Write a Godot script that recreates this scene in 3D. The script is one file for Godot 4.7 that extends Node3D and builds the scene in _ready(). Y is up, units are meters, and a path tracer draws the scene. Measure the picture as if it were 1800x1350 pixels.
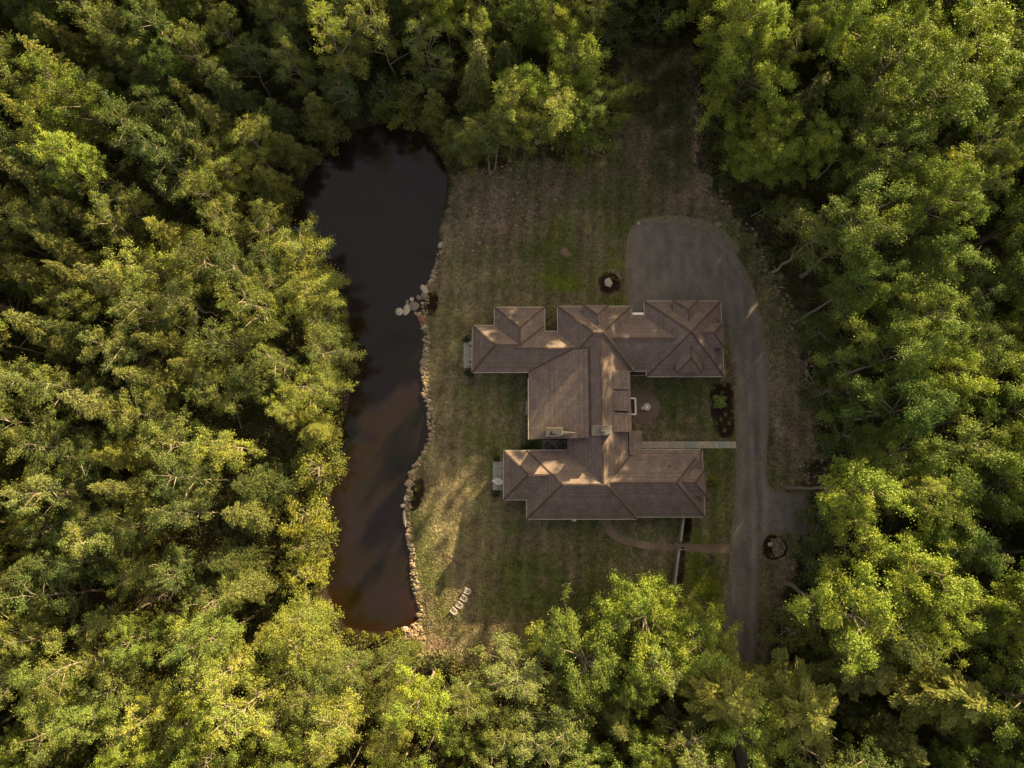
extends Node3D
# A house among woods beside a dark pond, seen by a drone that hovers 108 m up and looks almost straight down.
# Metres; x runs to the right of the photograph (east), z down it (south); the ground is y = 0.

var M := {}
var taken := {}
var rng := RandomNumberGenerator.new()
var noise := FastNoiseLite.new()
var pond_edge: PackedVector2Array
var lawn_edge: PackedVector2Array
var road_edge: PackedVector2Array
var stands: PackedVector2Array
var crowns := {}
var trunks := {}

func numbered(called: String) -> String:
	var n: int = taken.get(called, 0)
	taken[called] = n + 1
	return called if n == 0 else "%s_%03d" % [called, n]

func tag(o: Node3D, label: String, category: String, group := "") -> Node3D:
	o.set_meta("label", label)
	o.set_meta("category", category)
	if group != "":
		o.set_meta("group", group)
	return o

func thing(called: String, label: String, category: String, at: Vector3, turn := 0.0, group := "") -> Node3D:
	var o := Node3D.new()
	o.name = numbered(called)
	add_child(o)
	o.position = at
	o.rotation.y = turn
	tag(o, label, category, group)
	return o

func piece(called: String, mesh: Mesh, m: Material, parent: Node3D = null) -> MeshInstance3D:
	var o := MeshInstance3D.new()
	o.mesh = mesh
	o.material_override = m
	if parent == null:
		o.name = numbered(called)
		add_child(o)
	else:
		o.name = called
		parent.add_child(o, true)
	return o

func made(st: SurfaceTool) -> ArrayMesh:
	st.generate_normals()
	return st.commit()

func start() -> SurfaceTool:
	var st := SurfaceTool.new()
	st.begin(Mesh.PRIMITIVE_TRIANGLES)
	st.set_smooth_group(-1)
	return st

func tri(st: SurfaceTool, a: Vector3, b: Vector3, c: Vector3, ua := Vector2.ZERO, ub := Vector2.ZERO, uc := Vector2.ZERO) -> void:
	st.set_uv(ua)
	st.add_vertex(a)
	st.set_uv(ub)
	st.add_vertex(b)
	st.set_uv(uc)
	st.add_vertex(c)

# A flat face from points that run clockwise when seen from outside; u runs level along it, v up its slope, in metres.
func face(st: SurfaceTool, p: Array) -> void:
	var n := Vector3.ZERO
	for i in range(1, p.size() - 1):
		n += (p[i + 1] - p[0]).cross(p[i] - p[0])
	n = n.normalized()
	var u := Vector3.UP.cross(n)
	u = Vector3.RIGHT if u.length() < 0.01 else u.normalized()
	var v := n.cross(u)
	for i in range(1, p.size() - 1):
		var uv := []
		for q in [p[0], p[i], p[i + 1]]:
			uv.append(Vector2(q.dot(u), -q.dot(v)))
		tri(st, p[0], p[i], p[i + 1], uv[0], uv[1], uv[2])

func bx(st: SurfaceTool, c: Vector3, s: Vector3, b := Basis.IDENTITY) -> void:
	var q := []
	for i in 8:
		q.append(c + b * Vector3(s.x * (0.5 if i & 1 else -0.5), s.y * (0.5 if i & 2 else -0.5), s.z * (0.5 if i & 4 else -0.5)))
	for f in [[2, 6, 7, 3], [0, 1, 5, 4], [0, 4, 6, 2], [1, 3, 7, 5], [4, 5, 7, 6], [0, 2, 3, 1]]:
		face(st, [q[f[0]], q[f[3]], q[f[2]], q[f[1]]])

func box_mesh(c: Vector3, s: Vector3, b := Basis.IDENTITY) -> ArrayMesh:
	var st := start()
	bx(st, c, s, b)
	return made(st)

# A tapered tube along points, radius for each.
func tube(st: SurfaceTool, p: PackedVector3Array, r: PackedFloat32Array, sides := 7) -> void:
	var rings := []
	for i in p.size():
		var d := (p[mini(i + 1, p.size() - 1)] - p[maxi(i - 1, 0)]).normalized()
		var a := d.cross(Vector3(0.3, 0.1, 0.95)).normalized() if absf(d.z) < 0.9 else d.cross(Vector3.RIGHT).normalized()
		var b := d.cross(a)
		var ring := []
		for k in sides:
			var t := TAU * k / sides
			ring.append(p[i] + (a * cos(t) + b * sin(t)) * r[i])
		rings.append(ring)
	st.set_smooth_group(1)
	for i in p.size() - 1:
		for k in sides:
			var k2 := (k + 1) % sides
			tri(st, rings[i][k], rings[i][k2], rings[i + 1][k])
			tri(st, rings[i][k2], rings[i + 1][k2], rings[i + 1][k])
	st.set_smooth_group(-1)
	for k in range(1, sides - 1):
		tri(st, rings[0][0], rings[0][k + 1], rings[0][k])
		var e: Array = rings[p.size() - 1]
		tri(st, e[0], e[k], e[k + 1])

func bar(st: SurfaceTool, a: Vector3, b: Vector3, r: float, r2 := -1.0, sides := 6) -> void:
	tube(st, PackedVector3Array([a, b]), PackedFloat32Array([r, r if r2 < 0 else r2]), sides)

func disc(st: SurfaceTool, c: Vector3, r: float, h: float, sides := 20) -> void:
	for k in sides:
		var a := Vector3(cos(TAU * k / sides), 0, sin(TAU * k / sides)) * r
		var b := Vector3(cos(TAU * (k + 1) / sides), 0, sin(TAU * (k + 1) / sides)) * r
		face(st, [c + Vector3(0, h, 0), c + a + Vector3(0, h, 0), c + b + Vector3(0, h, 0)])
		face(st, [c + a + Vector3(0, h, 0), c + a, c + b, c + b + Vector3(0, h, 0)])
		face(st, [c, c + b, c + a])

func lin(r: float, g: float, b: float) -> Color:
	return Color(r, g, b).linear_to_srgb()

func paint(c: Color, rough := 0.8, spec := 0.3) -> StandardMaterial3D:
	var m := StandardMaterial3D.new()
	m.albedo_color = c
	m.roughness = rough
	m.metallic_specular = spec
	return m

# A grey noise picture whose mean is about 0.8, to break up a plain colour.
func grain(freq: float, low: float, high: float, size := 512, kind := FastNoiseLite.TYPE_SIMPLEX_SMOOTH, octaves := 4) -> NoiseTexture2D:
	var n := FastNoiseLite.new()
	n.noise_type = kind
	n.frequency = freq
	n.fractal_octaves = octaves
	n.seed = 7
	var t := NoiseTexture2D.new()
	t.width = size
	t.height = size
	t.seamless = true
	t.noise = n
	var g := Gradient.new()
	g.set_color(0, Color(low, low, low))
	g.set_color(1, Color(high, high, high))
	t.color_ramp = g
	return t

func worldly(m: StandardMaterial3D, tex: Texture2D, metres: float) -> StandardMaterial3D:
	m.albedo_texture = tex
	m.uv1_triplanar = true
	m.uv1_world_triplanar = true
	m.uv1_scale = Vector3.ONE / metres
	return m

# ---------------------------------------------------------------- plan geometry
func smooth_ring(p: PackedVector2Array, cuts := 4) -> PackedVector2Array:
	var out := PackedVector2Array()
	var n := p.size()
	for i in n:
		for k in cuts:
			out.append(p[i].cubic_interpolate(p[(i + 1) % n], p[(i + n - 1) % n], p[(i + 2) % n], float(k) / cuts))
	return out

func edge_distance(p: Vector2, ring: PackedVector2Array) -> float:   # positive inside
	var best := 1e9
	var inside := false
	var n := ring.size()
	var j := n - 1
	for i in n:
		var a := ring[i]
		var b := ring[j]
		var ab := b - a
		var t := clampf((p - a).dot(ab) / maxf(ab.length_squared(), 1e-9), 0.0, 1.0)
		best = minf(best, p.distance_squared_to(a + ab * t))
		if (a.y > p.y) != (b.y > p.y) and p.x < (b.x - a.x) * (p.y - a.y) / (b.y - a.y) + a.x:
			inside = not inside
		j = i
	return sqrt(best) * (1.0 if inside else -1.0)

# A level sheet over a ring, with inner points so that its vertex colours can vary, and a thin edge going down.
func sheet(ring: PackedVector2Array, y: float, step: float, hue: Callable, drop := 0.12) -> ArrayMesh:
	var pts := ring.duplicate()
	var lo := ring[0]
	var hi := ring[0]
	for p in ring:
		lo = lo.min(p)
		hi = hi.max(p)
	var r := RandomNumberGenerator.new()
	r.seed = 11
	var x := lo.x + step * 0.5
	while x < hi.x:
		var z := lo.y + step * 0.5
		while z < hi.y:
			var q := Vector2(x + r.randf_range(-0.2, 0.2) * step, z + r.randf_range(-0.2, 0.2) * step)
			if edge_distance(q, ring) > step * 0.45:
				pts.append(q)
			z += step
		x += step
	var idx := Geometry2D.triangulate_delaunay(pts)
	var st := SurfaceTool.new()
	st.begin(Mesh.PRIMITIVE_TRIANGLES)
	st.set_smooth_group(-1)
	for i in range(0, idx.size(), 3):
		var a := pts[idx[i]]
		var b := pts[idx[i + 1]]
		var c := pts[idx[i + 2]]
		if edge_distance((a + b + c) / 3.0, ring) < 0.0:
			continue
		if (b - a).cross(c - a) < 0.0:
			var s := b
			b = c
			c = s
		for q in [a, b, c]:
			st.set_color(hue.call(q.x, q.y))
			st.set_uv(q)
			st.add_vertex(Vector3(q.x, y, q.y))
	if drop > 0.0:
		var cw := Geometry2D.is_polygon_clockwise(ring)
		for i in ring.size():
			var a := ring[i]
			var b := ring[(i + 1) % ring.size()]
			if cw:
				var s := a
				a = b
				b = s
			for q in [Vector3(a.x, y, a.y), Vector3(a.x, y - drop, a.y), Vector3(b.x, y, b.y), Vector3(b.x, y, b.y), Vector3(a.x, y - drop, a.y), Vector3(b.x, y - drop, b.y)]:
				st.set_color(hue.call(q.x, q.z))
				st.set_uv(Vector2(q.x, q.z))
				st.add_vertex(q)
	st.generate_normals()
	return st.commit()

# ---------------------------------------------------------------- trees
# Leaves are small four-cornered blades gathered in arrays.
class Leaves:
	var v := PackedVector3Array()
	var n := PackedVector3Array()
	var c := PackedColorArray()
	var idx := PackedInt32Array()
	func add(at: Vector3, normal: Vector3, along: Vector3, length: float, width: float, hue: Color) -> void:
		var t := along - normal * along.dot(normal)
		t = t.normalized() * length * 0.5
		var b := normal.cross(t).normalized() * width * 0.5
		var i := v.size()
		v.append(at - t)
		v.append(at + b - t * 0.1)
		v.append(at + t)
		v.append(at - b - t * 0.1)
		for k in 4:
			n.append(normal)
			c.append(hue)
		idx.append_array(PackedInt32Array([i, i + 1, i + 2, i, i + 2, i + 3]))
	func mesh() -> ArrayMesh:
		var a := []
		a.resize(Mesh.ARRAY_MAX)
		a[Mesh.ARRAY_VERTEX] = v
		a[Mesh.ARRAY_NORMAL] = n
		a[Mesh.ARRAY_COLOR] = c
		a[Mesh.ARRAY_INDEX] = idx
		var m := ArrayMesh.new()
		m.add_surface_from_arrays(Mesh.PRIMITIVE_TRIANGLES, a)
		return m

func ball(r: RandomNumberGenerator) -> Vector3:
	var z := r.randf_range(-1, 1)
	var t := r.randf() * TAU
	var s := sqrt(1.0 - z * z)
	return Vector3(s * cos(t), z, s * sin(t))

func leaf_hue(r: RandomNumberGenerator, base: Color, spread: float) -> Color:
	var k := 1.0 + r.randf_range(-spread, spread)
	var y := r.randf_range(-0.4, 0.36) * spread
	return Color(base.r * k * (1.0 + y), base.g * k, base.b * k * (1.0 - y))

# A broadleaf: limbs of uneven length leave a bent trunk, side shoots leave the limbs, and each shoot ends in a loose cluster of leaves.
func broadleaf(key: String, s: int, o: Dictionary) -> void:
	var r := RandomNumberGenerator.new()
	r.seed = s
	var lv := Leaves.new()
	var wood := start()
	var top: float = o.top
	var low: float = o.low
	var wide: float = o.wide
	var lean := Vector3(r.randf_range(-0.9, 0.9), 0, r.randf_range(-0.9, 0.9))
	var spine := PackedVector3Array()
	var girth := PackedFloat32Array()
	for i in 11:
		var t := i / 10.0
		var w := 0.25 if i > 0 else 0.0
		spine.append(Vector3(lean.x * t * t + r.randf_range(-w, w), -0.3 + t * (top - 0.8), lean.z * t * t + r.randf_range(-w, w)))
		girth.append(lerpf(o.girth, 0.03, pow(t, 0.75)) * (1.35 if i == 0 else 1.0))
	tube(wood, spine, girth, 8)
	var limbs: int = o.limbs
	var lobes := []
	for i in 4:
		lobes.append([r.randf() * TAU, r.randf_range(0.15, 0.4)])
	for k in limbs:
		var f := (k + r.randf_range(0.1, 0.9)) / limbs          # 0 at the crown's foot, 1 at its top
		var az := k * 2.39996 + r.randf_range(-0.5, 0.5)
		var reach := wide * sqrt(maxf(0.02, 1.0 - pow(absf(f - 0.38) / 0.66, 2.2))) * r.randf_range(0.55, 1.15)
		for b in lobes:
			reach *= 1.0 + b[1] * maxf(-0.5, cos(az - b[0])) * 0.7
		var tip_y := lerpf(low, top, f) + r.randf_range(-0.7, 0.7)
		var root_y := clampf(tip_y - reach * r.randf_range(0.45, 0.95), low * 0.7, top - 1.5)
		var root := spine[0]
		for i in 10:
			if spine[i + 1].y >= root_y:
				root = spine[i].lerp(spine[i + 1], clampf((root_y - spine[i].y) / (spine[i + 1].y - spine[i].y), 0, 1))
				break
		var out := Vector3(cos(az), 0, sin(az))
		var axis_at := Vector3(lean.x, 0, lean.z) * pow(tip_y / top, 2.0)
		var tip := axis_at + out * reach + Vector3(0, tip_y, 0)
		var knee := root.lerp(tip, 0.5) + Vector3(0, reach * 0.1, 0) + ball(r) * 0.25
		var lr := clampf(reach * 0.022, 0.03, 0.11)
		tube(wood, PackedVector3Array([root, knee, tip]), PackedFloat32Array([lr, lr * 0.6, 0.012]), 5)
		var tone := leaf_hue(r, Color(1, 1, 1), 0.22)
		var shoots := int(o.shoots * clampf(0.35 + reach / wide, 0.5, 1.3))
		for j in shoots:
			var g := 1.0 - pow(r.randf(), 1.3) * 0.72 if j > 0 else 1.0
			var p := root.lerp(knee, g * 2.0) if g < 0.5 else knee.lerp(tip, g * 2.0 - 1.0)
			var away: Vector3 = (ball(r) + out * 0.5 + Vector3.UP * o.lift).normalized()
			var length: float = r.randf_range(o.shoot[0], o.shoot[1]) * (1.15 - 0.35 * g)
			var end: Vector3 = p + away * length
			bar(wood, p, end, 0.022, 0.007, 3)
			var rp := r.randf_range(o.puff[0], o.puff[1])
			var hue := leaf_hue(r, o.hue * tone, 0.1)
			var many := int(o.leaves * rp * rp * r.randf_range(0.7, 1.2))
			for i in many:
				var e := ball(r) * rp * (absf(r.randfn(0.0, 0.5)) + 0.15)
				e.y *= 0.72
				var nn: Vector3 = (e.normalized() * 0.4 + Vector3.UP * o.flat + ball(r) * 0.8).normalized()
				var size: float = o.leaf * r.randf_range(0.6, 1.35)
				lv.add(end + e, nn, ball(r), size, size * o.slim, leaf_hue(r, hue, 0.16))
	for k in int(o.get("bare", 0)):
		var i0 := r.randi_range(2, 8)
		var from := spine[i0]
		var d := Vector3(r.randf_range(-1, 1), r.randf_range(0.0, 0.8), r.randf_range(-1, 1)).normalized()
		var tip := from + d * r.randf_range(1.6, 4.2)
		tube(wood, PackedVector3Array([from, from.lerp(tip, 0.55) + Vector3(0, 0.25, 0), tip]), PackedFloat32Array([0.07, 0.045, 0.012]), 5)
		for j in 4:
			var m := from.lerp(tip, r.randf_range(0.4, 0.95))
			bar(wood, m, m + (d + ball(r)).normalized() * r.randf_range(0.4, 1.2), 0.025, 0.008, 4)
	crowns[key] = lv.mesh()
	trunks[key] = made(wood)

# A needle tree: a straight trunk with tiers of boughs; sprays of needles line each bough and droop at its end.
func conifer(key: String, s: int, o: Dictionary) -> void:
	var r := RandomNumberGenerator.new()
	r.seed = s
	var lv := Leaves.new()
	var wood := start()
	var top: float = o.top
	tube(wood, PackedVector3Array([Vector3(0, -0.3, 0), Vector3(0.1, top * 0.5, 0.05), Vector3(0, top, 0)]), PackedFloat32Array([o.girth, o.girth * 0.6, 0.03]), 8)
	var tiers: int = o.tiers
	for i in tiers:
		var f := float(i) / (tiers - 1)
		var y: float = lerpf(o.low, top - 0.3, f)
		var reach: float = o.wide * pow(1.0 - f, o.power) + 0.35
		var boughs: int = o.boughs
		for k in boughs:
			var t := TAU * (k + r.randf_range(-0.8, 0.8)) / boughs + i * 1.3
			var l := reach * r.randf_range(0.4, 1.2)
			var out := Vector3(cos(t), 0, sin(t))
			var side := Vector3(-sin(t), 0, cos(t))
			var rise: float = o.rise * l + r.randf_range(-0.1, 0.1) * l
			var from := Vector3(0, y, 0)
			var knee := from + out * l * 0.55 + Vector3(0, rise * 0.7, 0) + side * r.randf_range(-0.12, 0.12) * l
			var tip := from + out * l + Vector3(0, rise - o.droop * l, 0) + side * r.randf_range(-0.2, 0.2) * l
			tube(wood, PackedVector3Array([from, knee, tip]), PackedFloat32Array([0.06, 0.035, 0.01]), 4)
			var tone := leaf_hue(r, Color(1, 1, 1), 0.14)
			var many := int(l * o.sprays)
			for j in many:
				var g := pow(r.randf(), 0.7)
				var p := (from.lerp(knee, g / 0.55) if g < 0.55 else knee.lerp(tip, (g - 0.55) / 0.45))
				var w: float = o.fan * l * (1.0 - absf(g - 0.45) * 1.1) * r.randf_range(-1, 1)
				p += side * w + Vector3(0, -absf(w) * 0.25 + r.randf_range(-0.12, 0.12), 0)
				var along: Vector3 = (out + side * signf(w) * r.randf_range(0.3, 0.9) + Vector3(0, o.lift + r.randf_range(-0.25, 0.25), 0)).normalized()
				var nn := (Vector3.UP + ball(r) * 0.6).normalized()
				lv.add(p, nn, along, o.needle * r.randf_range(0.7, 1.4), o.needle * 0.34, leaf_hue(r, o.hue * tone, 0.22))
	crowns[key] = lv.mesh()
	trunks[key] = made(wood)

func bare_tree(key: String, s: int, top: float) -> void:
	var r := RandomNumberGenerator.new()
	r.seed = s
	var wood := start()
	var twigs := start()
	var spine := PackedVector3Array()
	var girth := PackedFloat32Array()
	for i in 8:
		var t := i / 7.0
		spine.append(Vector3(r.randf_range(-0.2, 0.2) * t * 2, -0.3 + top * t, r.randf_range(-0.2, 0.2) * t * 2))
		girth.append(lerpf(0.19, 0.02, t))
	tube(wood, spine, girth, 7)
	for k in 34:
		var from := spine[2].lerp(spine[7], r.randf())
		from = spine[clampi(int(from.y / top * 7), 2, 6)].lerp(spine[clampi(int(from.y / top * 7) + 1, 2, 7)], r.randf())
		var d := Vector3(r.randf_range(-1, 1), r.randf_range(-0.1, 0.7), r.randf_range(-1, 1)).normalized()
		var l := r.randf_range(1.0, 3.0) * (1.2 - from.y / top * 0.6)
		var tip := from + d * l
		tube(twigs, PackedVector3Array([from, from.lerp(tip, 0.5) + Vector3(0, 0.12, 0), tip]), PackedFloat32Array([0.05, 0.032, 0.01]), 4)
		for j in 5:
			var m := from.lerp(tip, r.randf_range(0.35, 0.95))
			bar(twigs, m, m + (d + ball(r) * 0.9).normalized() * l * r.randf_range(0.2, 0.45), 0.02, 0.006, 4)
	crowns[key] = made(twigs)
	trunks[key] = made(wood)

func tree(key: String, tint: String, x: float, z: float, wide: float, high: float, turn: float, label: String) -> void:
	var kinds := {"m": "maple_tree", "b": "birch_tree", "h": "hemlock_tree", "p": "pine_tree", "d": "bare_tree", "s": "young_tree"}
	var groups := {"m": "broad green trees of the woods", "b": "slender trees of the woods", "h": "needle trees of the woods", "p": "feathery pines", "d": "leafless trees", "s": "young trees at the wood's edge"}
	var k := key[0]
	var o := thing(kinds[k], label, "tree", Vector3(x, 0, z), 0.0, groups[k])
	var a := sin(x * 12.9 + z * 78.2)
	var b := cos(x * 37.7 - z * 19.1)
	o.basis = Basis(Vector3(a, 0, b).normalized(), 0.055 * absf(a + b)) * Basis(Vector3.UP, deg_to_rad(turn)) * Basis.from_scale(Vector3(wide * (1.0 + 0.14 * a), high, wide * (1.0 - 0.14 * a)))
	piece("trunk", trunks[key], M["bark_" + ("grey" if k in ["m", "d"] else "pale" if k in ["b", "s"] else "brown")], o)
	piece("crown" if k != "d" else "branches", crowns[key], M["leaf_" + tint] if k != "d" else M.bark_grey, o)

func grow_kinds() -> void:
	var maple := {"top": 22.0, "low": 10.5, "wide": 4.7, "girth": 0.34, "limbs": 25, "shoots": 7.5, "shoot": [0.5, 1.5], "puff": [0.6, 1.05], "leaves": 255.0, "leaf": 0.185, "slim": 0.7, "flat": 0.6, "lift": 0.5, "hue": Color(0.125, 0.165, 0.034)}
	for i in 3:
		broadleaf("m%d" % i, 100 + i, maple)
	for i in 2:                                             # grown up in the shade of others: a long bare trunk, the crown high up
		var high := maple.duplicate()
		high.low = 13.5
		high.limbs = 22
		broadleaf("m%d" % (i + 3), 120 + i, high)
	var spreading := maple.duplicate()
	spreading.merge({"top": 17.5, "low": 5.0, "wide": 6.9, "limbs": 46, "shoots": 9.0}, true)
	broadleaf("m5", 131, spreading)
	var birch := {"top": 20.0, "low": 6.0, "wide": 3.0, "girth": 0.2, "limbs": 26, "shoots": 7.0, "shoot": [0.35, 1.2], "puff": [0.45, 0.85], "leaves": 220.0, "leaf": 0.17, "slim": 0.6, "flat": 0.4, "lift": 0.35, "hue": Color(0.142, 0.166, 0.046), "bare": 6}
	for i in 4:
		broadleaf("b%d" % i, 200 + i, birch)
	for i in 2:
		var thin := birch.duplicate()
		thin.merge({"low": 10.5, "wide": 2.7, "limbs": 19, "girth": 0.15, "bare": 2}, true)
		broadleaf("b%d" % (i + 4), 220 + i, thin)
	var young := {"top": 9.0, "low": 1.4, "wide": 2.2, "girth": 0.1, "limbs": 20, "shoots": 6.0, "shoot": [0.3, 0.9], "puff": [0.4, 0.75], "leaves": 120.0, "leaf": 0.22, "slim": 0.62, "flat": 0.4, "lift": 0.3, "hue": Color(0.14, 0.155, 0.036), "bare": 2}
	for i in 3:
		broadleaf("s%d" % i, 300 + i, young)
	var hemlock := {"top": 19.0, "low": 3.5, "wide": 3.2, "girth": 0.22, "tiers": 22, "boughs": 7, "power": 0.75, "rise": 0.12, "droop": 0.32, "sprays": 36.0, "fan": 0.34, "lift": -0.15, "needle": 0.36, "hue": Color(0.135, 0.15, 0.042)}
	for i in 4:
		conifer("h%d" % i, 400 + i, hemlock)
	var pine := {"top": 21.0, "low": 7.0, "wide": 5.0, "girth": 0.3, "tiers": 17, "boughs": 7, "power": 0.6, "rise": 0.42, "droop": 0.22, "sprays": 62.0, "fan": 0.24, "lift": 0.3, "needle": 0.4, "hue": Color(0.14, 0.155, 0.046)}
	for i in 2:
		conifer("p%d" % i, 500 + i, pine)
	for i in 3:
		bare_tree("d%d" % i, 600 + i, 11.0 + i * 2.0)

# ---------------------------------------------------------------- materials
func leaf_material(r: float, g: float, b: float) -> StandardMaterial3D:
	var m := paint(lin(r, g, b), 0.55, 0.3)
	m.vertex_color_use_as_albedo = true
	m.backlight_enabled = true
	m.backlight = Color(0.72, 0.78, 0.36)
	return m

func shingle_picture() -> Array:
	var im := Image.create(512, 512, false, Image.FORMAT_RGB8)
	var hm := Image.create(512, 512, false, Image.FORMAT_RGB8)
	var r := RandomNumberGenerator.new()
	r.seed = 5
	var rows := 32
	for i in rows:
		var y0 := i * 16
		var tone := r.randf_range(0.9, 1.0)
		var x := -r.randi_range(0, 30)
		while x < 512:
			var w := r.randi_range(16, 40)
			var k := tone * r.randf_range(0.86, 1.0)
			var warm := r.randf_range(-0.03, 0.04)
			im.fill_rect(Rect2i(x, y0, w, 16), Color(k * (1.0 + warm), k, k * (1.0 - warm)))
			x += w
		for k in 16:
			var h := 0.25 + 0.75 * k / 15.0
			hm.fill_rect(Rect2i(0, y0 + k, 512, 1), Color(h, h, h))
	return [ImageTexture.create_from_image(im), ImageTexture.create_from_image(hm)]

func make_materials() -> void:
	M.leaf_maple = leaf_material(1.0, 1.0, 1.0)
	M.leaf_lime = leaf_material(1.6, 1.5, 1.15)  # lime foliage, its colour raised to carry sunlit brightness as well
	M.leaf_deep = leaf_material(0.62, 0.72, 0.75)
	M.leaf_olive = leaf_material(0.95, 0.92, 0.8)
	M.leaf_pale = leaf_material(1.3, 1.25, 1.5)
	M.bark_grey = worldly(paint(lin(0.27, 0.225, 0.18), 0.9), grain(0.02, 0.55, 1.0), 1.6)
	M.bark_pale = worldly(paint(lin(0.42, 0.36, 0.28), 0.85), grain(0.03, 0.5, 1.0), 1.2)
	M.bark_brown = worldly(paint(lin(0.16, 0.11, 0.08), 0.9), grain(0.02, 0.55, 1.0), 1.6)
	var sh := shingle_picture()
	M.shingle = paint(lin(0.215, 0.168, 0.16), 0.9, 0.3)
	M.shingle.albedo_texture = sh[0]
	M.shingle.uv1_scale = Vector3.ONE / 4.6
	M.shingle.heightmap_enabled = true
	M.shingle.heightmap_texture = sh[1]
	M.shingle.heightmap_scale = 1.2
	M.shingle.detail_enabled = true
	M.shingle.detail_blend_mode = BaseMaterial3D.BLEND_MODE_MUL
	M.shingle.detail_uv_layer = BaseMaterial3D.DETAIL_UV_2
	M.shingle.detail_albedo = grain(0.012, 0.8, 1.0, 512, FastNoiseLite.TYPE_PERLIN, 5)
	M.shingle.uv2_triplanar = true
	M.shingle.uv2_world_triplanar = true
	M.shingle.uv2_scale = Vector3.ONE / 9.0
	M.ridge = worldly(paint(lin(0.1, 0.07, 0.06), 0.85), grain(0.05, 0.7, 1.0), 1.0)
	M.trim = paint(lin(0.36, 0.32, 0.28), 0.6)
	M.siding = worldly(paint(lin(0.33, 0.27, 0.2), 0.8), grain(0.02, 0.75, 1.0), 3.0)
	M.stucco = worldly(paint(lin(0.5, 0.43, 0.36), 0.9), grain(0.04, 0.75, 1.0), 1.5)
	M.metal = paint(lin(0.045, 0.045, 0.048), 0.8, 0.3)
	M.metal.metallic = 0.0
	M.zinc = worldly(paint(lin(0.17, 0.16, 0.15), 0.5, 0.5), grain(0.03, 0.6, 1.0), 1.2)
	M.glass = paint(lin(0.02, 0.022, 0.025), 0.06, 0.6)
	M.dark = paint(lin(0.03, 0.027, 0.025), 0.6)
	M.white = worldly(paint(lin(0.8, 0.77, 0.7), 0.6), grain(0.05, 0.85, 1.0), 0.8)
	M.slab = worldly(paint(lin(0.4, 0.37, 0.34), 0.85), grain(0.02, 0.72, 1.0), 2.4)
	M.slab_cool = worldly(paint(lin(0.33, 0.33, 0.31), 0.85), grain(0.02, 0.72, 1.0), 2.0)
	M.slab_warm = worldly(paint(lin(0.42, 0.36, 0.3), 0.85), grain(0.02, 0.72, 1.0), 2.2)
	M.stone_pale = worldly(paint(lin(0.5, 0.435, 0.375), 0.9), grain(0.02, 0.6, 1.0), 0.9)
	M.stone_tan = worldly(paint(lin(0.37, 0.285, 0.205), 0.9), grain(0.02, 0.5, 1.0), 0.8)
	M.stone_grey = worldly(paint(lin(0.28, 0.24, 0.205), 0.9), grain(0.02, 0.5, 1.0), 0.8)
	M.stone_brown = worldly(paint(lin(0.25, 0.185, 0.14), 0.95), grain(0.02, 0.5, 1.0), 0.8)
	M.stone_red = worldly(paint(lin(0.34, 0.17, 0.11), 0.9), grain(0.02, 0.5, 1.0), 0.8)
	M.fence = worldly(paint(lin(0.36, 0.31, 0.29), 0.8), grain(0.02, 0.6, 1.0), 1.5)
	M.wicker = worldly(paint(lin(0.34, 0.28, 0.25), 0.8), grain(0.1, 0.55, 1.0), 0.5)
	M.weathered = worldly(paint(lin(0.68, 0.63, 0.56), 0.75), grain(0.05, 0.75, 1.0), 0.5)
	M.seat = worldly(paint(lin(0.55, 0.48, 0.44), 0.8), grain(0.1, 0.65, 1.0), 0.4)
	for part in ["ground", "road", "mulch", "water", "gravel"]:
		M[part] = paint(Color.WHITE, 0.95, 0.2)
		M[part].vertex_color_use_as_albedo = true
	worldly(M.ground, grain(0.012, 0.5, 1.0, 1024, FastNoiseLite.TYPE_SIMPLEX_SMOOTH, 6), 11.0)
	M.ground.detail_enabled = true
	M.ground.detail_blend_mode = BaseMaterial3D.BLEND_MODE_MUL
	M.ground.detail_uv_layer = BaseMaterial3D.DETAIL_UV_2
	M.ground.detail_albedo = grain(0.06, 0.45, 1.0, 512, FastNoiseLite.TYPE_SIMPLEX_SMOOTH, 5)
	M.ground.uv2_triplanar = true
	M.ground.uv2_world_triplanar = true
	M.ground.uv2_scale = Vector3.ONE / 3.7
	worldly(M.road, grain(0.05, 0.6, 1.0, 1024, FastNoiseLite.TYPE_SIMPLEX, 4), 13.0)
	worldly(M.mulch, grain(0.06, 0.4, 1.0), 2.2)
	worldly(M.gravel, grain(0.08, 0.45, 1.0), 1.6)
	M.water.roughness = 0.12
	M.water.metallic_specular = 0.4
	M.water.normal_enabled = true
	var wn := FastNoiseLite.new()
	wn.frequency = 0.02
	wn.fractal_octaves = 3
	var wt := NoiseTexture2D.new()
	wt.seamless = true
	wt.as_normal_map = true
	wt.bump_strength = 1.0
	wt.noise = wn
	M.water.normal_texture = wt
	M.water.normal_scale = 0.07
	M.water.uv1_triplanar = true
	M.water.uv1_world_triplanar = true
	M.water.uv1_scale = Vector3.ONE / 6.0
	M.blade = paint(Color.WHITE, 0.7, 0.2)
	M.blade.vertex_color_use_as_albedo = true

# ---------------------------------------------------------------- ground
var patches := []   # [centre, radii, colour, strength]: worn, dry, lush and darker parts of the lawn, plus small yellow-green spots

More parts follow.
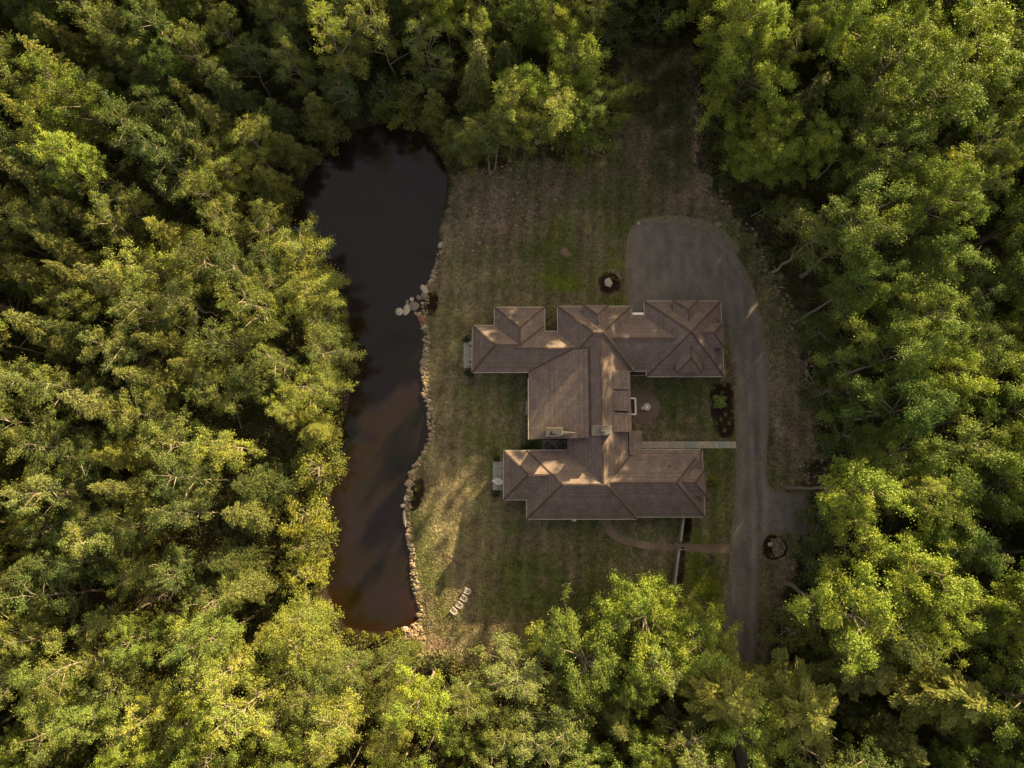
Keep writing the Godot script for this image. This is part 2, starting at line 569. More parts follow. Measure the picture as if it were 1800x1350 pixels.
func turf_hue(x: float, z: float) -> Color:
	var n := noise.get_noise_2d(x * 3.0, z * 3.0)
	var n2 := noise.get_noise_2d(x * 9.0 + 300.0, z * 9.0)
	var c := Color(0.275, 0.23, 0.14).lerp(Color(0.155, 0.165, 0.066), clampf(0.45 + n * 1.5 + n2 * 1.4, 0.0, 1.0))
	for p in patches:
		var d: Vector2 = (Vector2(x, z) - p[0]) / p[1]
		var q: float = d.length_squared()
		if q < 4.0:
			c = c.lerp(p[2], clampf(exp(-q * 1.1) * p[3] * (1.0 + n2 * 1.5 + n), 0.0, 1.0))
	var stripe := sin((x + 0.06 * z) * TAU / 2.3 + n * 1.5) * 0.13
	return c * (1.0 + stripe + n2 * 0.5 + noise.get_noise_2d(x * 30.0, z * 30.0) * 0.3)

func floor_hue(x: float, z: float) -> Color:
	var n := noise.get_noise_2d(x * 4.0 + 90.0, z * 4.0)
	var n2 := noise.get_noise_2d(x * 14.0 + 30.0, z * 14.0)
	return Color(0.12, 0.085, 0.06).lerp(Color(0.06, 0.06, 0.026), clampf(0.4 + n * 1.4, 0.0, 1.0)) * (1.0 + n2 * 0.5)

func height_at(p: Vector2) -> float:
	var d := edge_distance(p, pond_edge)
	return -minf(1.3, maxf(0.0, d) * 0.55) if d > 0.0 else minf(0.0, d) * 0.0

func axis(lo: float, hi: float, step: float) -> PackedFloat32Array:
	var out := PackedFloat32Array([-1000.0, -400.0, -220.0])
	var v := lo
	while v <= hi:
		out.append(v)
		v += step
	out.append_array(PackedFloat32Array([220.0, 400.0, 1000.0]))
	return out

func build_ground() -> void:
	var xs := axis(-100.0, 100.0, 0.6)
	var zs := axis(-95.0, 60.0, 0.6)
	var w := xs.size()
	var pos := PackedVector3Array()
	var hue := PackedColorArray()
	var on_lawn := PackedByteArray()
	for z in zs:
		for x in xs:
			var p := Vector2(x, z)
			var dl := -100.0
			var h := 0.0
			if x > -42.0 and x < 52.0 and z > -76.0 and z < 45.0:
				dl = edge_distance(p, lawn_edge)
				if x < 0.0:
					h = height_at(p)
			var k := clampf((dl + noise.get_noise_2d(x * 5.0, z * 5.0) * 2.2) / 1.6 + 0.4, 0.0, 1.0)
			var c := floor_hue(x, z)
			if k > 0.0:
				c = c.lerp(turf_hue(x, z), k)
			if h < 0.0:
				c = c.lerp(Color(0.05, 0.03, 0.018), clampf(-h * 3.0, 0.0, 1.0))
			pos.append(Vector3(x, h, z))
			hue.append(c * 1.55)
			on_lawn.append(1 if dl > 0.0 else 0)
	for which in 2:
		var st := SurfaceTool.new()
		st.begin(Mesh.PRIMITIVE_TRIANGLES)
		st.set_smooth_group(1)
		for j in zs.size() - 1:
			for i in w - 1:
				var q := [j * w + i, j * w + i + 1, (j + 1) * w + i, (j + 1) * w + i + 1]
				if (on_lawn[q[0]] + on_lawn[q[1]] + on_lawn[q[2]] + on_lawn[q[3]] >= 2) != (which == 1):
					continue
				for v in [q[0], q[1], q[2], q[1], q[3], q[2]]:
					st.set_color(hue[v])
					st.set_normal(Vector3.UP)
					st.add_vertex(pos[v])
		st.index()
		var o := piece(["forest_floor", "lawn"][which], st.commit(), M.ground)
		o.set_meta("kind", "structure")
		o.set_meta("label", ["brown leaf-strewn floor of the woods and bank of the pond", "patchy dry brown and green lawn round the house"][which])

func on_road(p: Vector2) -> bool:
	for s in keep_clear:
		if edge_distance(p, s) > 0.1 + noise.get_noise_2d(p.x * 25.0, p.y * 25.0) * 0.55:
			return true
	return false
var keep_clear := []

func scatter(called: String, label: String, mesh: Mesh, m: Material, where: Array, hues: PackedColorArray) -> MultiMeshInstance3D:
	var mm := MultiMesh.new()
	mm.transform_format = MultiMesh.TRANSFORM_3D
	mm.use_colors = true
	mm.mesh = mesh
	mm.instance_count = where.size()
	for i in where.size():
		mm.set_instance_transform(i, where[i])
		mm.set_instance_color(i, hues[i])
	var o := MultiMeshInstance3D.new()
	o.multimesh = mm
	o.material_override = m
	o.name = called
	add_child(o)
	o.set_meta("label", label)
	o.set_meta("kind", "stuff")
	return o

func tuft_mesh(blades: int, tall: float, spread: float, wide: float, s: int) -> ArrayMesh:
	var r := RandomNumberGenerator.new()
	r.seed = s
	var lv := Leaves.new()
	for i in blades:
		var t := r.randf() * TAU
		var out := Vector3(cos(t), 0, sin(t))
		var l := tall * r.randf_range(0.6, 1.2)
		var d := (out * r.randf_range(0.3, 1.0) + Vector3.UP * 0.8).normalized()
		var side := Vector3.UP.cross(out)
		lv.add(out * spread * r.randf() + d * l * 0.5, side.cross(d).normalized(), d, l, wide, Color.WHITE * r.randf_range(0.7, 1.15))
	return lv.mesh()

func build_grass() -> void:
	var r := RandomNumberGenerator.new()
	r.seed = 21
	var where := []
	var hues := PackedColorArray()
	while where.size() < 170000:
		var p := Vector2(r.randf_range(-24.0, 50.0), r.randf_range(-74.0, 36.0))
		var d := edge_distance(p, lawn_edge)
		if d < 0.25 + noise.get_noise_2d(p.x * 18.0, p.y * 18.0) * 3.0 or edge_distance(p, pond_edge) > -0.3 or on_road(p):
			continue
		var c := turf_hue(p.x, p.y) * r.randf_range(0.5, 1.6)
		if r.randf() < 0.03:
			c = c.lerp(Color(0.3, 0.26, 0.13), 0.7)
		var k := r.randf_range(0.6, 1.25) * (1.0 + maxf(0.0, 1.5 - d) * 0.5)
		where.append(Transform3D(Basis(Vector3.UP, r.randf() * TAU).scaled(Vector3(k, k, k)), Vector3(p.x, 0.0, p.y)))
		hues.append(c)
	scatter("grass", "short patchy grass of the mown lawn", tuft_mesh(7, 0.13, 0.16, 0.035, 3), M.blade, where, hues)

func litter() -> void:
	var r := RandomNumberGenerator.new()
	r.seed = 27
	var where := []
	var hues := PackedColorArray()
	while where.size() < 5000:
		var p := Vector2(r.randf_range(14.0, 50.0), r.randf_range(-42.0, 45.0))
		var d := edge_distance(p, road_edge)
		if d < 0.0 or r.randf() > exp(-d * 1.1) + 0.06:
			continue
		var k := r.randf_range(0.05, 0.16)
		where.append(Transform3D(Basis(Vector3.UP, r.randf() * TAU) * Basis(Vector3.RIGHT, r.randf_range(-0.3, 0.3)) * Basis.from_scale(Vector3(k, k, k)), Vector3(p.x, 0.045, p.y)))
		hues.append(leaf_hue(r, Color(0.2, 0.14, 0.07), 0.4))
	var lv := Leaves.new()
	lv.add(Vector3.ZERO, Vector3.UP, Vector3.RIGHT, 1.6, 0.9, Color.WHITE)
	scatter("fallen_leaves", "fallen leaves and bark along the driveway's edges", lv.mesh(), M.blade, where, hues)

func build_undergrowth() -> void:
	var r := RandomNumberGenerator.new()
	r.seed = 33
	var where := []
	var hues := PackedColorArray()
	while where.size() < 14000:
		var p := Vector2(r.randf_range(-92.0, 92.0), r.randf_range(-88.0, 52.0))
		if p.x > -36.0 and p.x < 52.0:
			var d := edge_distance(p, lawn_edge)
			if d > -0.6 or edge_distance(p, pond_edge) > -0.4 or on_road(p):
				continue
			if d > -5.0 and p.x > 0.0 and r.randf() < 0.6:
				continue
		var k := r.randf_range(0.5, 1.5)
		where.append(Transform3D(Basis(Vector3.UP, r.randf() * TAU).scaled(Vector3(k, k * 0.9, k)), Vector3(p.x, 0.0, p.y)))
		hues.append(leaf_hue(r, Color(0.1, 0.1, 0.036), 0.4))
	var lv := Leaves.new()
	for i in 130:
		var e := ball(r)
		var p := Vector3(e.x * 0.9, absf(e.y) * 0.9 + 0.1, e.z * 0.9) * pow(r.randf(), 0.4)
		lv.add(p, (Vector3.UP + ball(r) * 0.8).normalized(), ball(r), 0.27, 0.15, Color.WHITE * r.randf_range(0.6, 1.25))
	scatter("undergrowth", "low leafy plants on the floor of the woods", lv.mesh(), M.leaf_maple, where, hues)

# ---------------------------------------------------------------- house
func cap_line(st: SurfaceTool, a: Vector3, b: Vector3) -> void:
	var d := (b - a).normalized()
	var side := Vector3.UP.cross(d).normalized()
	var up := d.cross(side)
	bx(st, (a + b) * 0.5 + up * 0.015, Vector3(0.26, 0.05, a.distance_to(b)), Basis(side, up, d))

# One roof over a rectangle: hipped at the ends named in hips (any of N, E, S, W), its ridge along x or z.
func roof(house: Node3D, x0: float, x1: float, z0: float, z1: float, eave: float, rise: float, along: String, hips: String, label := "", walls := true, lines := true) -> Node3D:
	var nw := Vector3(x0, eave, z0)
	var ne := Vector3(x1, eave, z0)
	var se := Vector3(x1, eave, z1)
	var sw := Vector3(x0, eave, z1)
	var a: Vector3
	var b: Vector3
	var st := start()
	var caps := start()
	var y := eave + rise
	if along == "x":
		var half := (z1 - z0) * 0.5
		var zm := (z0 + z1) * 0.5
		a = Vector3(x0 + (half if "W" in hips else 0.0), y, zm)
		b = Vector3(x1 - (half if "E" in hips.to_upper() else 0.0), y, zm)
		face(st, [nw, ne, b, a])
		face(st, [a, b, se, sw])
		face(st, [nw, a, sw])
		face(st, [ne, se, b])
	else:
		var half := (x1 - x0) * 0.5
		var xm := (x0 + x1) * 0.5
		a = Vector3(xm, y, z0 + (half if "N" in hips else 0.0))
		b = Vector3(xm, y, z1 - (half if "S" in hips else 0.0))
		face(st, [nw, ne, a])
		face(st, [ne, se, b, a])
		face(st, [se, sw, b])
		face(st, [sw, nw, a, b])
	var d := Vector3(0, 0.22, 0)
	for e in [[nw, ne], [ne, se], [se, sw], [sw, nw]]:
		face(st, [e[1], e[0], e[0] - d, e[1] - d])
	face(st, [sw - d, se - d, ne - d, nw - d])
	if a.distance_to(b) > 0.3:
		cap_line(caps, a, b)
	if "e" in hips:
		cap_line(caps, b, ne)
	for q in [["W", a, nw], ["W", a, sw], ["E", b, ne], ["E", b, se], ["N", a, nw], ["N", a, ne], ["S", b, sw], ["S", b, se]]:
		if q[0] in hips:
			cap_line(caps, q[1], q[2])
	var o := piece("roof" if lines else "dormer_roof", made(st), M.shingle, house)
	if label != "":
		o.set_meta("label", label)
	piece("ridge_cap", made(caps), M.ridge, o)
	if lines:
		piece("gutter", box_mesh(Vector3((x0 + x1) * 0.5, eave - 0.07, z0 - 0.045), Vector3(x1 - x0, 0.12, 0.08)), M.trim, o)
		piece("gutter", box_mesh(Vector3((x0 + x1) * 0.5, eave - 0.07, z1 + 0.045), Vector3(x1 - x0, 0.12, 0.08)), M.trim, o)
		if "W" in hips or (along == "z" and "w" not in hips):
			piece("gutter", box_mesh(Vector3(x0 - 0.045, eave - 0.07, (z0 + z1) * 0.5), Vector3(0.08, 0.12, z1 - z0)), M.trim, o)
		if "E" in hips or along == "z":
			piece("gutter", box_mesh(Vector3(x1 + 0.045, eave - 0.07, (z0 + z1) * 0.5), Vector3(0.08, 0.12, z1 - z0)), M.trim, o)
	if walls:
		var s := 0.5
		var w := piece("wall", box_mesh(Vector3((x0 + x1) * 0.5, (eave - 0.22) * 0.5 - 0.1, (z0 + z1) * 0.5), Vector3(x1 - x0 - 2 * s, eave - 0.18 + 0.2, z1 - z0 - 2 * s)), M.siding, house)
		for q in [["N", x0, x1, z0 + s, 0.0], ["S", x0, x1, z1 - s, PI], ["W", z0, z1, x0 + s, PI / 2], ["E", z0, z1, x1 - s, -PI / 2]]:
			if q[0] in hips or (along == "x" and q[0] in "NS") or (along == "z" and q[0] in "EW"):
				var many := int((q[2] - q[1] - 2.0) / 2.6)
				for k in many:
					var t: float = lerpf(q[1] + 1.0, q[2] - 1.0, (k + 0.5) / many)
					var p := Vector3(t, 1.55, q[3]) if q[0] in "NS" else Vector3(q[3], 1.55, t)
					window(w, p, Basis(Vector3.UP, q[4]))
	return o

var window_shape: ArrayMesh
func window(parent: Node3D, at: Vector3, b: Basis) -> void:
	if window_shape == null:
		var st := start()
		st.set_material(M.trim)
		for q in [[Vector3(-0.56, 0, 0), Vector3(0.1, 1.5, 0.1)], [Vector3(0.56, 0, 0), Vector3(0.1, 1.5, 0.1)], [Vector3(0, 0.7, 0), Vector3(1.02, 0.1, 0.1)], [Vector3(0, -0.7, 0), Vector3(1.02, 0.1, 0.12)], [Vector3(0, 0, 0.005), Vector3(1.02, 0.05, 0.07)]]:
			bx(st, q[0], q[1])
		st.generate_normals()
		window_shape = st.commit()
		var gl := start()
		gl.set_material(M.glass)
		bx(gl, Vector3(0, 0, 0.02), Vector3(1.02, 1.3, 0.03))
		gl.generate_normals()
		gl.commit(window_shape)
	var o := MeshInstance3D.new()
	o.mesh = window_shape
	o.name = "window"
	parent.add_child(o, true)
	o.transform = Transform3D(b, at)

func dormer(house: Node3D, x0: float, x1: float, z0: float, z1: float, eave: float, rise: float, along: String, hips: String) -> void:
	var o := roof(house, x0, x1, z0, z1, eave, rise, along, hips, "", false, false)
	piece("dormer_wall", box_mesh(Vector3((x0 + x1) * 0.5, eave - 1.3, (z0 + z1) * 0.5), Vector3(x1 - x0 - 0.5, 2.2, z1 - z0 - 0.5)), M.siding, o)
	for q in ["N", "S", "E", "W"]:
		if q in hips:
			var at := Vector3((x0 + x1) * 0.5, eave - 0.75, (z0 + 0.25) if q == "N" else (z1 - 0.25)) if q in "NS" else Vector3((x0 + 0.25) if q == "W" else (x1 - 0.25), eave - 0.75, (z0 + z1) * 0.5)
			window(o, at, Basis(Vector3.UP, {"N": 0.0, "S": PI, "W": PI / 2, "E": -PI / 2}[q]).scaled(Vector3(1, 0.6, 1)))

# A thick sloping slab from a high edge (y at xa) to a low edge (y at xb), between two z.
func shed(house: Node3D, called: String, xa: float, ya: float, xb: float, yb: float, z0: float, z1: float, thick := 0.2) -> MeshInstance3D:
	var st := start()
	var w := xa if xa < xb else xb
	var e := xb if xa < xb else xa
	var yw := ya if xa < xb else yb
	var ye := yb if xa < xb else ya
	var p := [Vector3(w, yw, z0), Vector3(e, ye, z0), Vector3(e, ye, z1), Vector3(w, yw, z1)]
	var d := Vector3(0, thick, 0)
	face(st, p)
	face(st, [p[3] - d, p[2] - d, p[1] - d, p[0] - d])
	for i in 4:
		face(st, [p[(i + 1) % 4], p[i], p[i] - d, p[(i + 1) % 4] - d])
	return piece(called, made(st), M.shingle, house)

func chimney(house: Node3D, x0: float, x1: float, z0: float, z1: float, low: float, top: float, fx: float, fz: float, fs: Vector2, cap: Material) -> Node3D:
	var c := Vector3((x0 + x1) * 0.5, 0, (z0 + z1) * 0.5)
	var o := piece("chimney", box_mesh(c + Vector3(0, (low + top) * 0.5, 0), Vector3(x1 - x0, top - low, z1 - z0)), M.stucco, house)
	piece("chimney_cap", box_mesh(c + Vector3(0, top + 0.05, 0), Vector3(x1 - x0 - 0.08, 0.1, z1 - z0 - 0.08)), cap, o)
	var st := start()
	bx(st, Vector3(fx, top + 0.3, fz), Vector3(fs.x - 0.16, 0.5, fs.y - 0.16))
	bx(st, Vector3(fx, top + 0.58, fz), Vector3(fs.x, 0.07, fs.y))
	piece("flue", made(st), cap, o)
	return o

func pipe(house: Node3D, x: float, y: float, z: float, tall: float, m: Material) -> void:
	var st := start()
	bar(st, Vector3(x, y - 0.3, z), Vector3(x, y + tall, z), 0.09, -1, 8)
	bar(st, Vector3(x, y + tall, z), Vector3(x, y + tall + 0.08, z), 0.13, -1, 8)
	piece("vent_pipe", made(st), m, house)

# ---------------------------------------------------------------- things on the lawn
var stones := []
func stone_mesh(s: int, flat: float, sharp: float) -> ArrayMesh:
	var r := RandomNumberGenerator.new()
	r.seed = s
	var n := FastNoiseLite.new()
	n.seed = s
	n.frequency = 0.7
	var cuts := []
	for i in 9:
		var d := ball(r)
		cuts.append([d, r.randf_range(sharp, 1.0)])
	var rings := 9
	var sides := 14
	var pts := []
	for i in rings + 1:
		var row := []
		for k in sides:
			var a := PI * i / rings
			var t := TAU * k / sides
			var d := Vector3(sin(a) * cos(t), cos(a), sin(a) * sin(t))
			var l := 1.0 + n.get_noise_3dv(d * 1.6) * 0.35
			for c in cuts:
				var q: float = d.dot(c[0])
				if q > 0.05:
					l = minf(l, c[1] / q)
			row.append(Vector3(d.x, d.y * flat, d.z) * l)
		pts.append(row)
	var st := SurfaceTool.new()
	st.begin(Mesh.PRIMITIVE_TRIANGLES)
	st.set_smooth_group(-1)
	for i in rings:
		for k in sides:
			var k2 := (k + 1) % sides
			for v in [pts[i][k], pts[i][k2], pts[i + 1][k], pts[i][k2], pts[i + 1][k2], pts[i + 1][k]]:
				st.add_vertex(v)
	st.generate_normals()
	return st.commit()

func boulder(shape: int, tone: String, x: float, y: float, z: float, s: Vector3, turn: float, label: String, group := "stones along the pond's edge", called := "boulder") -> void:
	var o := piece(called, stones[shape], M["stone_" + tone])
	o.transform = Transform3D(Basis(Vector3.UP, deg_to_rad(turn)).scaled_local(s), Vector3(x, y, z))
	tag(o, label, "stone" if called != "boulder" else "boulder", group)

func lounge_parts(o: Node3D, m: Material, seat: Material) -> void:
	var st := start()
	for k in 6:
		bx(st, Vector3(0, 0.36 - k * 0.025, 0.36 - k * 0.115 + 0.05), Vector3(0.56, 0.025, 0.095), Basis(Vector3.RIGHT, -0.2))
	piece("seat", made(st), seat, o)
	st = start()
	for k in 6:
		var h := 0.82 - absf(k - 2.5) * 0.04
		bx(st, Vector3((k - 2.5) * 0.1, 0.26 + h * 0.42, -0.26 - h * 0.26), Vector3(0.085, h, 0.025), Basis(Vector3.RIGHT, -0.55))
	piece("backrest", made(st), seat, o)
	for s in [-1.0, 1.0]:
		piece("armrest", box_mesh(Vector3(s * 0.36, 0.56, 0.02), Vector3(0.14, 0.03, 0.82)), m, o)
		piece("leg", box_mesh(Vector3(s * 0.33, 0.28, 0.36), Vector3(0.05, 0.56, 0.12)), m, o)
		piece("leg", box_mesh(Vector3(s * 0.3, 0.2, -0.3), Vector3(0.05, 0.6, 0.12), Basis(Vector3.RIGHT, 0.55)), m, o)
	piece("front_rail", box_mesh(Vector3(0, 0.33, 0.43), Vector3(0.62, 0.13, 0.03)), m, o)
	piece("back_rail", box_mesh(Vector3(0, 0.545, -0.42), Vector3(0.84, 0.05, 0.06)), m, o)

func copy_of(o: Node3D, at: Vector3, turn: float, label: String) -> Node3D:
	var c: Node3D = o.duplicate()
	c.name = numbered(String(o.name).get_slice("_0", 0))
	add_child(c)
	c.position = at
	c.rotation.y = turn
	c.set_meta("label", label)
	return c

func shrub(called: String, label: String, category: String, x: float, z: float, wide: float, tall: float, hue: Color, many: int, size: float, s: int, group := "", slim := 0.6, m := "maple") -> Node3D:
	var o := thing(called, label, category, Vector3(x, 0, z), 0.0, group)
	var r := RandomNumberGenerator.new()
	r.seed = s
	var lv := Leaves.new()
	for i in many:
		var e := ball(r)
		var l := pow(r.randf(), 0.35) * (0.8 + 0.35 * sin(e.x * 4.0 + s) * cos(e.z * 5.0))
		var p := Vector3(e.x * wide * l, tall * 0.52 + e.y * tall * 0.48 * l, e.z * wide * l)
		lv.add(p, (e * 0.5 + Vector3.UP * 0.5 + ball(r) * 0.7).normalized(), ball(r), size * r.randf_range(0.7, 1.3), size * slim, leaf_hue(r, hue * (0.6 + 0.8 * absf(sin(e.x * 5.0 + s * 2.0) * cos(e.z * 6.0 + s))), 0.3))
	piece("foliage", lv.mesh(), M["leaf_" + m], o)
	var st := start()
	for k in 4:
		var t := k * 1.7 + s
		bar(st, Vector3(0, -0.1, 0), Vector3(cos(t) * wide * 0.5, tall * 0.6, sin(t) * wide * 0.5), 0.03, 0.01, 5)
	piece("stem", made(st), M.bark_brown, o)
	return o

func tuft(called: String, label: String, category: String, x: float, z: float, k: float, hue: Color, s: int, group: String) -> void:
	var o := thing(called, label, category, Vector3(x, 0, z), s * 1.3, group)
	var r := RandomNumberGenerator.new()
	r.seed = s
	var lv := Leaves.new()
	for i in 90:
		var t := r.randf() * TAU
		var out := Vector3(cos(t), 0, sin(t))
		var d := (out * r.randf_range(0.2, 1.1) + Vector3.UP).normalized()
		var l := k * r.randf_range(0.6, 1.2)
		lv.add(out * r.randf() * k * 0.25 + d * l * 0.5, Vector3.UP.cross(out).cross(d).normalized(), d, l, 0.05 * k + 0.02, leaf_hue(r, hue, 0.3))
	piece("leaves", lv.mesh(), M.leaf_maple, o)

func flat(called: String, label: String, ring: PackedVector2Array, y: float, m: Material, hue: Callable, step := 0.8, drop := 0.12) -> MeshInstance3D:
	var o := piece(called, sheet(ring, y, step, hue, drop), m)
	o.set_meta("kind", "structure")
	o.set_meta("label", label)
	return o

func pebbles(parent: Node3D, called: String, label: String, ring: PackedVector2Array, many: int, low: float, high: float, s: int, hue: Color) -> void:
	var r := RandomNumberGenerator.new()
	r.seed = s
	var lo := ring[0]
	var hi := ring[0]
	for p in ring:
		lo = lo.min(p)
		hi = hi.max(p)
	var where := []
	var hues := PackedColorArray()
	var tries := 0
	while where.size() < many and tries < many * 20:
		tries += 1
		var p := Vector2(r.randf_range(lo.x, hi.x), r.randf_range(lo.y, hi.y))
		if edge_distance(p, ring) < 0.0:
			continue
		var k := lerpf(low, high, pow(r.randf(), 3.0))
		where.append(Transform3D(Basis(Vector3.UP, r.randf() * TAU).scaled(Vector3(k, k, k * r.randf_range(0.6, 1.0))), Vector3(p.x, 0.02, p.y)))
		hues.append(leaf_hue(r, hue, 0.35))
	scatter(called, label, stones[4], M.blade, where, hues)

func build_fence(o: Node3D, run: Vector3) -> void:
	var l := run.length()
	var d := run.normalized()
	var side := Vector3.UP.cross(d)
	var b := Basis(d, Vector3.UP, side)
	var tall := 1.8 if l > 2.0 else 0.35
	var boards := int(l / 0.16)
	for k in boards:
		piece("board", box_mesh(Vector3.ZERO, Vector3(0.145, tall - 0.08, 0.025)), M.fence, o).transform = Transform3D(b, d * ((k + 0.5) * l / boards) + Vector3(0, tall * 0.5, 0))
	piece("top_rail", box_mesh(Vector3.ZERO, Vector3(l, 0.06, 0.3 if tall > 1.0 else 0.12)), M.fence, o).transform = Transform3D(b, d * l * 0.5 + Vector3(0, tall, 0))
	var posts := maxi(2, int(l / 2.2) + 1)
	for k in posts:
		piece("post", box_mesh(Vector3.ZERO, Vector3(0.12, tall + 0.1, 0.12)), M.fence, o).transform = Transform3D(b, d * (l * k / (posts - 1)) + Vector3(0, tall * 0.5, 0) + side * 0.09)

func surround(view: PackedVector2Array) -> void:
	var r := RandomNumberGenerator.new()
	r.seed = 77
	var kinds := ["m1", "b2", "m3", "h0"]
	var where := [[], [], [], []]
	var hues := [PackedColorArray(), PackedColorArray(), PackedColorArray(), PackedColorArray()]
	var x := -150.0
	while x < 175.0:
		var z := -175.0
		while z < 110.0:
			var p := Vector2(x + r.randf_range(-2.3, 2.3), z + r.randf_range(-2.3, 2.3))
			z += 6.2
			if edge_distance(p, view) > -1.5 or edge_distance(p, road_edge) > -3.0 or edge_distance(p, lawn_edge) > -3.0:
				continue
			var k := r.randi() % 4
			var w := r.randf_range(0.85, 1.2) * (1.0 if k % 2 == 0 else 1.2)
			where[k].append(Transform3D(Basis(Vector3.UP, r.randf() * TAU).scaled(Vector3(w, r.randf_range(0.9, 1.15), w)), Vector3(p.x, 0, p.y)))
			hues[k].append(Color.WHITE)
		x += 6.2
	for k in 4:
		var both := ArrayMesh.new()
		for m in [[crowns[kinds[k]], M.leaf_maple], [trunks[kinds[k]], M.bark_grey]]:
			both.add_surface_from_arrays(Mesh.PRIMITIVE_TRIANGLES, m[0].surface_get_arrays(0))
			both.surface_set_material(both.get_surface_count() - 1, m[1])
		var o := scatter(["surrounding_woods", "surrounding_woods_001", "surrounding_woods_002", "surrounding_woods_003"][k], "woods that go on beyond the picture on every side", both, null, where[k], hues[k])

func _ready() -> void:
	# camera, sky, sun, exposure
	var cam := Camera3D.new()
	cam.name = "camera"
	cam.fov = 58.715
	cam.near = 0.5
	cam.far = 3000.0
	add_child(cam)
	cam.position = Vector3(0, 108, 0)
	cam.rotation_degrees = Vector3(-81.7, 0, 0)
	var env := Environment.new()
	env.background_mode = Environment.BG_SKY
	var air := ProceduralSkyMaterial.new()
	air.sky_top_color = lin(0.1, 0.1, 0.104)
	air.sky_horizon_color = lin(0.25, 0.24, 0.23)
	air.sky_curve = 0.45
	air.ground_bottom_color = lin(0.05, 0.045, 0.03)
	air.ground_horizon_color = lin(0.2, 0.17, 0.13)
	air.sun_angle_max = 80.0
	air.sun_curve = 0.4
	var sky := Sky.new()
	sky.sky_material = air
	env.sky = sky
	env.tonemap_mode = Environment.TONE_MAPPER_LINEAR
	env.tonemap_exposure = 4.7
	env.sdfgi_enabled = true
	env.ssao_enabled = true
	env.ssil_enabled = true
	var world := WorldEnvironment.new()
	world.name = "world"
	world.environment = env
	add_child(world)
	var sun := DirectionalLight3D.new()
	sun.name = "sun"
	sun.light_energy = 1.6
	sun.light_color = Color(1.0, 0.89, 0.66)
	sun.light_angular_distance = 0.5
	sun.shadow_enabled = true
	add_child(sun)
	sun.look_at_from_position(Vector3(0.59, 0.285, -0.81), Vector3.ZERO)

	rng.seed = 1
	noise.seed = 3
	noise.frequency = 0.02
	noise.fractal_octaves = 3
	make_materials()

	pond_edge = smooth_ring(PackedVector2Array([Vector2(-20.23, -60.54), Vector2(-15.88, -59.82), Vector2(-12.93, -55.72), Vector2(-10.97, -52.88), Vector2(-10.63, -48.35), Vector2(-11.51, -43.88), Vector2(-11.94, -40.92), Vector2(-11.61, -38.19), Vector2(-12.4, -34.89), Vector2(-13.75, -31.9), Vector2(-14.44, -29.32), Vector2(-14.67, -26.85), Vector2(-13.97, -23.65), Vector2(-14.25, -18.99), Vector2(-13.98, -14.38), Vector2(-13.02, -11.19), Vector2(-12.96, -8.02), Vector2(-13.81, -5.15), Vector2(-15.64, -2.48), Vector2(-16.45, 1.05), Vector2(-16.72, 4.81), Vector2(-15.84, 8.7), Vector2(-15.42, 12.13), Vector2(-15.17, 15.52), Vector2(-14.16, 18.22), Vector2(-14.03, 20.39), Vector2(-15.73, 21.72), Vector2(-19, 22.55), Vector2(-22.45, 22.39), Vector2(-25.06, 21.89), Vector2(-26.68, 20.14), Vector2(-28.29, 16.79), Vector2(-29.57, 12.98), Vector2(-29.71, 9.56), Vector2(-29.04, 4.37), Vector2(-28.71, -0.89), Vector2(-27.84, -6.23), Vector2(-26.59, -11.64), Vector2(-25.73, -18.06), Vector2(-26.5, -24.59), Vector2(-28.18, -30.28), Vector2(-31.71, -35.08), Vector2(-36.02, -37.5), Vector2(-36.89, -41.91), Vector2(-36.01, -47.36), Vector2(-33.83, -51.87), Vector2(-30.64, -55.72), Vector2(-26.46, -59.51)]), 3)
	lawn_edge = PackedVector2Array([Vector2(18.78, -72.58), Vector2(20.38, -74.28), Vector2(21.74, -73.64), Vector2(23.54, -75.14), Vector2(25.47, -74.07), Vector2(27.28, -75.35), Vector2(28.99, -73.86), Vector2(30.59, -74.71), Vector2(31.24, -71.31), Vector2(30.55, -68.35), Vector2(31.59, -65.21), Vector2(30.68, -61.57), Vector2(31.69, -57.97), Vector2(30.78, -54.4), Vector2(32.32, -49.86), Vector2(36.81, -44.37), Vector2(41.53, -35.56), Vector2(45.2, -26.48), Vector2(47.26, -18.06), Vector2(49.3, -11.64), Vector2(48.08, -5.33), Vector2(44.54, -0.18), Vector2(46.64, 1.75), Vector2(46.52, 7.84), Vector2(43.93, 9.99), Vector2(42.6, 14.68), Vector2(40, 20.56), Vector2(38.69, 28.79), Vector2(38.21, 37.63), Vector2(39.45, 45.49), Vector2(34.27, 45.49), Vector2(33.04, 36.04), Vector2(31.06, 27.16), Vector2(24.15, 23.46), Vector2(15.56, 21.8), Vector2(6.9, 23.05), Vector2(0, 25.69), Vector2(-8.59, 26.34), Vector2(-12.47, 25.36), Vector2(-14.24, 22.88), Vector2(-14.03, 20.39), Vector2(-14.16, 18.22), Vector2(-15.17, 15.52), Vector2(-15.42, 12.13), Vector2(-15.84, 8.7), Vector2(-16.72, 4.81), Vector2(-16.45, 1.05), Vector2(-15.64, -2.48), Vector2(-13.81, -5.15), Vector2(-12.96, -8.02), Vector2(-13.02, -11.19), Vector2(-13.98, -14.38), Vector2(-14.25, -18.99), Vector2(-13.97, -23.65), Vector2(-14.67, -26.85), Vector2(-14.44, -29.32), Vector2(-13.75, -31.9), Vector2(-12.4, -34.89), Vector2(-11.61, -38.19), Vector2(-11.94, -40.92), Vector2(-11.51, -43.88), Vector2(-10.63, -48.35), Vector2(-10.48, -51.37), Vector2(-4.76, -51.87), Vector2(1.91, -53.39), Vector2(10.51, -53.89), Vector2(17.23, -55.42), Vector2(17.86, -62.09)])
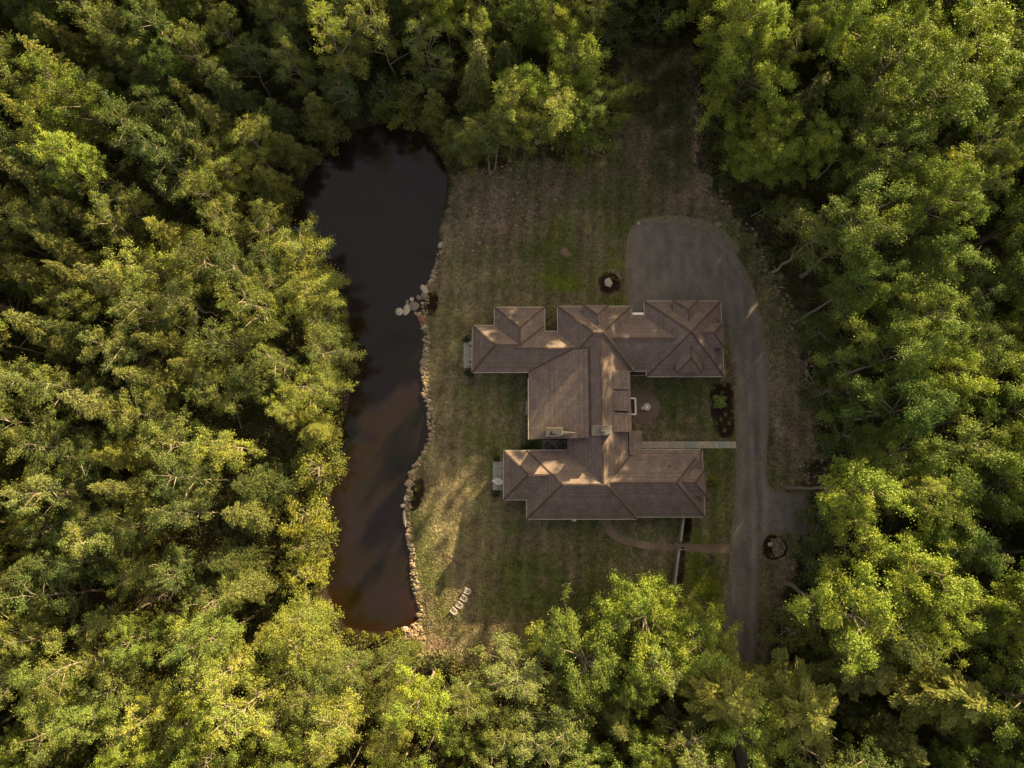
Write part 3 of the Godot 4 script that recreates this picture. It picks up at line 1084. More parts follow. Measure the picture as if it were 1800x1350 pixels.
	road_edge = smooth_ring(PackedVector2Array([Vector2(18.84, -38.97), Vector2(19.57, -41.71), Vector2(21.67, -42.89), Vector2(26.38, -42.89), Vector2(30.87, -42.1), Vector2(34.55, -40.14), Vector2(37.21, -36.82), Vector2(39.23, -32.38), Vector2(40.13, -28.37), Vector2(40.9, -23.65), Vector2(41.24, -18.06), Vector2(40.79, -9.83), Vector2(40.14, -4.44), Vector2(40.1, -0.36), Vector2(41.1, 0.87), Vector2(43.56, 1.4), Vector2(46.38, 1.67), Vector2(46.28, 7.5), Vector2(41.43, 7.5), Vector2(39.46, 8.19), Vector2(38.64, 10.25), Vector2(37.97, 16.37), Vector2(37.19, 23.05), Vector2(36.44, 29.2), Vector2(36.47, 35.25), Vector2(38.7, 43.93), Vector2(34.35, 43.93), Vector2(32.57, 35.25), Vector2(32.27, 28.79), Vector2(32.26, 21.39), Vector2(33.25, 12.98), Vector2(33.92, 7.84), Vector2(34.83, 1.75), Vector2(35.34, -7.12), Vector2(35.77, -14.38), Vector2(35.53, -18.99), Vector2(34.76, -22.15), Vector2(33.27, -23.65), Vector2(22.98, -23.65), Vector2(18.97, -25.06), Vector2(18.77, -28.37), Vector2(18.63, -34.11)]), 4)
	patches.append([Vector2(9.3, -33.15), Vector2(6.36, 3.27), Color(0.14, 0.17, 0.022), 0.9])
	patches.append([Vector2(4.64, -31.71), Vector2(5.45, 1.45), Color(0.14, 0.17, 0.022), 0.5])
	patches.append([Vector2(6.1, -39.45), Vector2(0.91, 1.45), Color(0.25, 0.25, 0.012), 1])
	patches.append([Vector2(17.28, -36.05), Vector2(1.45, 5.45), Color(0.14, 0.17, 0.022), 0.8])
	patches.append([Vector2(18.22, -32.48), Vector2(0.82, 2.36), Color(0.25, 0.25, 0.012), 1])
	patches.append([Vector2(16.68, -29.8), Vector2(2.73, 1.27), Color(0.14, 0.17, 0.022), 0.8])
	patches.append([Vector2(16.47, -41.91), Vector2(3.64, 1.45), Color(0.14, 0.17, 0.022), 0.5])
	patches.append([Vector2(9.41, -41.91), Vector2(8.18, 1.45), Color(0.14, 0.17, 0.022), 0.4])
	patches.append([Vector2(-2.79, -34.11), Vector2(5.45, 2.36), Color(0.34, 0.285, 0.175), 0.6])
	patches.append([Vector2(-2.82, -41.91), Vector2(6.36, 6.36), Color(0.3, 0.215, 0.16), 0.6])
	patches.append([Vector2(-6.65, -48.85), Vector2(3.64, 3.64), Color(0.3, 0.215, 0.16), 0.5])
	patches.append([Vector2(9.51, -49.86), Vector2(6.36, 3.64), Color(0.3, 0.215, 0.16), 0.6])
	patches.append([Vector2(-10.88, -13.46), Vector2(2.18, 14.55), Color(0.34, 0.285, 0.175), 0.6])
	patches.append([Vector2(-5.53, -26.48), Vector2(3.64, 5.45), Color(0.34, 0.285, 0.175), 0.5])
	patches.append([Vector2(-8.85, 4.37), Vector2(3.27, 6.36), Color(0.34, 0.285, 0.175), 0.7])
	patches.append([Vector2(-2.2, 8.7), Vector2(2.36, 5.45), Color(0.34, 0.285, 0.175), 0.6])
	patches.append([Vector2(-7.42, 14.68), Vector2(1.82, 4.55), Color(0.34, 0.285, 0.175), 0.7])
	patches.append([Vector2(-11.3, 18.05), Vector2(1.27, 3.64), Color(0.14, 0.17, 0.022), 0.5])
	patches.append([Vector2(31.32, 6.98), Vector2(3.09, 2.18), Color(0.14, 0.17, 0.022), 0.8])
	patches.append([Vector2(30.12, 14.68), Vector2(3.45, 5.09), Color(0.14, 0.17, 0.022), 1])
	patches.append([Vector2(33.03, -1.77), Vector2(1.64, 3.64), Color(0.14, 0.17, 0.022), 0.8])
	patches.append([Vector2(30.01, 6.55), Vector2(0.91, 1.82), Color(0.34, 0.285, 0.175), 0.6])
	patches.append([Vector2(0, -13.46), Vector2(2.18, 3.64), Color(0.115, 0.13, 0.045), 0.8])
	patches.append([Vector2(26.23, -11.64), Vector2(5.45, 4.09), Color(0.115, 0.13, 0.045), 1.4])
	patches.append([Vector2(5.61, -37.02), Vector2(10, 2.73), Color(0.115, 0.13, 0.045), 0.9])
	patches.append([Vector2(17.83, -39.94), Vector2(3.64, 2.73), Color(0.115, 0.13, 0.045), 0.8])
	patches.append([Vector2(0, -32.19), Vector2(4.55, 1.82), Color(0.115, 0.13, 0.045), 0.7])
	patches.append([Vector2(14.2, -46.86), Vector2(5.45, 3.64), Color(0.115, 0.13, 0.045), 0.5])
	patches.append([Vector2(20.97, -51.87), Vector2(4.55, 7.27), Color(0.115, 0.13, 0.045), 0.6])
	patches.append([Vector2(6.98, 15.52), Vector2(10.91, 6.82), Color(0.115, 0.13, 0.045), 1.3])
	patches.append([Vector2(9.64, 12.13), Vector2(2.36, 1.27), Color(0.34, 0.285, 0.175), 0.4])
	patches.append([Vector2(18.37, 12.98), Vector2(4.55, 1.82), Color(0.34, 0.285, 0.175), 0.4])
	patches.append([Vector2(0, 6.98), Vector2(3.64, 1.82), Color(0.115, 0.13, 0.045), 0.6])
	patches.append([Vector2(47.27, -22.71), Vector2(2.18, 14.55), Color(0.3, 0.215, 0.16), 0.7])
	patches.append([Vector2(43.66, -8.02), Vector2(2.55, 8.18), Color(0.3, 0.215, 0.16), 0.6])
	patches.append([Vector2(41.96, -9.83), Vector2(0.73, 9.09), Color(0.34, 0.285, 0.175), 0.7])
	patches.append([Vector2(43.75, 12.98), Vector2(2.36, 2.73), Color(0.3, 0.215, 0.16), 0.9])
	patches.append([Vector2(39.87, 19.72), Vector2(1.64, 5.45), Color(0.3, 0.215, 0.16), 0.9])
	patches.append([Vector2(39.35, 5.24), Vector2(0.55, 1.82), Color(0.3, 0.215, 0.16), 0.6])
	patches.append([Vector2(27.46, -46.86), Vector2(4.55, 2.73), Color(0.3, 0.215, 0.16), 0.7])
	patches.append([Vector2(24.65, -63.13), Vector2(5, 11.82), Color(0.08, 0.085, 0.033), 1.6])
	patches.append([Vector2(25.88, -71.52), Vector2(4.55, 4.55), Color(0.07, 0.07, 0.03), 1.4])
	patches.append([Vector2(31.23, -55.93), Vector2(1.09, 13.64), Color(0.3, 0.215, 0.16), 0.6])
	patches.append([Vector2(21.5, -53.89), Vector2(1.82, 4.55), Color(0.3, 0.215, 0.16), 0.4])
	patches.append([Vector2(35.04, -46.86), Vector2(3.64, 2.73), Color(0.3, 0.215, 0.16), 0.6])
	patches.append([Vector2(41.92, -34.11), Vector2(1.82, 3.64), Color(0.3, 0.215, 0.16), 0.5])
	patches.append([Vector2(20.59, -3.99), Vector2(0.91, 0.55), Color(0.34, 0.285, 0.175), 0.1])
	patches.append([Vector2(25.19, -7.48), Vector2(5.45, 0.45), Color(0.34, 0.285, 0.175), 0.7])
	patches.append([Vector2(-10.71, -1.77), Vector2(1.82, 3.64), Color(0.34, 0.285, 0.175), 0.4])
	patches.append([Vector2(-13.7, -18.99), Vector2(0.91, 7.27), Color(0.34, 0.285, 0.175), 0.4])
	patches.append([Vector2(5.32, 2.63), Vector2(1.82, 0.73), Color(0.115, 0.13, 0.045), 0.5])
	patches.append([Vector2(32.7, 15.52), Vector2(0.45, 5.45), Color(0.34, 0.285, 0.175), 0.5])
	patches.append([Vector2(-12.07, 23.87), Vector2(3.64, 1.45), Color(0.3, 0.215, 0.16), 0.7])
	patches.append([Vector2(-15.09, 23.46), Vector2(1.64, 1.64), Color(0.3, 0.215, 0.16), 1])
	keep_clear.append(road_edge)
	keep_clear.append(smooth_ring(PackedVector2Array([Vector2(13.45, 4.81), Vector2(15.04, 4.81), Vector2(15.71, 6.55), Vector2(17.44, 7.93), Vector2(20.24, 8.79), Vector2(23.75, 9.22), Vector2(28.14, 9.22), Vector2(33.76, 9.39), Vector2(33.88, 10.68), Vector2(28.97, 10.51), Vector2(23.71, 10.25), Vector2(19.33, 9.82), Vector2(16.71, 9.05), Vector2(14.72, 7.67)]), 3))
	keep_clear.append(PackedVector2Array([Vector2(18.88, -14.38), Vector2(19.81, -14.93), Vector2(21.35, -14.84), Vector2(22.69, -14.01), Vector2(23.46, -12.73), Vector2(23.42, -11.46), Vector2(22.75, -10.19), Vector2(21.46, -9.38), Vector2(19.84, -9.38), Vector2(18.77, -9.83)]))
	keep_clear.append(PackedVector2Array([Vector2(31.72, -15.3), Vector2(32.94, -16.03), Vector2(34.76, -16.03), Vector2(35.32, -14.38), Vector2(35.24, -10.73), Vector2(35.09, -7.66), Vector2(34.44, -7.21), Vector2(32.56, -7.3), Vector2(31.91, -9.1), Vector2(31.5, -12.1)]))
	keep_clear.append(PackedVector2Array([Vector2(14.24, -33.54), Vector2(15.47, -34.21), Vector2(16.95, -33.92), Vector2(17.67, -32.57), Vector2(17.36, -31.23), Vector2(16.14, -30.66), Vector2(14.66, -31.04), Vector2(14.03, -32.29)]))
	keep_clear.append(PackedVector2Array([Vector2(38.79, 9.05), Vector2(39.65, 7.93), Vector2(40.71, 7.84), Vector2(42.08, 8.45), Vector2(42.62, 9.73), Vector2(42.12, 10.93), Vector2(40.67, 11.62), Vector2(39.28, 11.45), Vector2(38.63, 10.42)]))
	keep_clear.append(PackedVector2Array([Vector2(-15.85, -0.01), Vector2(-15.07, -0.8), Vector2(-14.08, -0.71), Vector2(-13.62, 0.43), Vector2(-13.85, 2.19), Vector2(-14.53, 3.76), Vector2(-15.59, 4.2), Vector2(-16.22, 3.33)]))
	keep_clear.append(PackedVector2Array([Vector2(-15, -29.13), Vector2(-14.09, -30.37), Vector2(-12.99, -30.85), Vector2(-12.05, -30.28), Vector2(-12.2, -27.9), Vector2(-13.11, -26.95), Vector2(-14.04, -27.61)]))
	keep_clear.append(PackedVector2Array([Vector2(26.96, 5.42), Vector2(27.94, 5.42), Vector2(27.55, 8.7), Vector2(26.56, 9.13), Vector2(26.31, 8.79)]))
	keep_clear.append(PackedVector2Array([Vector2(25.99, 10.34), Vector2(26.7, 10.34), Vector2(26.16, 15.52), Vector2(25.08, 16.37)]))
	keep_clear.append(PackedVector2Array([Vector2(-7.8, -22.9), Vector2(-6.24, -22.9), Vector2(-6.21, -18.25), Vector2(-7.76, -18.25)]))
	keep_clear.append(PackedVector2Array([Vector2(-3.04, -3.64), Vector2(-1.43, -3.64), Vector2(-1.42, 1.23), Vector2(-3.02, 1.23)]))
	keep_clear.append(PackedVector2Array([Vector2(20.49, -6.58), Vector2(35.58, -6.58), Vector2(35.52, -5.33), Vector2(20.45, -5.33)]))
	keep_clear.append(PackedVector2Array([Vector2(-6.26, -25.06), Vector2(19.59, -27.9), Vector2(19.33, -17.6), Vector2(-6.2, -17.6)]))
	keep_clear.append(PackedVector2Array([Vector2(21.65, -28.85), Vector2(34.05, -28.85), Vector2(33.72, -17.32), Vector2(21.69, -17.32)]))
	keep_clear.append(PackedVector2Array([Vector2(2.92, -18.99), Vector2(19, -18.99), Vector2(18.52, -0.01), Vector2(8.46, -0.01), Vector2(8.54, -7.3), Vector2(2.88, -7.12)]))
	keep_clear.append(PackedVector2Array([Vector2(-0.9, -4.44), Vector2(29.92, -4.44), Vector2(29.55, 4.81), Vector2(2.65, 4.81)]))
	build_ground()
	var deep := func(x: float, z: float) -> Color:
		var q := Vector2(x, z)
		var d := edge_distance(q, pond_edge)
		var n := noise.get_noise_2d(x * 2.0, z * 5.0)
		var brown := clampf((1.0 - d / 3.5) * (0.5 if z > 16.0 else 0.06) + n * 0.12, 0.0, 1.0)
		return Color(0.0125, 0.0085, 0.0078).lerp(Color(0.03, 0.014, 0.006), brown) * (1.0 + n * 0.15)
	var pond := piece("pond_water", sheet(pond_edge, -0.16, 1.2, deep, 0.0), M.water)
	pond.set_meta("kind", "structure")
	pond.set_meta("label", "still dark brown water of the long pond")

	var tar := func(x: float, z: float) -> Color:
		var n := noise.get_noise_2d(x * 4.0, z * 2.0)
		var q := edge_distance(Vector2(x, z), road_edge)
		var c := Color(0.205, 0.182, 0.168) * (1.0 + n * 0.16 + noise.get_noise_2d(x * 30.0, z * 9.0) * 0.35 + 0.1 * cos((q - 1.0) * 3.6) * exp(-q * 0.25))
		if z > -20.0 and x < 42.0:
			var mid: float = lerpf(38.7, 37.2, clampf(z / 30.0, 0.0, 1.0))
			var t := absf(absf(x - mid) - 0.95)
			c *= 1.0 + 0.3 * exp(-t * t * 6.0) - 0.14 * exp(-pow(x - mid, 2.0) * 5.0)
		return c.lerp(Color(0.21, 0.16, 0.11), clampf(0.55 - q * 1.1, 0.0, 0.5))
	flat("driveway", "dark worn asphalt driveway with a turning circle and a spur", road_edge, 0.02, M.road, tar, 0.5)
	var dirt := func(x: float, z: float) -> Color:
		return Color(0.3, 0.225, 0.17) * (1.0 + noise.get_noise_2d(x * 9.0, z * 9.0) * 0.5)
	var loam := func(x: float, z: float) -> Color:
		return Color(0.045, 0.028, 0.022) * (1.0 + noise.get_noise_2d(x * 12.0, z * 12.0) * 0.6)
	var brick := func(x: float, z: float) -> Color:
		return Color(0.235, 0.17, 0.14) * (1.0 + noise.get_noise_2d(x * 9.0, z * 9.0) * 0.35)

	flat("path", "curved brown gravel path from the house to the driveway", smooth_ring(PackedVector2Array([Vector2(13.45, 4.81), Vector2(15.04, 4.81), Vector2(15.71, 6.55), Vector2(17.44, 7.93), Vector2(20.24, 8.79), Vector2(23.75, 9.22), Vector2(28.14, 9.22), Vector2(33.76, 9.39), Vector2(33.88, 10.68), Vector2(28.97, 10.51), Vector2(23.71, 10.25), Vector2(19.33, 9.82), Vector2(16.71, 9.05), Vector2(14.72, 7.67)]), 3), 0.012, M.gravel, dirt, 0.6)
	flat("patio", "round brown patio under the white table", smooth_ring(PackedVector2Array([Vector2(18.88, -14.38), Vector2(19.81, -14.93), Vector2(21.35, -14.84), Vector2(22.69, -14.01), Vector2(23.46, -12.73), Vector2(23.42, -11.46), Vector2(22.75, -10.19), Vector2(21.46, -9.38), Vector2(19.84, -9.38), Vector2(18.77, -9.83)]), 4), 0.016, M.gravel, brick, 0.6)
	flat("planting_bed", "dark mulch bed between courtyard lawn and driveway", smooth_ring(PackedVector2Array([Vector2(31.72, -15.3), Vector2(32.94, -16.03), Vector2(34.76, -16.03), Vector2(35.32, -14.38), Vector2(35.24, -10.73), Vector2(35.09, -7.66), Vector2(34.44, -7.21), Vector2(32.56, -7.3), Vector2(31.91, -9.1), Vector2(31.5, -12.1)]), 3), 0.03, M.mulch, loam, 0.7)
	flat("planting_bed", "round dark mulch bed round the pale boulder", smooth_ring(PackedVector2Array([Vector2(14.24, -33.54), Vector2(15.47, -34.21), Vector2(16.95, -33.92), Vector2(17.67, -32.57), Vector2(17.36, -31.23), Vector2(16.14, -30.66), Vector2(14.66, -31.04), Vector2(14.03, -32.29)]), 3), 0.03, M.mulch, loam, 0.7)
	flat("planting_bed", "dark mulch bed beside the pond, south of the stepping stones", smooth_ring(PackedVector2Array([Vector2(-15.85, -0.01), Vector2(-15.07, -0.8), Vector2(-14.08, -0.71), Vector2(-13.62, 0.43), Vector2(-13.85, 2.19), Vector2(-14.53, 3.76), Vector2(-15.59, 4.2), Vector2(-16.22, 3.33)]), 3), 0.03, M.mulch, loam, 0.7)
	flat("planting_bed", "small dark bed behind the stepping stones", smooth_ring(PackedVector2Array([Vector2(-15, -29.13), Vector2(-14.09, -30.37), Vector2(-12.99, -30.85), Vector2(-12.05, -30.28), Vector2(-12.2, -27.9), Vector2(-13.11, -26.95), Vector2(-14.04, -27.61)]), 3), 0.03, M.mulch, loam, 0.7)
	flat("planting_bed", "dark bed along the upper wooden fence", smooth_ring(PackedVector2Array([Vector2(26.96, 5.42), Vector2(27.94, 5.42), Vector2(27.55, 8.7), Vector2(26.56, 9.13), Vector2(26.31, 8.79)]), 3), 0.03, M.mulch, loam, 0.7)
	flat("planting_bed", "dark bed along the lower wooden fence", smooth_ring(PackedVector2Array([Vector2(25.99, 10.34), Vector2(26.7, 10.34), Vector2(26.16, 15.52), Vector2(25.08, 16.37)]), 3), 0.03, M.mulch, loam, 0.7)
	flat("planting_bed", "dark mulch ring with a pebble centre beside the driveway spur", smooth_ring(PackedVector2Array([Vector2(38.79, 9.05), Vector2(39.65, 7.93), Vector2(40.71, 7.84), Vector2(42.08, 8.45), Vector2(42.62, 9.73), Vector2(42.12, 10.93), Vector2(40.67, 11.62), Vector2(39.28, 11.45), Vector2(38.63, 10.42)]), 3), 0.03, M.mulch, loam, 0.7)
	flat("gravel_verge", "band of grey gravel round the turning circle", smooth_ring(PackedVector2Array([Vector2(20.25, -42.69), Vector2(21.69, -43.48), Vector2(26.42, -44.08), Vector2(30.64, -43.48), Vector2(34.07, -42.1), Vector2(36.15, -40.14), Vector2(37.45, -37.99), Vector2(36.67, -37.41), Vector2(34.54, -39.94), Vector2(30.86, -41.91), Vector2(26.38, -42.79), Vector2(21.67, -42.79)]), 3), 0.008, M.gravel, dirt, 0.7)
	var walk := Node3D.new()
	walk.name = "walkway"
	walk.set_meta("kind", "structure")
	walk.set_meta("label", "straight walk of pale stone slabs from entry porch to driveway")
	add_child(walk)
	var sx: float = 20.47
	rng.seed = 9
	for k in 17:
		var l := 0.87 * rng.randf_range(0.93, 1.07)
		piece("slab", box_mesh(Vector3(sx + l * 0.5, 0.03, -6.05), Vector3(l - 0.03, 0.06, 1.07)), [M.slab, M.slab_warm, M.slab_cool, M.slab_warm][rng.randi() % 4], walk)
		sx += l
	var pad := piece("terrace", box_mesh(Vector3(-6.9, 0.06, -20.53), Vector3(1.76, 0.12, 4.37)), M.slab)
	pad.set_meta("kind", "structure")
	pad.set_meta("label", "smooth concrete terrace at the west end of the upper wing")
	var flags := Node3D.new()
	flags.name = "terrace_001"
	flags.set_meta("kind", "structure")
	flags.set_meta("label", "paved terrace of grey flagstones at the west end of the lower wing")
	add_child(flags)
	for c in 2:
		for k in 4:
			piece("flagstone", box_mesh(Vector3(-3.02 + (c + 0.5) * 0.8, 0.06, -3.46 + (k + 0.5) * 1.13 + c * 0.0), Vector3(0.77, 0.12, 1.09)), [M.slab, M.slab_cool, M.slab][(k + c) % 3], flags)
	var house := thing("house", "rambling brown shingled house with many hipped roofs and two chimneys", "house", Vector3.ZERO)
	roof(house, -6.21, 5.08, -24.62, -17.17, 3.02, 3, "x", "We", "hipped roof of the upper west wing", true)
	roof(house, 0.45, 14.25, -23.7, -17.17, 3, 2.65, "x", "", "lower roof joining the upper west wing to the main block", true)
	roof(house, -2.75, 5.13, -27.55, -20.79, 3.04, 2.9, "z", "N", "hipped roof of the small north wing with a vent pipe", true)
	roof(house, 7.18, 18.82, -27.65, -17.28, 3.3, 4.25, "x", "WE", "broad hipped roof at the head of the main block", true)
	roof(house, 14.47, 25.89, -26.32, -17.38, 2.9, 3.35, "x", "", "roof of the link between main block and garage", true)
	roof(house, 20.93, 32.97, -28.55, -16.49, 3.06, 4.75, "x", "WE", "big hipped garage roof with three dormers", true)
	roof(house, -1.27, 7.98, -5.01, 2.42, 2.97, 3.05, "x", "W", "hipped roof of the lower west wing", true)
	roof(house, 2.23, 18.87, -5.04, 5.3, 3, 4.35, "x", "WE", "large hipped roof of the lower wing", true)
	roof(house, 12.13, 29.17, -5.16, 4.98, 2.9, 3.95, "x", "E", "hipped roof of the lower east wing", true)
	roof(house, 8.47, 18.28, -21.94, -0.17, 3.2, 4.1, "z", "w", "long gabled roof of the main block", false)
	piece("wall", box_mesh(Vector3(13.34, 1.5, -11.25), Vector3(8.89, 4.2, 16.17)), M.siding, house)
	var hall := shed(house, "roof", 11.5, 6.4, 2.58, 3.15, -20.23, -6.73, 0.25)
	hall.set_meta("label", "wide low-pitched roof of the hall facing the pond")
	piece("gutter", box_mesh(Vector3(2.52, 3.08, -11.48), Vector3(0.11, 0.13, 9.51)), M.trim, hall)
	piece("fascia", box_mesh(Vector3(2.58, 3.05, -6.71), Vector3(0.06, 0.2, 0.02)), M.trim, hall)
	var hall_wall := piece("wall", box_mesh(Vector3(7.29, 1.35, -13.73), Vector3(8.42, 3.1, 13.01)), M.siding, house)
	for k in 4:
		window(hall_wall, Vector3(3.08, 1.5, -15.33 + k * 2.1), Basis(Vector3.UP, PI / 2).scaled(Vector3(1, 1.2, 1)))
	var valley := start()
	cap_line(valley, Vector3(2.68, 3.2, -17.27), Vector3(9.44, 5.68, -20.43))
	piece("valley_flashing", made(valley), M.ridge, hall)
	shed(house, "bay_roof", 2.98, 3.0, 2.14, 2.85, -12.74, -10.57, 0.15)
	piece("bay", box_mesh(Vector3(2.74, 1.35, -11.65), Vector3(0.9, 2.7, 1.87)), M.siding, house)
	dormer(house, 25.03, 29.02, -28.28, -24.23, 4.6, 1.6, "z", "N")
	dormer(house, 25.19, 29.17, -21.64, -16.78, 4.7, 1.6, "z", "S")
	dormer(house, 28.85, 32.75, -24.65, -20.67, 4.7, 1.6, "x", "E")
	dormer(house, 11.04, 15.06, -27.46, -23.28, 4.9, 1.6, "z", "N")
	dormer(house, 25.12, 29.1, -2.12, 1.91, 4.4, 1.6, "x", "E")
	var d651 := shed(house, "dormer_roof", 15.32, 5.8, 17.99, 5.3, -16.99, -14.11, 0.22)
	piece("dormer_wall", box_mesh(Vector3(16.75, 3.9, -15.55), Vector3(2.18, 2.4, 2.58)), M.siding, d651)
	for k in 2:
		window(d651, Vector3(17.84, 4.3, -16.2 + k * 1.3), Basis(Vector3.UP, -PI / 2))
	var d686 := shed(house, "dormer_roof", 15.25, 5.86, 18, 5.3, -13.94, -10.87, 0.22)
	piece("dormer_wall", box_mesh(Vector3(16.73, 3.9, -12.4), Vector3(2.25, 2.4, 2.77)), M.siding, d686)
	for k in 2:
		window(d686, Vector3(17.85, 4.3, -13.05 + k * 1.3), Basis(Vector3.UP, -PI / 2))
	var d725 := shed(house, "dormer_roof", 15.18, 5.91, 18.02, 5.3, -10.56, -7.67, 0.22)
	piece("dormer_wall", box_mesh(Vector3(16.7, 3.9, -9.12), Vector3(2.34, 2.4, 2.6)), M.siding, d725)
	for k in 2:
		window(d725, Vector3(17.87, 4.3, -9.77 + k * 1.3), Basis(Vector3.UP, -PI / 2))
	var porch := shed(house, "porch_roof", 17.84, 3.95, 19.91, 3.25, -8.01, -4.3, 0.18)
	for k in 2:
		piece("post", box_mesh(Vector3(19.66, 1.5, -7.81 + k * 2.4), Vector3(0.16, 3.0, 0.16)), M.trim, porch)
	piece("door", box_mesh(Vector3(17.8, 1.05, -6.51), Vector3(0.06, 2.1, 1.0)), M.dark, house)
	chimney(house, 5.09, 7.38, -8.11, -7.01, 0.5, 8.0, 6.26, -7.56, Vector2(0.75, 0.76), M.metal)
	chimney(house, 11.87, 14.44, -8.38, -7.04, 3.0, 8.8, 13.24, -7.78, Vector2(0.82, 0.74), M.zinc)
	var saddle := start()
	face(saddle, [Vector3(7.38, 6, -7.56), Vector3(7.38, 4.8, -7.95), Vector3(9.58, 5.78, -7.56)])
	face(saddle, [Vector3(7.38, 6, -7.56), Vector3(9.58, 5.78, -7.56), Vector3(7.38, 4.8, -7.18)])
	piece("chimney_saddle", made(saddle), M.stucco, house)
	pipe(house, 0.43, 4.3, -26.01, 0.4, M.zinc)
	pipe(house, 23.53, 5.1, -2.62, 0.4, M.dark)
	piece("canopy", box_mesh(Vector3(19.89, 3.0, -26.51), Vector3(1.75, 0.16, 0.4)), M.white, house)
	var rail_s := start()
	bx(rail_s, Vector3(20.06, 0.95, -17.01), Vector3(2.17, 0.06, 0.1))
	for k in 8:
		bx(rail_s, Vector3(19.08 + k * 0.28, 0.45, -17.01), Vector3(0.05, 0.94, 0.05))
	piece("porch_railing", made(rail_s), M.trim, house)
	var rail := start()
	for q in [[18.82, -13.14, 0.8, 0.14], [18.82, -10.65, 0.8, 0.14], [19.21, -11.9, 0.14, 2.49]]:
		bx(rail, Vector3(q[0], 2.6, q[1]), Vector3(q[2], 0.12, q[3]))
		bx(rail, Vector3(q[0], 1.75, q[1]), Vector3(maxf(q[2] - 0.1, 0.06), 0.06, maxf(q[3] - 0.1, 0.06)))
	for k in 9:
		bx(rail, Vector3(19.21, 2.17, lerpf(-13.14, -10.65, k / 8.0)), Vector3(0.05, 0.78, 0.05))
	piece("balcony_railing", made(rail), M.white, house)
	piece("balcony", box_mesh(Vector3(18.82, 1.55, -11.9), Vector3(0.8, 0.2, 2.49)), M.dark, house)
	for k in 2:
		piece("balcony_post", box_mesh(Vector3(19.21, 0.72, lerpf(-13.14, -10.65, float(k))), Vector3(0.14, 1.46, 0.14)), M.white, house)
	piece("heat_pump", box_mesh(Vector3(9.61, 0.45, 5.53), Vector3(0.55, 0.9, 0.4)), M.white, house)
	for k in 3:
		piece("garage_door", box_mesh(Vector3(23.53 + k * 3.4, 1.2, -28.09), Vector3(2.6, 2.4, 0.08)), M.trim, house)
	var yard := piece("courtyard", box_mesh(Vector3(6.69, 0.03, -5.78), Vector3(3.86, 0.06, 1.97)), M.slab_cool)
	yard.set_meta("kind", "structure")
	yard.set_meta("label", "small paved courtyard below the dark chimney")
	stones = [stone_mesh(1, 0.6, 0.62), stone_mesh(2, 0.55, 0.58), stone_mesh(3, 0.5, 0.66), stone_mesh(4, 0.28, 0.62), stone_mesh(5, 0.6, 0.7), stone_mesh(6, 0.65, 0.55)]
	var lounge: Node3D
	lounge = thing("lawn_chair", "weathered slatted lawn chair, topmost of the four facing the pond", "chair", Vector3(-6.84, 0, 16.2), deg_to_rad(250), "lawn chairs in a row by the pond")
	lounge_parts(lounge, M.weathered, M.seat)
	copy_of(lounge, Vector3(-7.39, 0, 17.21), deg_to_rad(236), "weathered slatted lawn chair, second from the top of the row of four")
	copy_of(lounge, Vector3(-8.05, 0, 18.22), deg_to_rad(234), "weathered slatted lawn chair, third from the top of the row of four")
	copy_of(lounge, Vector3(-8.85, 0, 19.1), deg_to_rad(228), "weathered slatted lawn chair, lowest of the four facing the pond")
	var white_chair := thing("terrace_chair", "white slatted chair with a pointed footrest on the flagstone terrace", "chair", Vector3(-2.14, 0.12, -0.31), deg_to_rad(262))
	lounge_parts(white_chair, M.white, M.white)
	white_chair.scale = Vector3(1.05, 1, 1.05)
	var foot := start()
	for k in 3:
		bx(foot, Vector3(0, 0.24 - k * 0.03, 0.55 + k * 0.16), Vector3(0.56 - k * 0.18, 0.03, 0.13))
	piece("footrest", made(foot), M.white, white_chair)
	var wc610 := thing("terrace_chair", "woven grey chair at the upper end of the concrete terrace", "chair", Vector3(-6.55, 0.12, -21.78), deg_to_rad(250), "chairs on the concrete terrace")
	lounge_parts(wc610, M.weathered, M.wicker)
	var wc638 := thing("terrace_chair", "woven grey chair at the lower end of the concrete terrace", "chair", Vector3(-6.53, 0.12, -19.17), deg_to_rad(262), "chairs on the concrete terrace")
	lounge_parts(wc638, M.weathered, M.wicker)
	var table := thing("garden_table", "round white openwork table on the brown patio", "table", Vector3(21.34, 0, -12.02))
	var tp := start()
	for k in 28:
		var a := TAU * k / 28.0
		bx(tp, Vector3(cos(a) * 0.5, 0.72, sin(a) * 0.5), Vector3(0.07, 0.03, 0.13), Basis(Vector3.UP, -a))
		if k % 2 == 0:
			bx(tp, Vector3(cos(a) * 0.3, 0.72, sin(a) * 0.3), Vector3(0.34, 0.025, 0.05), Basis(Vector3.UP, -a + 0.35))
	disc(tp, Vector3(0, 0.71, 0), 0.15, 0.025)
	piece("table_top", made(tp), M.white, table)
	for k in 4:
		var lg := start()
		var a := TAU * k / 4.0 + 0.5
		bar(lg, Vector3(cos(a) * 0.36, 0.02, sin(a) * 0.36), Vector3(cos(a) * 0.12, 0.71, sin(a) * 0.12), 0.022)
		piece("leg", made(lg), M.white, table)
	var iron := thing("garden_chair", "white openwork chair drawn up beside the round white table", "chair", Vector3(20.71, 0, -11.82), deg_to_rad(255))
	var sp := start()
	for k in 16:
		var a := TAU * k / 16.0
		bx(sp, Vector3(cos(a) * 0.2, 0.45, sin(a) * 0.2), Vector3(0.05, 0.03, 0.09), Basis(Vector3.UP, -a))
	for k in 4:
		bx(sp, Vector3((k - 1.5) * 0.09, 0.452, 0), Vector3(0.03, 0.02, 0.36))
	piece("seat", made(sp), M.white, iron)
	var bk := start()
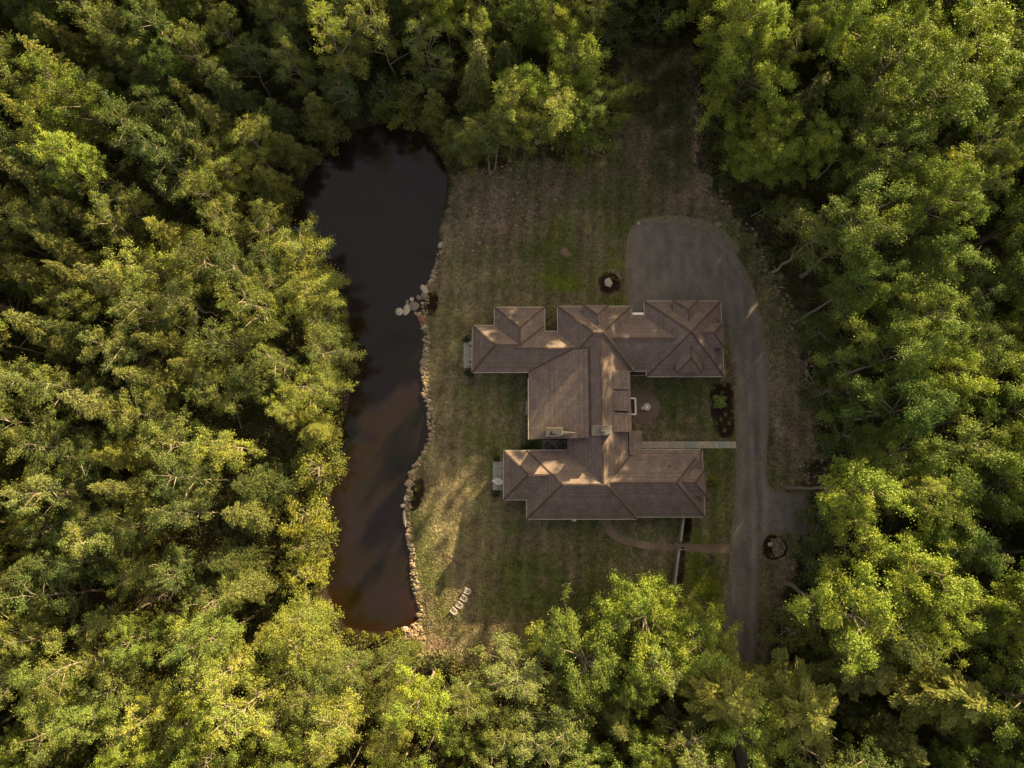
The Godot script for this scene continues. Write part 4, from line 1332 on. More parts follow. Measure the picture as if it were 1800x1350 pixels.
	tube(bk, PackedVector3Array([Vector3(-0.22, 0.45, 0.16), Vector3(-0.22, 0.75, 0.24), Vector3(-0.1, 0.9, 0.28), Vector3(0.1, 0.9, 0.28), Vector3(0.22, 0.75, 0.24), Vector3(0.22, 0.45, 0.16)]), PackedFloat32Array([0.03, 0.03, 0.03, 0.03, 0.03, 0.03]), 6)
	for k in 4:
		bar(bk, Vector3((k - 1.5) * 0.1, 0.46, 0.17), Vector3((k - 1.5) * 0.08, 0.88, 0.27), 0.014)
	piece("backrest", made(bk), M.white, iron)
	for s in [[-1, -1], [1, -1], [-1, 1], [1, 1]]:
		var lg := start()
		bar(lg, Vector3(s[0] * 0.22, 0.02, s[1] * 0.2), Vector3(s[0] * 0.16, 0.45, s[1] * 0.14), 0.016)
		piece("leg", made(lg), M.white, iron)
	var grill := thing("grill", "dark kettle grill half hidden under the courtyard eave", "grill", Vector3(6.46, 0.06, -5.51))
	var gb := start()
	tube(gb, PackedVector3Array([Vector3(0, 0.55, 0), Vector3(0, 0.66, 0), Vector3(0, 0.84, 0), Vector3(0, 1.0, 0), Vector3(0, 1.06, 0)]), PackedFloat32Array([0.1, 0.24, 0.3, 0.2, 0.05]), 14)
	piece("kettle", made(gb), M.metal, grill)
	for k in 3:
		var lg := start()
		bar(lg, Vector3(cos(k * 2.1) * 0.3, 0.0, sin(k * 2.1) * 0.3), Vector3(cos(k * 2.1) * 0.12, 0.6, sin(k * 2.1) * 0.12), 0.016)
		piece("leg", made(lg), M.metal, grill)
	var pc0 := thing("patio_chair", "dark patio chair at the left of the courtyard", "chair", Vector3(5.66, 0.06, -5.87), deg_to_rad(40), "dark chairs in the courtyard")
	lounge_parts(pc0, M.metal, M.wicker)
	var pc1 := thing("patio_chair", "dark patio chair under the chimney side of the courtyard", "chair", Vector3(7.54, 0.06, -6.23), deg_to_rad(200), "dark chairs in the courtyard")
	lounge_parts(pc1, M.metal, M.wicker)
	var pc2 := thing("patio_chair", "dark patio chair in the courtyard's right corner", "chair", Vector3(7.8, 0.06, -5.33), deg_to_rad(300), "dark chairs in the courtyard")
	lounge_parts(pc2, M.metal, M.wicker)
	var fa1 := Vector3(26.31, 0, 4.99)
	var fb1 := Vector3(25.7, 0, 8.64)
	var fn1 := thing("wooden_fence", "grey board fence running from the house eave to the path", "fence", fa1, 0.0, "wooden fences by the path")
	build_fence(fn1, fb1 - fa1)
	var fa2 := Vector3(25.39, 0, 10.04)
	var fb2 := Vector3(24.52, 0, 15.27)
	var fn2 := thing("wooden_fence", "grey board fence running from the path under the lime-green tree", "fence", fa2, 0.0, "wooden fences by the path")
	build_fence(fn2, fb2 - fa2)
	var fa3 := Vector3(25.52, 0, 10.02)
	var fb3 := Vector3(26.99, 0, 10.1)
	var fn3 := thing("wooden_fence", "short low board along the south side of the path", "fence", fa3, 0.0, "wooden fences by the path")
	build_fence(fn3, fb3 - fa3)
	var bench := thing("stone_bench", "pale slab bench under the trees right of the driveway", "bench", Vector3(45.94, 0, 22.55), deg_to_rad(-12))
	piece("seat", box_mesh(Vector3(0, 0.45, 0), Vector3(0.85, 0.12, 1.9)), M.slab_warm, bench)
	for k in [-1.0, 1.0]:
		piece("support", box_mesh(Vector3(0, 0.18, k * 0.6), Vector3(0.6, 0.42, 0.25)), M.slab, bench)
	var st945 := thing("stump", "pale round cut stump under the trees above the lawn", "stump", Vector3(4.36, 0, -56.9), 0.0, "cut stumps")
	var sd945 := start()
	disc(sd945, Vector3(0, 0.3, 0), 0.55, 0.03)
	piece("cut_top", made(sd945), M.stone_pale, st945)
	var sb945 := start()
	bar(sb945, Vector3(0, -0.1, 0), Vector3(0, 0.3, 0), 0.63, 0.55, 14)
	piece("bark", made(sb945), M.bark_grey, st945)
	var st1370 := thing("stump", "pale round cut stump beside the bent grey trunk", "stump", Vector3(43.79, 0, -33.39), 0.0, "cut stumps")
	var sd1370 := start()
	disc(sd1370, Vector3(0, 0.3, 0), 0.45, 0.03)
	piece("cut_top", made(sd1370), M.stone_pale, st1370)
	var sb1370 := start()
	bar(sb1370, Vector3(0, -0.1, 0), Vector3(0, 0.3, 0), 0.52, 0.45, 14)
	piece("bark", made(sb1370), M.bark_grey, st1370)
	boulder(1, "brown", 8.61, -0.2, -37.7, Vector3(1.5, 0.6, 1.1), -25, "wide flat brown rock lying in the lawn above the house", "", "flat_rock")
	boulder(0, "grey", 11.83, 0.06, -52.78, Vector3(0.6, 0.63, 0.83), 0, "large grey boulder at the wood's edge above the lawn", "single boulders on the lawn", "boulder")
	boulder(3, "grey", -0.29, 0.04, -52.27, Vector3(0.45, 0.41, 0.45), 120, "flat grey stone beside the thin trunks above the lawn", "single boulders on the lawn", "boulder")
	boulder(1, "tan", 34.09, 0.06, -42.4, Vector3(0.72, 0.59, 0.6), 20, "tan rounded boulder on the gravel above the turning circle", "single boulders on the lawn", "boulder")
	boulder(0, "pale", 21, 0.03, -42.6, Vector3(0.35, 0.32, 0.35), 155, "small pale stone at the turning circle's upper left corner", "single boulders on the lawn", "boulder")
	boulder(2, "pale", 15.71, 0.17, -32.48, Vector3(0.64, 0.68, 0.89), 20, "pale boulder in the round mulch bed", "single boulders on the lawn", "boulder")
	boulder(0, "pale", 39.84, 0.14, 9.31, Vector3(0.4, 0.36, 0.4), 52, "pale stone in the dark ring beside the spur", "single boulders on the lawn", "boulder")
	boulder(0, "grey", -4.99, 0.04, -43.09, Vector3(0.45, 0.41, 0.45), 202, "grey stone in the rough grass above the pond's bend", "single boulders on the lawn", "boulder")
	boulder(2, "grey", -5.35, 0.04, -39.26, Vector3(0.4, 0.36, 0.4), 245, "grey stone in the rough grass nearest the pond's bend", "single boulders on the lawn", "boulder")
	boulder(1, "tan", -4.79, 0.02, -40.63, Vector3(0.25, 0.23, 0.25), 79, "small orange stone in the rough grass by the pond's bend", "single boulders on the lawn", "boulder")
	boulder(0, "grey", 8.63, 0.03, -57.05, Vector3(0.3, 0.27, 0.3), 46, "small grey stone under the thin trees, right of the stump", "single boulders on the lawn", "boulder")
	boulder(3, "pale", -18.29, 0.04, -27.61, Vector3(0.62, 0.76, 0.69), 15, "flat white stepping stone farthest out in the pond", "stepping stones in the pond", "stepping_stone")
	boulder(3, "pale", -17.14, 0.05, -27.9, Vector3(0.57, 0.88, 1.01), -15, "flat white oblong stepping stone next to the round grey one", "stepping stones in the pond", "stepping_stone")
	boulder(3, "grey", -15.95, 0.07, -28.51, Vector3(0.85, 0.86, 0.77), 0, "round grey stepping stone against the bank", "stepping stones in the pond", "stepping_stone")
	boulder(0, "pale", -10.47, -0.06, -52.48, Vector3(0.28, 0.2, 0.19), 113, "small pale shore stone level with the pond's upper pool, first from the top there", "stones along the pond's edge", "boulder")
	boulder(0, "pale", -11.75, -0.03, -38.87, Vector3(0.45, 0.5, 0.68), 134, "medium-sized pale shore stone level with the round mulch bed, first from the top there", "stones along the pond's edge", "boulder")
	boulder(2, "tan", -11.81, -0.05, -37.7, Vector3(0.37, 0.27, 0.25), 99, "medium-sized tan shore stone level with the round mulch bed, second from the top there", "stones along the pond's edge", "boulder")
	boulder(5, "tan", -12.33, -0.05, -35.76, Vector3(0.31, 0.3, 0.37), 259, "medium-sized tan shore stone level with the round mulch bed, fourth from the top there", "stones along the pond's edge", "boulder")
	boulder(2, "tan", -12.82, -0.04, -34.4, Vector3(0.38, 0.39, 0.49), 3, "medium-sized tan shore stone level with the round mulch bed, fifth from the top there", "stones along the pond's edge", "boulder")
	boulder(5, "tan", -12.86, -0.03, -33.44, Vector3(0.57, 0.5, 0.54), 216, "medium-sized tan shore stone level with the round mulch bed, sixth from the top there", "stones along the pond's edge", "boulder")
	boulder(2, "pale", -13.28, -0.04, -32.67, Vector3(0.4, 0.45, 0.62), 132, "medium-sized pale shore stone level with the round mulch bed, seventh from the top there", "stones along the pond's edge", "boulder")
	boulder(2, "pale", -13.96, -0.06, -31.9, Vector3(0.29, 0.24, 0.24), 265, "small pale shore stone level with the stepping stones, first from the top there", "stones along the pond's edge", "boulder")
	boulder(1, "pale", -14.36, -0.01, -31.23, Vector3(0.63, 0.7, 0.99), 34, "large pale shore stone level with the stepping stones, second from the top there", "stones along the pond's edge", "boulder")
	boulder(1, "grey", -14.18, -0.02, -30.37, Vector3(0.66, 0.6, 0.68), 182, "large grey shore stone level with the stepping stones, third from the top there", "stones along the pond's edge", "boulder")
	boulder(2, "grey", -15.19, -0.04, -29.99, Vector3(0.37, 0.4, 0.54), 51, "medium-sized grey shore stone level with the stepping stones, fourth from the top there", "stones along the pond's edge", "boulder")
	boulder(1, "pale", -16.34, -0.04, -29.61, Vector3(0.47, 0.39, 0.4), 62, "medium-sized pale shore stone level with the stepping stones, fifth from the top there", "stones along the pond's edge", "boulder")
	boulder(2, "tan", -17.06, -0.05, -29.23, Vector3(0.24, 0.3, 0.47), 357, "small tan shore stone level with the stepping stones, sixth from the top there", "stones along the pond's edge", "boulder")
	boulder(0, "pale", -14.4, -0.05, -28.94, Vector3(0.51, 0.35, 0.29), 165, "small pale shore stone level with the stepping stones, seventh from the top there", "stones along the pond's edge", "boulder")
	boulder(5, "tan", -15.57, -0.05, -27.33, Vector3(0.47, 0.35, 0.32), 317, "small tan shore stone level with the stepping stones, eighth from the top there", "stones along the pond's edge", "boulder")
	boulder(2, "pale", -15.05, -0.05, -27.14, Vector3(0.5, 0.35, 0.3), 69, "small pale shore stone level with the stepping stones, ninth from the top there", "stones along the pond's edge", "boulder")
	boulder(0, "red", -14.49, -0, -26.29, Vector3(0.68, 0.76, 1.06), 186, "large reddish shore stone level with the stepping stones, tenth from the top there", "stones along the pond's edge", "boulder")
	boulder(2, "pale", -14.16, -0.04, -25.15, Vector3(0.56, 0.41, 0.38), 148, "small pale shore stone level with the stepping stones, eleventh from the top there", "stones along the pond's edge", "boulder")
	boulder(1, "pale", -13.96, -0.06, -24.5, Vector3(0.22, 0.24, 0.32), 58, "small pale shore stone level with the upper wing, first from the top there", "stones along the pond's edge", "boulder")
	boulder(1, "tan", -13.77, -0.05, -22.62, Vector3(0.35, 0.3, 0.32), 164, "small tan shore stone level with the upper wing, third from the top there", "stones along the pond's edge", "boulder")
	boulder(5, "pale", -13.76, -0.05, -21.59, Vector3(0.27, 0.27, 0.34), 333, "medium-sized pale shore stone level with the upper wing, fourth from the top there", "stones along the pond's edge", "boulder")
	boulder(5, "tan", -13.98, -0.03, -20.57, Vector3(0.52, 0.47, 0.53), 18, "medium-sized tan shore stone level with the upper wing, fifth from the top there", "stones along the pond's edge", "boulder")
	boulder(5, "tan", -14.32, -0.01, -19.17, Vector3(0.88, 0.7, 0.7), 110, "large tan shore stone level with the upper wing, sixth from the top there", "stones along the pond's edge", "boulder")
	boulder(1, "grey", -14.09, -0.05, -18.52, Vector3(0.29, 0.3, 0.39), 269, "small grey shore stone level with the upper wing, seventh from the top there", "stones along the pond's edge", "boulder")
	boulder(2, "tan", -14.49, -0.04, -18.06, Vector3(0.38, 0.39, 0.5), 26, "medium-sized tan shore stone level with the upper wing, eighth from the top there", "stones along the pond's edge", "boulder")
	boulder(0, "tan", -13.63, -0.05, -17.6, Vector3(0.29, 0.27, 0.31), 253, "medium-sized tan shore stone level with the upper wing, ninth from the top there", "stones along the pond's edge", "boulder")
	boulder(1, "grey", -13.64, -0.06, -16.77, Vector3(0.24, 0.2, 0.21), 172, "small grey shore stone level with the white table, first from the top there", "stones along the pond's edge", "boulder")
	boulder(5, "tan", -13.76, -0.03, -15.94, Vector3(0.66, 0.53, 0.53), 270, "medium-sized tan shore stone level with the white table, second from the top there", "stones along the pond's edge", "boulder")
	boulder(5, "tan", -13.82, -0.03, -14.84, Vector3(0.53, 0.5, 0.58), 38, "medium-sized tan shore stone level with the white table, third from the top there", "stones along the pond's edge", "boulder")
	boulder(1, "tan", -14, -0.03, -13.92, Vector3(0.68, 0.47, 0.41), 137, "large tan shore stone level with the white table, fourth from the top there", "stones along the pond's edge", "boulder")
	boulder(5, "pale", -13.21, -0.04, -13.01, Vector3(0.48, 0.43, 0.48), 206, "medium-sized pale shore stone level with the white table, fifth from the top there", "stones along the pond's edge", "boulder")
	boulder(1, "grey", -12.88, -0.04, -11.91, Vector3(0.36, 0.39, 0.52), 6, "medium-sized grey shore stone level with the white table, sixth from the top there", "stones along the pond's edge", "boulder")
	boulder(5, "pale", -13.29, -0.04, -10.82, Vector3(0.54, 0.4, 0.36), 113, "medium-sized pale shore stone level with the white table, seventh from the top there", "stones along the pond's edge", "boulder")
	boulder(2, "pale", -13.33, -0.06, -9.74, Vector3(0.26, 0.2, 0.2), 287, "small pale shore stone level with the two chimneys, first from the top there", "stones along the pond's edge", "boulder")
	boulder(1, "pale", -13.01, -0.06, -7.75, Vector3(0.33, 0.24, 0.21), 21, "small pale shore stone level with the two chimneys, third from the top there", "stones along the pond's edge", "boulder")
	boulder(0, "tan", -12.71, -0.05, -6.85, Vector3(0.35, 0.3, 0.33), 152, "medium-sized tan shore stone level with the two chimneys, fourth from the top there", "stones along the pond's edge", "boulder")
	boulder(5, "tan", -13.47, -0.05, -5.6, Vector3(0.36, 0.3, 0.32), 105, "medium-sized tan shore stone level with the two chimneys, fifth from the top there", "stones along the pond's edge", "boulder")
	boulder(5, "tan", -13.94, -0.03, -4.79, Vector3(0.53, 0.47, 0.52), 48, "medium-sized tan shore stone level with the two chimneys, sixth from the top there", "stones along the pond's edge", "boulder")
	boulder(2, "pale", -14.58, -0.06, -3.9, Vector3(0.32, 0.24, 0.22), 262, "small pale shore stone level with the two chimneys, seventh from the top there", "stones along the pond's edge", "boulder")
	boulder(1, "grey", -15.23, -0.04, -2.93, Vector3(0.29, 0.35, 0.53), 326, "small grey shore stone level with the two chimneys, eighth from the top there", "stones along the pond's edge", "boulder")
	boulder(1, "tan", -15.78, -0.03, -1.68, Vector3(0.64, 0.47, 0.43), 190, "medium-sized tan shore stone level with the lower wing, first from the top there", "stones along the pond's edge", "boulder")
	boulder(2, "tan", -16.18, -0.02, -0.01, Vector3(0.61, 0.6, 0.74), 132, "large tan shore stone level with the lower wing, second from the top there", "stones along the pond's edge", "boulder")
	boulder(2, "pale", -16.06, -0.04, 1.14, Vector3(0.29, 0.37, 0.59), 61, "large pale shore stone level with the lower wing, third from the top there", "stones along the pond's edge", "boulder")
	boulder(5, "pale", -16.56, -0.04, 2.28, Vector3(0.53, 0.41, 0.39), 269, "large pale shore stone level with the lower wing, fourth from the top there", "stones along the pond's edge", "boulder")
	boulder(1, "pale", -16.92, -0.04, 3.5, Vector3(0.38, 0.39, 0.48), 92, "medium-sized pale shore stone level with the lower wing, fifth from the top there", "stones along the pond's edge", "boulder")
	boulder(5, "pale", -16.08, -0.06, 7.06, Vector3(0.29, 0.2, 0.18), 290, "small pale shore stone level with the wooden fences, first from the top there", "stones along the pond's edge", "boulder")
	boulder(1, "tan", -15.86, -0.03, 8.19, Vector3(0.58, 0.53, 0.6), 128, "medium-sized tan shore stone level with the wooden fences, second from the top there", "stones along the pond's edge", "boulder")
	boulder(5, "pale", -15.52, -0.05, 9.39, Vector3(0.36, 0.35, 0.42), 42, "small pale shore stone level with the wooden fences, third from the top there", "stones along the pond's edge", "boulder")
	boulder(2, "pale", -15.34, -0.05, 10.59, Vector3(0.37, 0.3, 0.3), 190, "small pale shore stone level with the wooden fences, fourth from the top there", "stones along the pond's edge", "boulder")
	boulder(0, "tan", -15.22, -0.04, 12.3, Vector3(0.57, 0.4, 0.35), 206, "medium-sized tan shore stone level with the wooden fences, fifth from the top there", "stones along the pond's edge", "boulder")
	boulder(2, "tan", -15.2, -0.05, 13.66, Vector3(0.35, 0.35, 0.43), 11, "small tan shore stone level with the lawn chairs, first from the top there", "stones along the pond's edge", "boulder")
	boulder(2, "pale", -14.94, -0.06, 15.86, Vector3(0.17, 0.2, 0.3), 50, "small pale shore stone level with the lawn chairs, second from the top there", "stones along the pond's edge", "boulder")
	boulder(0, "tan", -14.02, -0.05, 18.89, Vector3(0.31, 0.26, 0.27), 59, "small tan shore stone level with the lawn chairs, third from the top there", "stones along the pond's edge", "boulder")
	boulder(2, "tan", -14.2, -0.04, 19.81, Vector3(0.54, 0.41, 0.39), 352, "small tan shore stone level with the lawn chairs, fourth from the top there", "stones along the pond's edge", "boulder")
	boulder(2, "grey", -13.93, -0.05, 20.64, Vector3(0.44, 0.34, 0.33), 188, "medium-sized grey shore stone level with the pond's foot, first from the top there", "stones along the pond's edge", "boulder")
	boulder(5, "pale", -16.28, -0.03, 21.89, Vector3(0.58, 0.5, 0.53), 204, "medium-sized pale shore stone level with the pond's foot, second from the top there", "stones along the pond's edge", "boulder")
	boulder(0, "pale", -14.7, -0.04, 22.39, Vector3(0.39, 0.35, 0.4), 128, "small pale shore stone level with the pond's foot, third from the top there", "stones along the pond's edge", "boulder")
	boulder(2, "tan", -15.34, -0.03, 22.72, Vector3(0.65, 0.53, 0.54), 206, "medium-sized tan shore stone level with the pond's foot, fourth from the top there", "stones along the pond's edge", "boulder")
	boulder(2, "grey", -16.38, -0.04, 23.13, Vector3(0.31, 0.37, 0.56), 309, "large grey shore stone level with the pond's foot, fifth from the top there", "stones along the pond's edge", "boulder")
	boulder(5, "tan", -14.1, -0.06, 23.21, Vector3(0.27, 0.24, 0.26), 309, "small tan shore stone level with the pond's foot, sixth from the top there", "stones along the pond's edge", "boulder")
	boulder(0, "pale", -13.72, -0.06, 23.87, Vector3(0.19, 0.21, 0.3), 83, "small pale shore stone level with the pond's foot, seventh from the top there", "stones along the pond's edge", "boulder")
	boulder(0, "grey", -15.98, -0.04, 23.96, Vector3(0.38, 0.4, 0.52), 105, "medium-sized grey shore stone level with the pond's foot, eighth from the top there", "stones along the pond's edge", "boulder")
	boulder(2, "pale", -15.09, -0.05, 24.2, Vector3(0.34, 0.35, 0.44), 312, "small pale shore stone level with the pond's foot, ninth from the top there", "stones along the pond's edge", "boulder")
	boulder(0, "tan", -14.61, -0.05, 25.19, Vector3(0.44, 0.3, 0.25), 286, "small tan shore stone level with the pond's foot, tenth from the top there", "stones along the pond's edge", "boulder")
	boulder(2, "pale", -16.67, 0.01, 5.33, Vector3(0.3, 0.59, 1.46), 8, "long pale stone lying like a log on the pond's east bank", "stones along the pond's edge", "boulder")
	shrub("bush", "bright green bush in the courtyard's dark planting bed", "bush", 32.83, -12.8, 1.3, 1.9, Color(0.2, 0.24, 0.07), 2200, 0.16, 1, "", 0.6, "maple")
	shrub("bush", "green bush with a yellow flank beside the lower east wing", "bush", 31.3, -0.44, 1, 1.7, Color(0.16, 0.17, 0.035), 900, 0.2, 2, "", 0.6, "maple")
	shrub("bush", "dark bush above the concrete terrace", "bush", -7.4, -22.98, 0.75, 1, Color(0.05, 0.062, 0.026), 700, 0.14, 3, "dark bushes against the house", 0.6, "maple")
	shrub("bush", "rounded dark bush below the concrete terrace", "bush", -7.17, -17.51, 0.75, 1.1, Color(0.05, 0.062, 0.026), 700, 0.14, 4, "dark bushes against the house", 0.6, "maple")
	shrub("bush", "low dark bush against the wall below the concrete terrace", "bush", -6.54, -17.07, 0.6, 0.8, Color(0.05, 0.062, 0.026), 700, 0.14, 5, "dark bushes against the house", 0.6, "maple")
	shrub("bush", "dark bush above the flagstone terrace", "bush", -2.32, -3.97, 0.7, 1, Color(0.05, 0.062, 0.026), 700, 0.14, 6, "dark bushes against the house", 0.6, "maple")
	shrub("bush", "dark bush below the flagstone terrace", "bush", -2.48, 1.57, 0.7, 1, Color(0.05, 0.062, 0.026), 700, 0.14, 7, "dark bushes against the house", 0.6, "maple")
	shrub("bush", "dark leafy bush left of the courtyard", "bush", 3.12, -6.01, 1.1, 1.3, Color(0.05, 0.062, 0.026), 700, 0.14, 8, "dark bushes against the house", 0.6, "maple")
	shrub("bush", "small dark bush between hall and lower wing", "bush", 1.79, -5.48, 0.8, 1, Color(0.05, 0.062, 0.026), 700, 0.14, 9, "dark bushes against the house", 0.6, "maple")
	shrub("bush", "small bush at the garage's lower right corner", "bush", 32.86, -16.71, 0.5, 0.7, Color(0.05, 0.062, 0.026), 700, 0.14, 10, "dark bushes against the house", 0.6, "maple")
	tuft("ornamental_grass", "small pale green plant in the courtyard bed, upper left corner", "plant", 31.98, -15.02, 0.55, Color(0.22, 0.22, 0.07), 20, "small plants in the courtyard bed")
	tuft("ornamental_grass", "small pale green plant in the courtyard bed, top", "plant", 33.69, -15.62, 0.55, Color(0.22, 0.22, 0.07), 21, "small plants in the courtyard bed")
	tuft("ornamental_grass", "small pale green plant in the courtyard bed, above the bright bush", "plant", 33.41, -14.33, 0.55, Color(0.22, 0.22, 0.07), 22, "small plants in the courtyard bed")
	tuft("ornamental_grass", "small pale green plant in the courtyard bed, just below the bright bush", "plant", 33.75, -10.92, 0.55, Color(0.22, 0.22, 0.07), 23, "small plants in the courtyard bed")
	tuft("ornamental_grass", "small pale green plant in the courtyard bed, middle, below the bush", "plant", 32.99, -10.1, 0.55, Color(0.22, 0.22, 0.07), 24, "small plants in the courtyard bed")
	tuft("ornamental_grass", "small pale green plant in the courtyard bed, left side, lower half", "plant", 32.16, -9.51, 0.55, Color(0.22, 0.22, 0.07), 25, "small plants in the courtyard bed")
	tuft("ornamental_grass", "small pale green plant in the courtyard bed, right side, lower half", "plant", 34.23, -9.42, 0.55, Color(0.22, 0.22, 0.07), 26, "small plants in the courtyard bed")
	tuft("ornamental_grass", "small pale green plant in the courtyard bed, lowest of all", "plant", 33.46, -8.38, 0.55, Color(0.22, 0.22, 0.07), 27, "small plants in the courtyard bed")
	tuft("ornamental_grass", "small pale green plant in the courtyard bed, beside the driveway", "plant", 34.99, -11.28, 0.55, Color(0.22, 0.22, 0.07), 28, "small plants in the courtyard bed")
	tuft("ornamental_grass", "small pale green plant in the courtyard bed, right edge, reddish", "plant", 34.57, -10.01, 0.55, Color(0.17, 0.1, 0.05), 29, "small plants in the courtyard bed")
	tuft("ornamental_grass", "spiky green grass clump, upper one in the bed by the pond", "plant", -14.77, 0.7, 0.75, Color(0.14, 0.16, 0.05), 40, "clumps in the mulch beds")
	tuft("ornamental_grass", "spiky green grass clump, lower one in the bed by the pond", "plant", -15.45, 2.19, 0.6, Color(0.14, 0.16, 0.05), 41, "clumps in the mulch beds")
	tuft("ornamental_grass", "tiny plant at the foot of the bed by the pond", "plant", -15.33, 3.68, 0.35, Color(0.14, 0.16, 0.05), 42, "clumps in the mulch beds")
	tuft("ornamental_grass", "green clump at the top of the stepping-stone bed", "plant", -12.8, -30.56, 0.7, Color(0.14, 0.16, 0.05), 43, "clumps in the mulch beds")
	tuft("ornamental_grass", "round green clump at the foot of the stepping-stone bed", "plant", -13.12, -27.52, 0.55, Color(0.14, 0.16, 0.05), 44, "clumps in the mulch beds")
	tuft("ornamental_grass", "thin yellow clump in the stepping-stone bed", "plant", -14.16, -29.04, 0.4, Color(0.14, 0.16, 0.05), 45, "clumps in the mulch beds")
	tuft("ornamental_grass", "leafy plant right of the pale boulder in the round bed", "plant", 16.47, -33.15, 0.6, Color(0.14, 0.16, 0.05), 46, "clumps in the mulch beds")
	tuft("ornamental_grass", "small pale plant at the right of the round mulch bed", "plant", 17.11, -32.77, 0.45, Color(0.14, 0.16, 0.05), 47, "clumps in the mulch beds")
	tuft("ornamental_grass", "tiny plant above the pale boulder in the round bed", "plant", 15.46, -33.83, 0.35, Color(0.14, 0.16, 0.05), 48, "clumps in the mulch beds")
	tuft("ornamental_grass", "green plant at the lower side of the pebble ring", "plant", 39.83, 10.93, 0.6, Color(0.14, 0.16, 0.05), 49, "clumps in the mulch beds")
	tuft("ornamental_grass", "small plant in the bed by the upper fence", "plant", 26.96, 8.01, 0.4, Color(0.14, 0.16, 0.05), 50, "clumps in the mulch beds")
	tuft("ornamental_grass", "green plant in the bed by the lower fence", "plant", 25.8, 13.24, 0.45, Color(0.14, 0.16, 0.05), 51, "clumps in the mulch beds")
	tuft("ornamental_grass", "small plant in the bed by the lower fence", "plant", 25.43, 14, 0.35, Color(0.14, 0.16, 0.05), 52, "clumps in the mulch beds")
	pebbles(null, "pebbles", "grey pebbles filling the ring beside the spur", PackedVector2Array([Vector2(40.06, 8.36), Vector2(41.56, 8.36), Vector2(42.28, 9.56), Vector2(41.77, 10.85), Vector2(40.52, 11.28), Vector2(40.08, 9.73)]), 700, 0.04, 0.12, 61, Color(0.2, 0.17, 0.13))
	pebbles(null, "gravel", "loose grey gravel round the turning circle", PackedVector2Array([Vector2(20.25, -42.69), Vector2(21.69, -43.48), Vector2(26.42, -44.08), Vector2(30.64, -43.48), Vector2(34.07, -42.1), Vector2(36.15, -40.14), Vector2(37.45, -37.99), Vector2(36.67, -37.41), Vector2(34.54, -39.94), Vector2(30.86, -41.91), Vector2(26.38, -42.79), Vector2(21.67, -42.79)]), 4000, 0.03, 0.1, 62, Color(0.2, 0.17, 0.13))
	pebbles(null, "rubble", "broken stones and rubble at the pond's lower right corner", PackedVector2Array([Vector2(-16.42, 22.05), Vector2(-14.88, 21.06), Vector2(-13.67, 21.22), Vector2(-13.12, 23.05), Vector2(-13.32, 25.93), Vector2(-15.03, 26.34), Vector2(-16.19, 24.29)]), 420, 0.06, 0.36, 63, Color(0.26, 0.19, 0.13))
	pebbles(null, "shore_pebbles", "small stones between the boulders along the east bank", PackedVector2Array([Vector2(-12, -38.97), Vector2(-11.06, -38.77), Vector2(-12.11, -34.11), Vector2(-13.45, -30.75), Vector2(-13.84, -26.48), Vector2(-13.22, -22.71), Vector2(-13.52, -18.99), Vector2(-13.07, -14.38), Vector2(-12.29, -10.73), Vector2(-12.39, -6.23), Vector2(-13.62, -4.44), Vector2(-15, -1.77), Vector2(-15.64, 1.75), Vector2(-15.92, 5.24), Vector2(-15.12, 9.56), Vector2(-14.61, 12.98), Vector2(-14.37, 16.37), Vector2(-13.35, 19.72), Vector2(-14.02, 20.97), Vector2(-14.51, 18.05), Vector2(-15.52, 15.52), Vector2(-15.79, 11.28), Vector2(-16.8, 5.24), Vector2(-16.54, 1.05), Vector2(-15.9, -2.22), Vector2(-14.07, -4.88), Vector2(-13.23, -8.02), Vector2(-13.29, -11.01), Vector2(-14.34, -14.38), Vector2(-14.61, -18.99), Vector2(-14.23, -22.71), Vector2(-14.95, -26.66), Vector2(-14.47, -30.75), Vector2(-12.69, -35.08)]), 1100, 0.05, 0.36, 64, Color(0.2, 0.155, 0.115))
	pebbles(null, "scattered_stones", "scattered small stones in the rough grass above the pond's bend", PackedVector2Array([Vector2(-9.53, -51.87), Vector2(0, -53.39), Vector2(10.5, -52.88), Vector2(8.53, -47.85), Vector2(2.82, -41.91), Vector2(-1.87, -37.02), Vector2(-9.35, -37.02), Vector2(-10.82, -41.91)]), 800, 0.03, 0.26, 65, Color(0.2, 0.16, 0.13))
	pebbles(null, "scattered_stones_001", "scattered stones along the rough edge right of the driveway", PackedVector2Array([Vector2(32.51, -73.64), Vector2(32.28, -48.85), Vector2(38.73, -44.87), Vector2(44.61, -32.19), Vector2(48.07, -20.84), Vector2(50.66, -11.64), Vector2(48.98, -0.01), Vector2(44.53, -0.01), Vector2(47.49, -11.64), Vector2(44.98, -22.71), Vector2(40.11, -35.08), Vector2(34.95, -44.87), Vector2(30.81, -47.85), Vector2(31.08, -62.09)]), 600, 0.04, 0.3, 66, Color(0.2, 0.16, 0.125))
	litter()
	build_grass()
	build_undergrowth()
	var lg873 := start()
	tube(lg873, PackedVector3Array([Vector3(-2.32, 0.15, 25.15), Vector3(-0.53, 0.3, 25.54), Vector3(0.86, 0.18, 25.64)]), PackedFloat32Array([0.16, 0.128, 0.07200000000000001]), 8)
	tag(piece("fallen_log", made(lg873), M.bark_pale), "grey fallen log at the lawn's lower edge", "log", "fallen logs")
	var lg730 := start()
	tube(lg730, PackedVector3Array([Vector3(-14.55, 0.15, 27.27), Vector3(-15.42, 0.3, 29.21), Vector3(-16.7, 0.18, 30.84)]), PackedFloat32Array([0.24, 0.192, 0.108]), 8)
	tag(piece("fallen_log", made(lg730), M.bark_pale), "thick pale fallen log below the pond's lower right corner", "log", "fallen logs")
	var lg676 := start()
